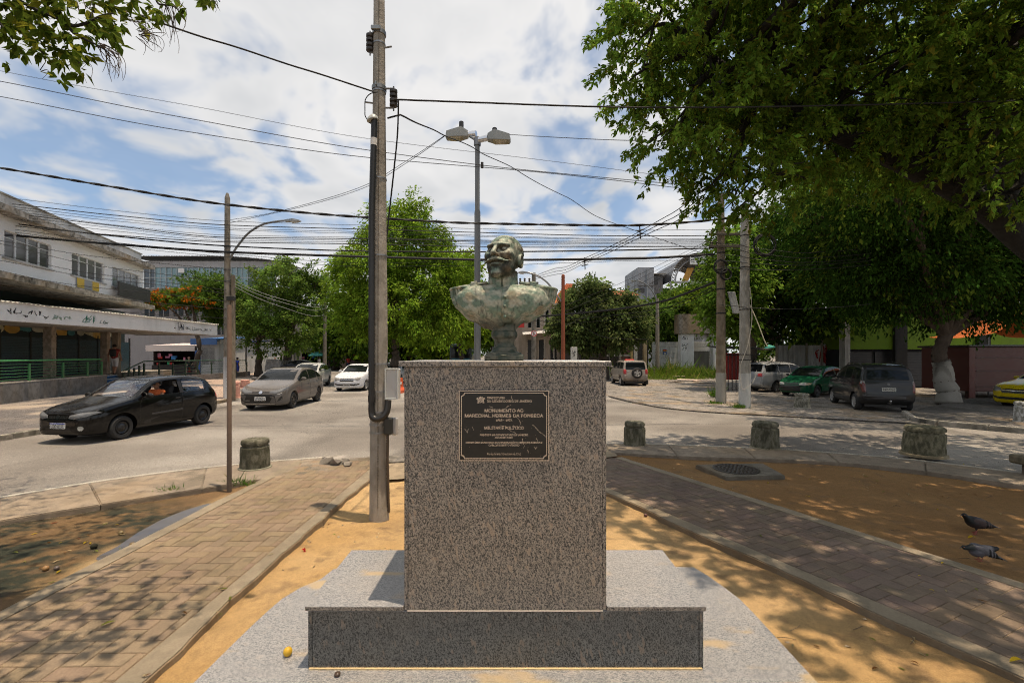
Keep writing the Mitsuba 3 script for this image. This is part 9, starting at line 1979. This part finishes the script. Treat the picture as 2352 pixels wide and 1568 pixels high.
    put(sub(t, 'hair'), W(surface_nets(hairf, hd - [0.2, 0.2, 0.4], hd + [0.2, 0.2, 0.2], h * 0.8)), 'worn', col=hair, dirt=0, smooth=True)
    for q in 'lr':
        a = J[q + 'an']; put(sub(t, 'shoe'), W(body_mesh([(a + [0, 0.02, -0.03], a + [0, -0.15, -0.055], 0.045, 0.034)], h, 0.01)), 'worn', col=shoes, dirt=0.1, smooth=True)
    return t, W
DS, MS, LS = (0.13, 0.065, 0.04), (0.26, 0.14, 0.09), (0.42, 0.26, 0.19)
BKH = (0.012, 0.010, 0.009)
stride = dict(lkn=(0.10, -0.16, 0.52), lan=(0.10, -0.22, 0.09), rkn=(-0.10, 0.05, 0.49), ran=(-0.10, 0.30, 0.13), lel=(0.24, 0.12, 1.14), lwr=(0.24, 0.10, 0.88), rel=(-0.24, -0.06, 1.13), rwr=(-0.23, -0.20, 0.92))
z0 = CAMZ; c = Q(263, 0, 25.8)
t, W = person('person in dark red top and pale shorts walking along the arcade with a backpack', (c[0], 25.8, PLZ), math.radians(200), stride, MS, (0.16, 0.018, 0.015), (0.42, 0.42, 0.42), BKH, 1.75, True, 0.15)
put(sub(t, 'backpack'), W(taubin(surface_nets(lambda X, Y, Z: sbx(X, Y, Z, (0, 0.19, 1.24), (0.14, 0.07, 0.20), 0.05), (-0.3, 0, 0.9), (0.3, 0.4, 1.6), 0.02), 3)), 'worn', col=(0.02, 0.02, 0.02), smooth=True)
c = Q(545, 0, 40); person('person in a blue outfit standing by the ramp railing, right of the far left pole', (c[0], 40, 0.0), 2.6, dict(lel=(0.25, -0.02, 1.14), lwr=(0.2, -0.16, 0.95)), MS, (0.03, 0.06, 0.45), (0.03, 0.05, 0.35), BKH, 1.68, True, 0.4, 0.034)
c = Q(632, 0, 50); t, W = person('person with long dark hair carrying a green bag by the leaning street tree', (c[0], 50, 0.0), 0.6, dict(stride, lel=(0.27, 0.02, 1.16), lwr=(0.2, -0.18, 1.1)), LS, (0.20, 0.16, 0.15), (0.05, 0.04, 0.04), BKH, 1.64, True, 0.1, 0.036, hair_long=True)
put(sub(t, 'shoulder_bag'), W(taubin(surface_nets(lambda X, Y, Z: sbx(X, Y, Z, (0.27, -0.05, 0.98), (0.10, 0.16, 0.16), 0.06), (0, -0.4, 0.7), (0.5, 0.3, 1.3), 0.025), 2)), 'worn', col=(0.06, 0.32, 0.24), smooth=True)
sit = dict(hip=(0, 0, 0.52), chest=(0, -0.05, 0.88), neck=(0, -0.06, 1.04), head=(0, -0.08, 1.18), lsh=(0.18, -0.05, 0.98), rsh=(-0.18, -0.05, 0.98), lel=(0.24, -0.08, 0.72), rel=(-0.24, -0.08, 0.72), lwr=(0.16, -0.28, 0.62), rwr=(-0.16, -0.28, 0.62), lhi=(0.09, -0.02, 0.5), rhi=(-0.09, -0.02, 0.5), lkn=(0.12, -0.42, 0.52), rkn=(-0.12, -0.42, 0.52), lan=(0.12, -0.42, 0.09), ran=(-0.12, -0.42, 0.09))
c = Q(434, 0, 39); person('bald person in dark clothes sitting at the market stall behind the ramp railing', (c[0], 39, 0.42), 0.7, sit, LS, (0.03, 0.035, 0.035), (0.05, 0.05, 0.05), (0.38, 0.23, 0.17), 1.74, False, 0.6, 0.034)
k = put('stool', lathe([(0.001, 0), (0.2, 0), (0.17, 0.42), (0.19, 0.44), (0.001, 0.45)], 14, (c[0], 39.02, 0.42)), 'satin', col=(0.3, 0.05, 0.04)); tag(k, 'plastic stool under the person at the market stall', 'stool')
for u, d, fz, sh, lab, hc in ((1250, 37, 3.3, (0.62, 0.62, 0.63), 'person in a white shirt with a shaven head beyond the pedestal, left one of two', (0.2, 0.12, 0.08)), (1270, 39, 3.0, (0.62, 0.63, 0.66), 'person in a white shirt with dark hair beyond the pedestal, right one of two', BKH)):
    c = Q(u, 0, d); person(lab, (c[0], d, -0.1), fz, stride, MS, sh, (0.05, 0.06, 0.1), hc, 1.72, False, 0.5, 0.034)
GC = 'far-off people in front of the stalls and along the avenue'
q = np.random.default_rng(21)
for n, (u, d) in enumerate(((734, 56), (756, 60), (800, 58), (852, 60), (868, 62), (884, 64), (1000, 78))):
    c = Q(u, 0, d); sh = [(0.55, 0.55, 0.54), (0.04, 0.05, 0.12), (0.5, 0.06, 0.05), (0.05, 0.05, 0.05), (0.62, 0.6, 0.56), (0.35, 0.1, 0.3), (0.1, 0.2, 0.1)][n]
    nm = ['white', 'navy', 'red', 'black', 'cream', 'purple', 'green'][n]
    person(f'far-off person in a {nm} shirt ' + ('near the parasol', 'at the dark stall', 'by the tarpaulin stall', 'left of the orange banner', 'right of the orange banner', 'left of the near pole', 'on the avenue near the bus')[n], (c[0], d, -0.06), q.uniform(0, 6.28), stride if n % 2 else {}, MS if n % 2 else DS, sh, [(0.05, 0.06, 0.12), (0.2, 0.18, 0.15)][n % 2], BKH, q.uniform(1.6, 1.78), n % 3 == 0, 0.5, 0.042, group=GC)
# driver of the black hatchback: seated, left forearm towards the sill, right hand on the wheel
drv = dict(hip=(0, 0, 0.0), chest=(0, 0.10, 0.36), neck=(0, 0.11, 0.52), head=(0, 0.08, 0.66), lsh=(0.18, 0.10, 0.46), rsh=(-0.18, 0.10, 0.46), lel=(0.24, -0.02, 0.22), rel=(-0.23, -0.06, 0.24), lwr=(0.10, -0.24, 0.28), rwr=(-0.10, -0.26, 0.30), lhi=(0.10, 0, 0), rhi=(-0.10, 0, 0), lkn=(0.12, -0.42, 0.10), rkn=(-0.12, -0.42, 0.10), lan=(0.12, -0.66, -0.22), ran=(-0.12, -0.66, -0.22), look=(0.25, -1, -0.05))
hq = np.array([1.96, 0.40, 0.61]); hw_ = W_black((np.array([hq]), np.zeros((0, 3), int)))[0][0]
t, W = person('person in an orange sleeveless top and sunglasses driving the black hatchback', hw_, math.atan2(bh[0], -bh[1]) , drv, MS, (0.62, 0.14, 0.04), (0.03, 0.03, 0.04), BKH, 1.60, False, 0.0, 0.018)
hd = np.array(drv['head']); 
put(sub(t, 'sunglasses'), W(join([cbox(hd + [sx_ * 0.035 + 0.02 - 0.028, -0.108, 0.0], hd + [sx_ * 0.035 + 0.02 + 0.028, -0.094, 0.034], 0.008) for sx_ in (-1, 1)] + [cbox(hd + [-0.075, -0.10, 0.016], hd + [0.095, -0.092, 0.026], 0.002)])), 'satin', col=(0.01, 0.01, 0.01))
t, W = person('person in dark clothes on the passenger seat of the black hatchback', W_black((np.array([[2.02, -0.36, 0.57]]), np.zeros((0, 3), int)))[0][0], math.atan2(bh[0], -bh[1]), dict(drv, look=(0, -1, 0), lwr=(0.12, -0.3, 0.1), rwr=(-0.12, -0.3, 0.1), lel=(0.23, -0.02, 0.15), rel=(-0.23, -0.02, 0.15)), MS, (0.10, 0.02, 0.02), (0.03, 0.03, 0.04), BKH, 1.58, False, 0.4, 0.028)

# ---- two pigeons
def pigeon(label, p, heading, head_down, body_c, neck_c, tail_c, wing_c, s=1.0, walk=0.0):
    t = thing('pigeon', label, 'pigeon')
    c, sn = math.cos(heading), math.sin(heading); M = np.array([[c * s, -sn * s, 0, p[0]], [sn * s, c * s, 0, p[1]], [0, 0, s, p[2]], [0, 0, 0, 1.0]])
    W = lambda m: xf(m, M)                                  # own frame: beak towards +x
    hx_, hz_ = (0.145, 0.215) if not head_down else (0.165, 0.150)
    th = math.radians(-14 if not head_down else 14)
    def fn(X, Y, Z):
        x = math.cos(th) * (X + 0.01) + math.sin(th) * (Z - 0.125) * -1; z = math.sin(th) * (X + 0.01) + math.cos(th) * (Z - 0.125)
        xx, zz = math.cos(th) * (X + 0.01) - math.sin(th) * (Z - 0.125), math.sin(th) * (X + 0.01) + math.cos(th) * (Z - 0.125)
        d = ell(xx, Y, zz, (0, 0, 0), (0.115, 0.062, 0.063)); d = su(d, ell(xx, Y, zz, (0.055, 0, -0.004), (0.062, 0.057, 0.058)), 0.03); d = su(d, ell(xx, Y, zz, (-0.09, 0, 0.004), (0.09, 0.036, 0.032)), 0.03)
        d = su(d, cap(X, Y, Z, (0.075, 0, 0.150), (hx_ - 0.008, 0, hz_ - 0.01), 0.042, 0.024), 0.02)
        d = su(d, ell(X, Y, Z, (hx_, 0, hz_), (0.027, 0.020, 0.021)), 0.008)
        for q in (-1, 1): d = su(d, cap(X, Y, Z, (0.0 + q * walk, q * 0.026, 0.085), (0.005 + q * walk * 1.2, q * 0.026, 0.055), 0.018, 0.009), 0.012)
        return d
    v, f = taubin(surface_nets(fn, (-0.22, -0.09, 0.02), (0.23, 0.09, 0.27), 0.0055), 2)
    tneck = np.clip((v[:, 0] - 0.055) / 0.03, 0, 1) * np.clip((v[:, 2] - 0.10) / 0.04, 0, 1); tt = np.clip((-0.09 - v[:, 0]) / 0.03, 0, 1)
    col = np.asarray(body_c) * (1 - tneck[:, None]) + np.asarray(neck_c) * tneck[:, None]; col = col * (1 - tt[:, None]) + np.asarray(tail_c) * tt[:, None]
    put(sub(t, 'body'), W((v, f)), 'satin', smooth=True, vc=np.clip(col * (0.85 + 0.3 * meshkit.noise(v * 90, 3)[:, None]), 0, 1))
    dz = -0.02 if not head_down else -0.055
    a = math.tan(-th) 
    tail = [(-0.12, -0.030, 0.125 + 0.5 * dz), (-0.12, 0.030, 0.125 + 0.5 * dz), (-0.12, 0, 0.14 + 0.5 * dz), (-0.245, -0.040, 0.088 + 1.1 * dz), (-0.245, 0.040, 0.088 + 1.1 * dz), (-0.252, 0, 0.092 + 1.1 * dz), (-0.24, -0.036, 0.096 + 1.1 * dz), (-0.24, 0.036, 0.096 + 1.1 * dz)]
    put(sub(t, 'tail'), W(hull(tail)), 'satin', col=tail_c, dirt=0.1)
    for q in (-1, 1):
        def wf_(X, Y, Z):
            X2, Z2 = X + 0.02, Z - 0.137 - (a * 0.0) ; d = ell(X2, Y - q * 0.050, Z2 - 0.30 * X2 * (1 if not head_down else 1.15), (-0.01, 0, 0), (0.112, 0.017, 0.046))
            return su(d, cap(X, Y, Z, (-0.07, q * 0.046, 0.118 + 0.4 * dz), (-0.205, q * 0.022, 0.100 + dz), 0.020, 0.006), 0.02)
        v, f = taubin(surface_nets(wf_, (-0.24, -0.09, 0.02), (0.12, 0.09, 0.22), 0.0055), 2)
        bar = (np.abs(v[:, 0] + 0.06) < 0.012) | (np.abs(v[:, 0] + 0.095) < 0.010); tip = v[:, 0] < -0.115
        cc = np.tile(np.asarray(wing_c), (len(v), 1)); cc[bar | tip] = np.asarray(tail_c) * 0.7
        put(sub(t, 'wing'), W((v, f)), 'satin', smooth=True, vc=np.clip(cc * (0.75 + 0.5 * meshkit.noise(v * 120, 4)[:, None]), 0, 1))
        x0 = 0.005 + q * walk * 1.2; fx_ = x0 + 0.006
        lg = put(sub(t, 'leg'), W(tube([(x0, q * 0.026, 0.062), (x0 - 0.010, q * 0.026, 0.040), (fx_, q * 0.026, 0.006)], [0.0055, 0.0042, 0.0042], 7)), 'satin', col=(0.30, 0.06, 0.05))
        put(sub(lg, 'toes'), W(join([tube([(fx_, q * 0.026, 0.006), (fx_ + 0.034 * math.cos(an), q * 0.026 + 0.034 * math.sin(an), 0.003)], [0.004, 0.002], 5) for an in (-0.5, 0, 0.5, PI)])), 'satin', col=(0.30, 0.06, 0.05))
        put(sub(t, 'eye'), W((lambda s_: (s_.vertices * 0.0042 + [hx_ + 0.010, q * 0.0175, hz_ + 0.005], s_.faces))(trimesh.creation.icosphere(1))), 'lens', col=(0.5, 0.12, 0.02), smooth=True)
    bd = np.array([0.034, 0, -0.006 if not head_down else -0.016]); b0 = np.array([hx_ + 0.018, 0, hz_ - 0.004])
    put(sub(t, 'beak'), W(tube([b0, b0 + bd * 0.6, b0 + bd], [0.007, 0.0045, 0.001], 8)), 'satin', col=(0.05, 0.045, 0.045))
p = P(2243, 1222, -0.05); p[2] = float(sand_z(p[0], p[1])); pigeon('dark pigeon walking on the sand beside the right path', p, math.radians(180), False, (0.035, 0.028, 0.03), (0.008, 0.010, 0.010), (0.007, 0.007, 0.008), (0.06, 0.042, 0.041), 0.95, 0.022)
p = P(2252, 1287, 0.004); pigeon('grey pigeon with lowered head pecking on the right path', p, math.radians(166), True, (0.095, 0.092, 0.105), (0.012, 0.016, 0.017), (0.010, 0.010, 0.012), (0.10, 0.098, 0.11), 0.76)
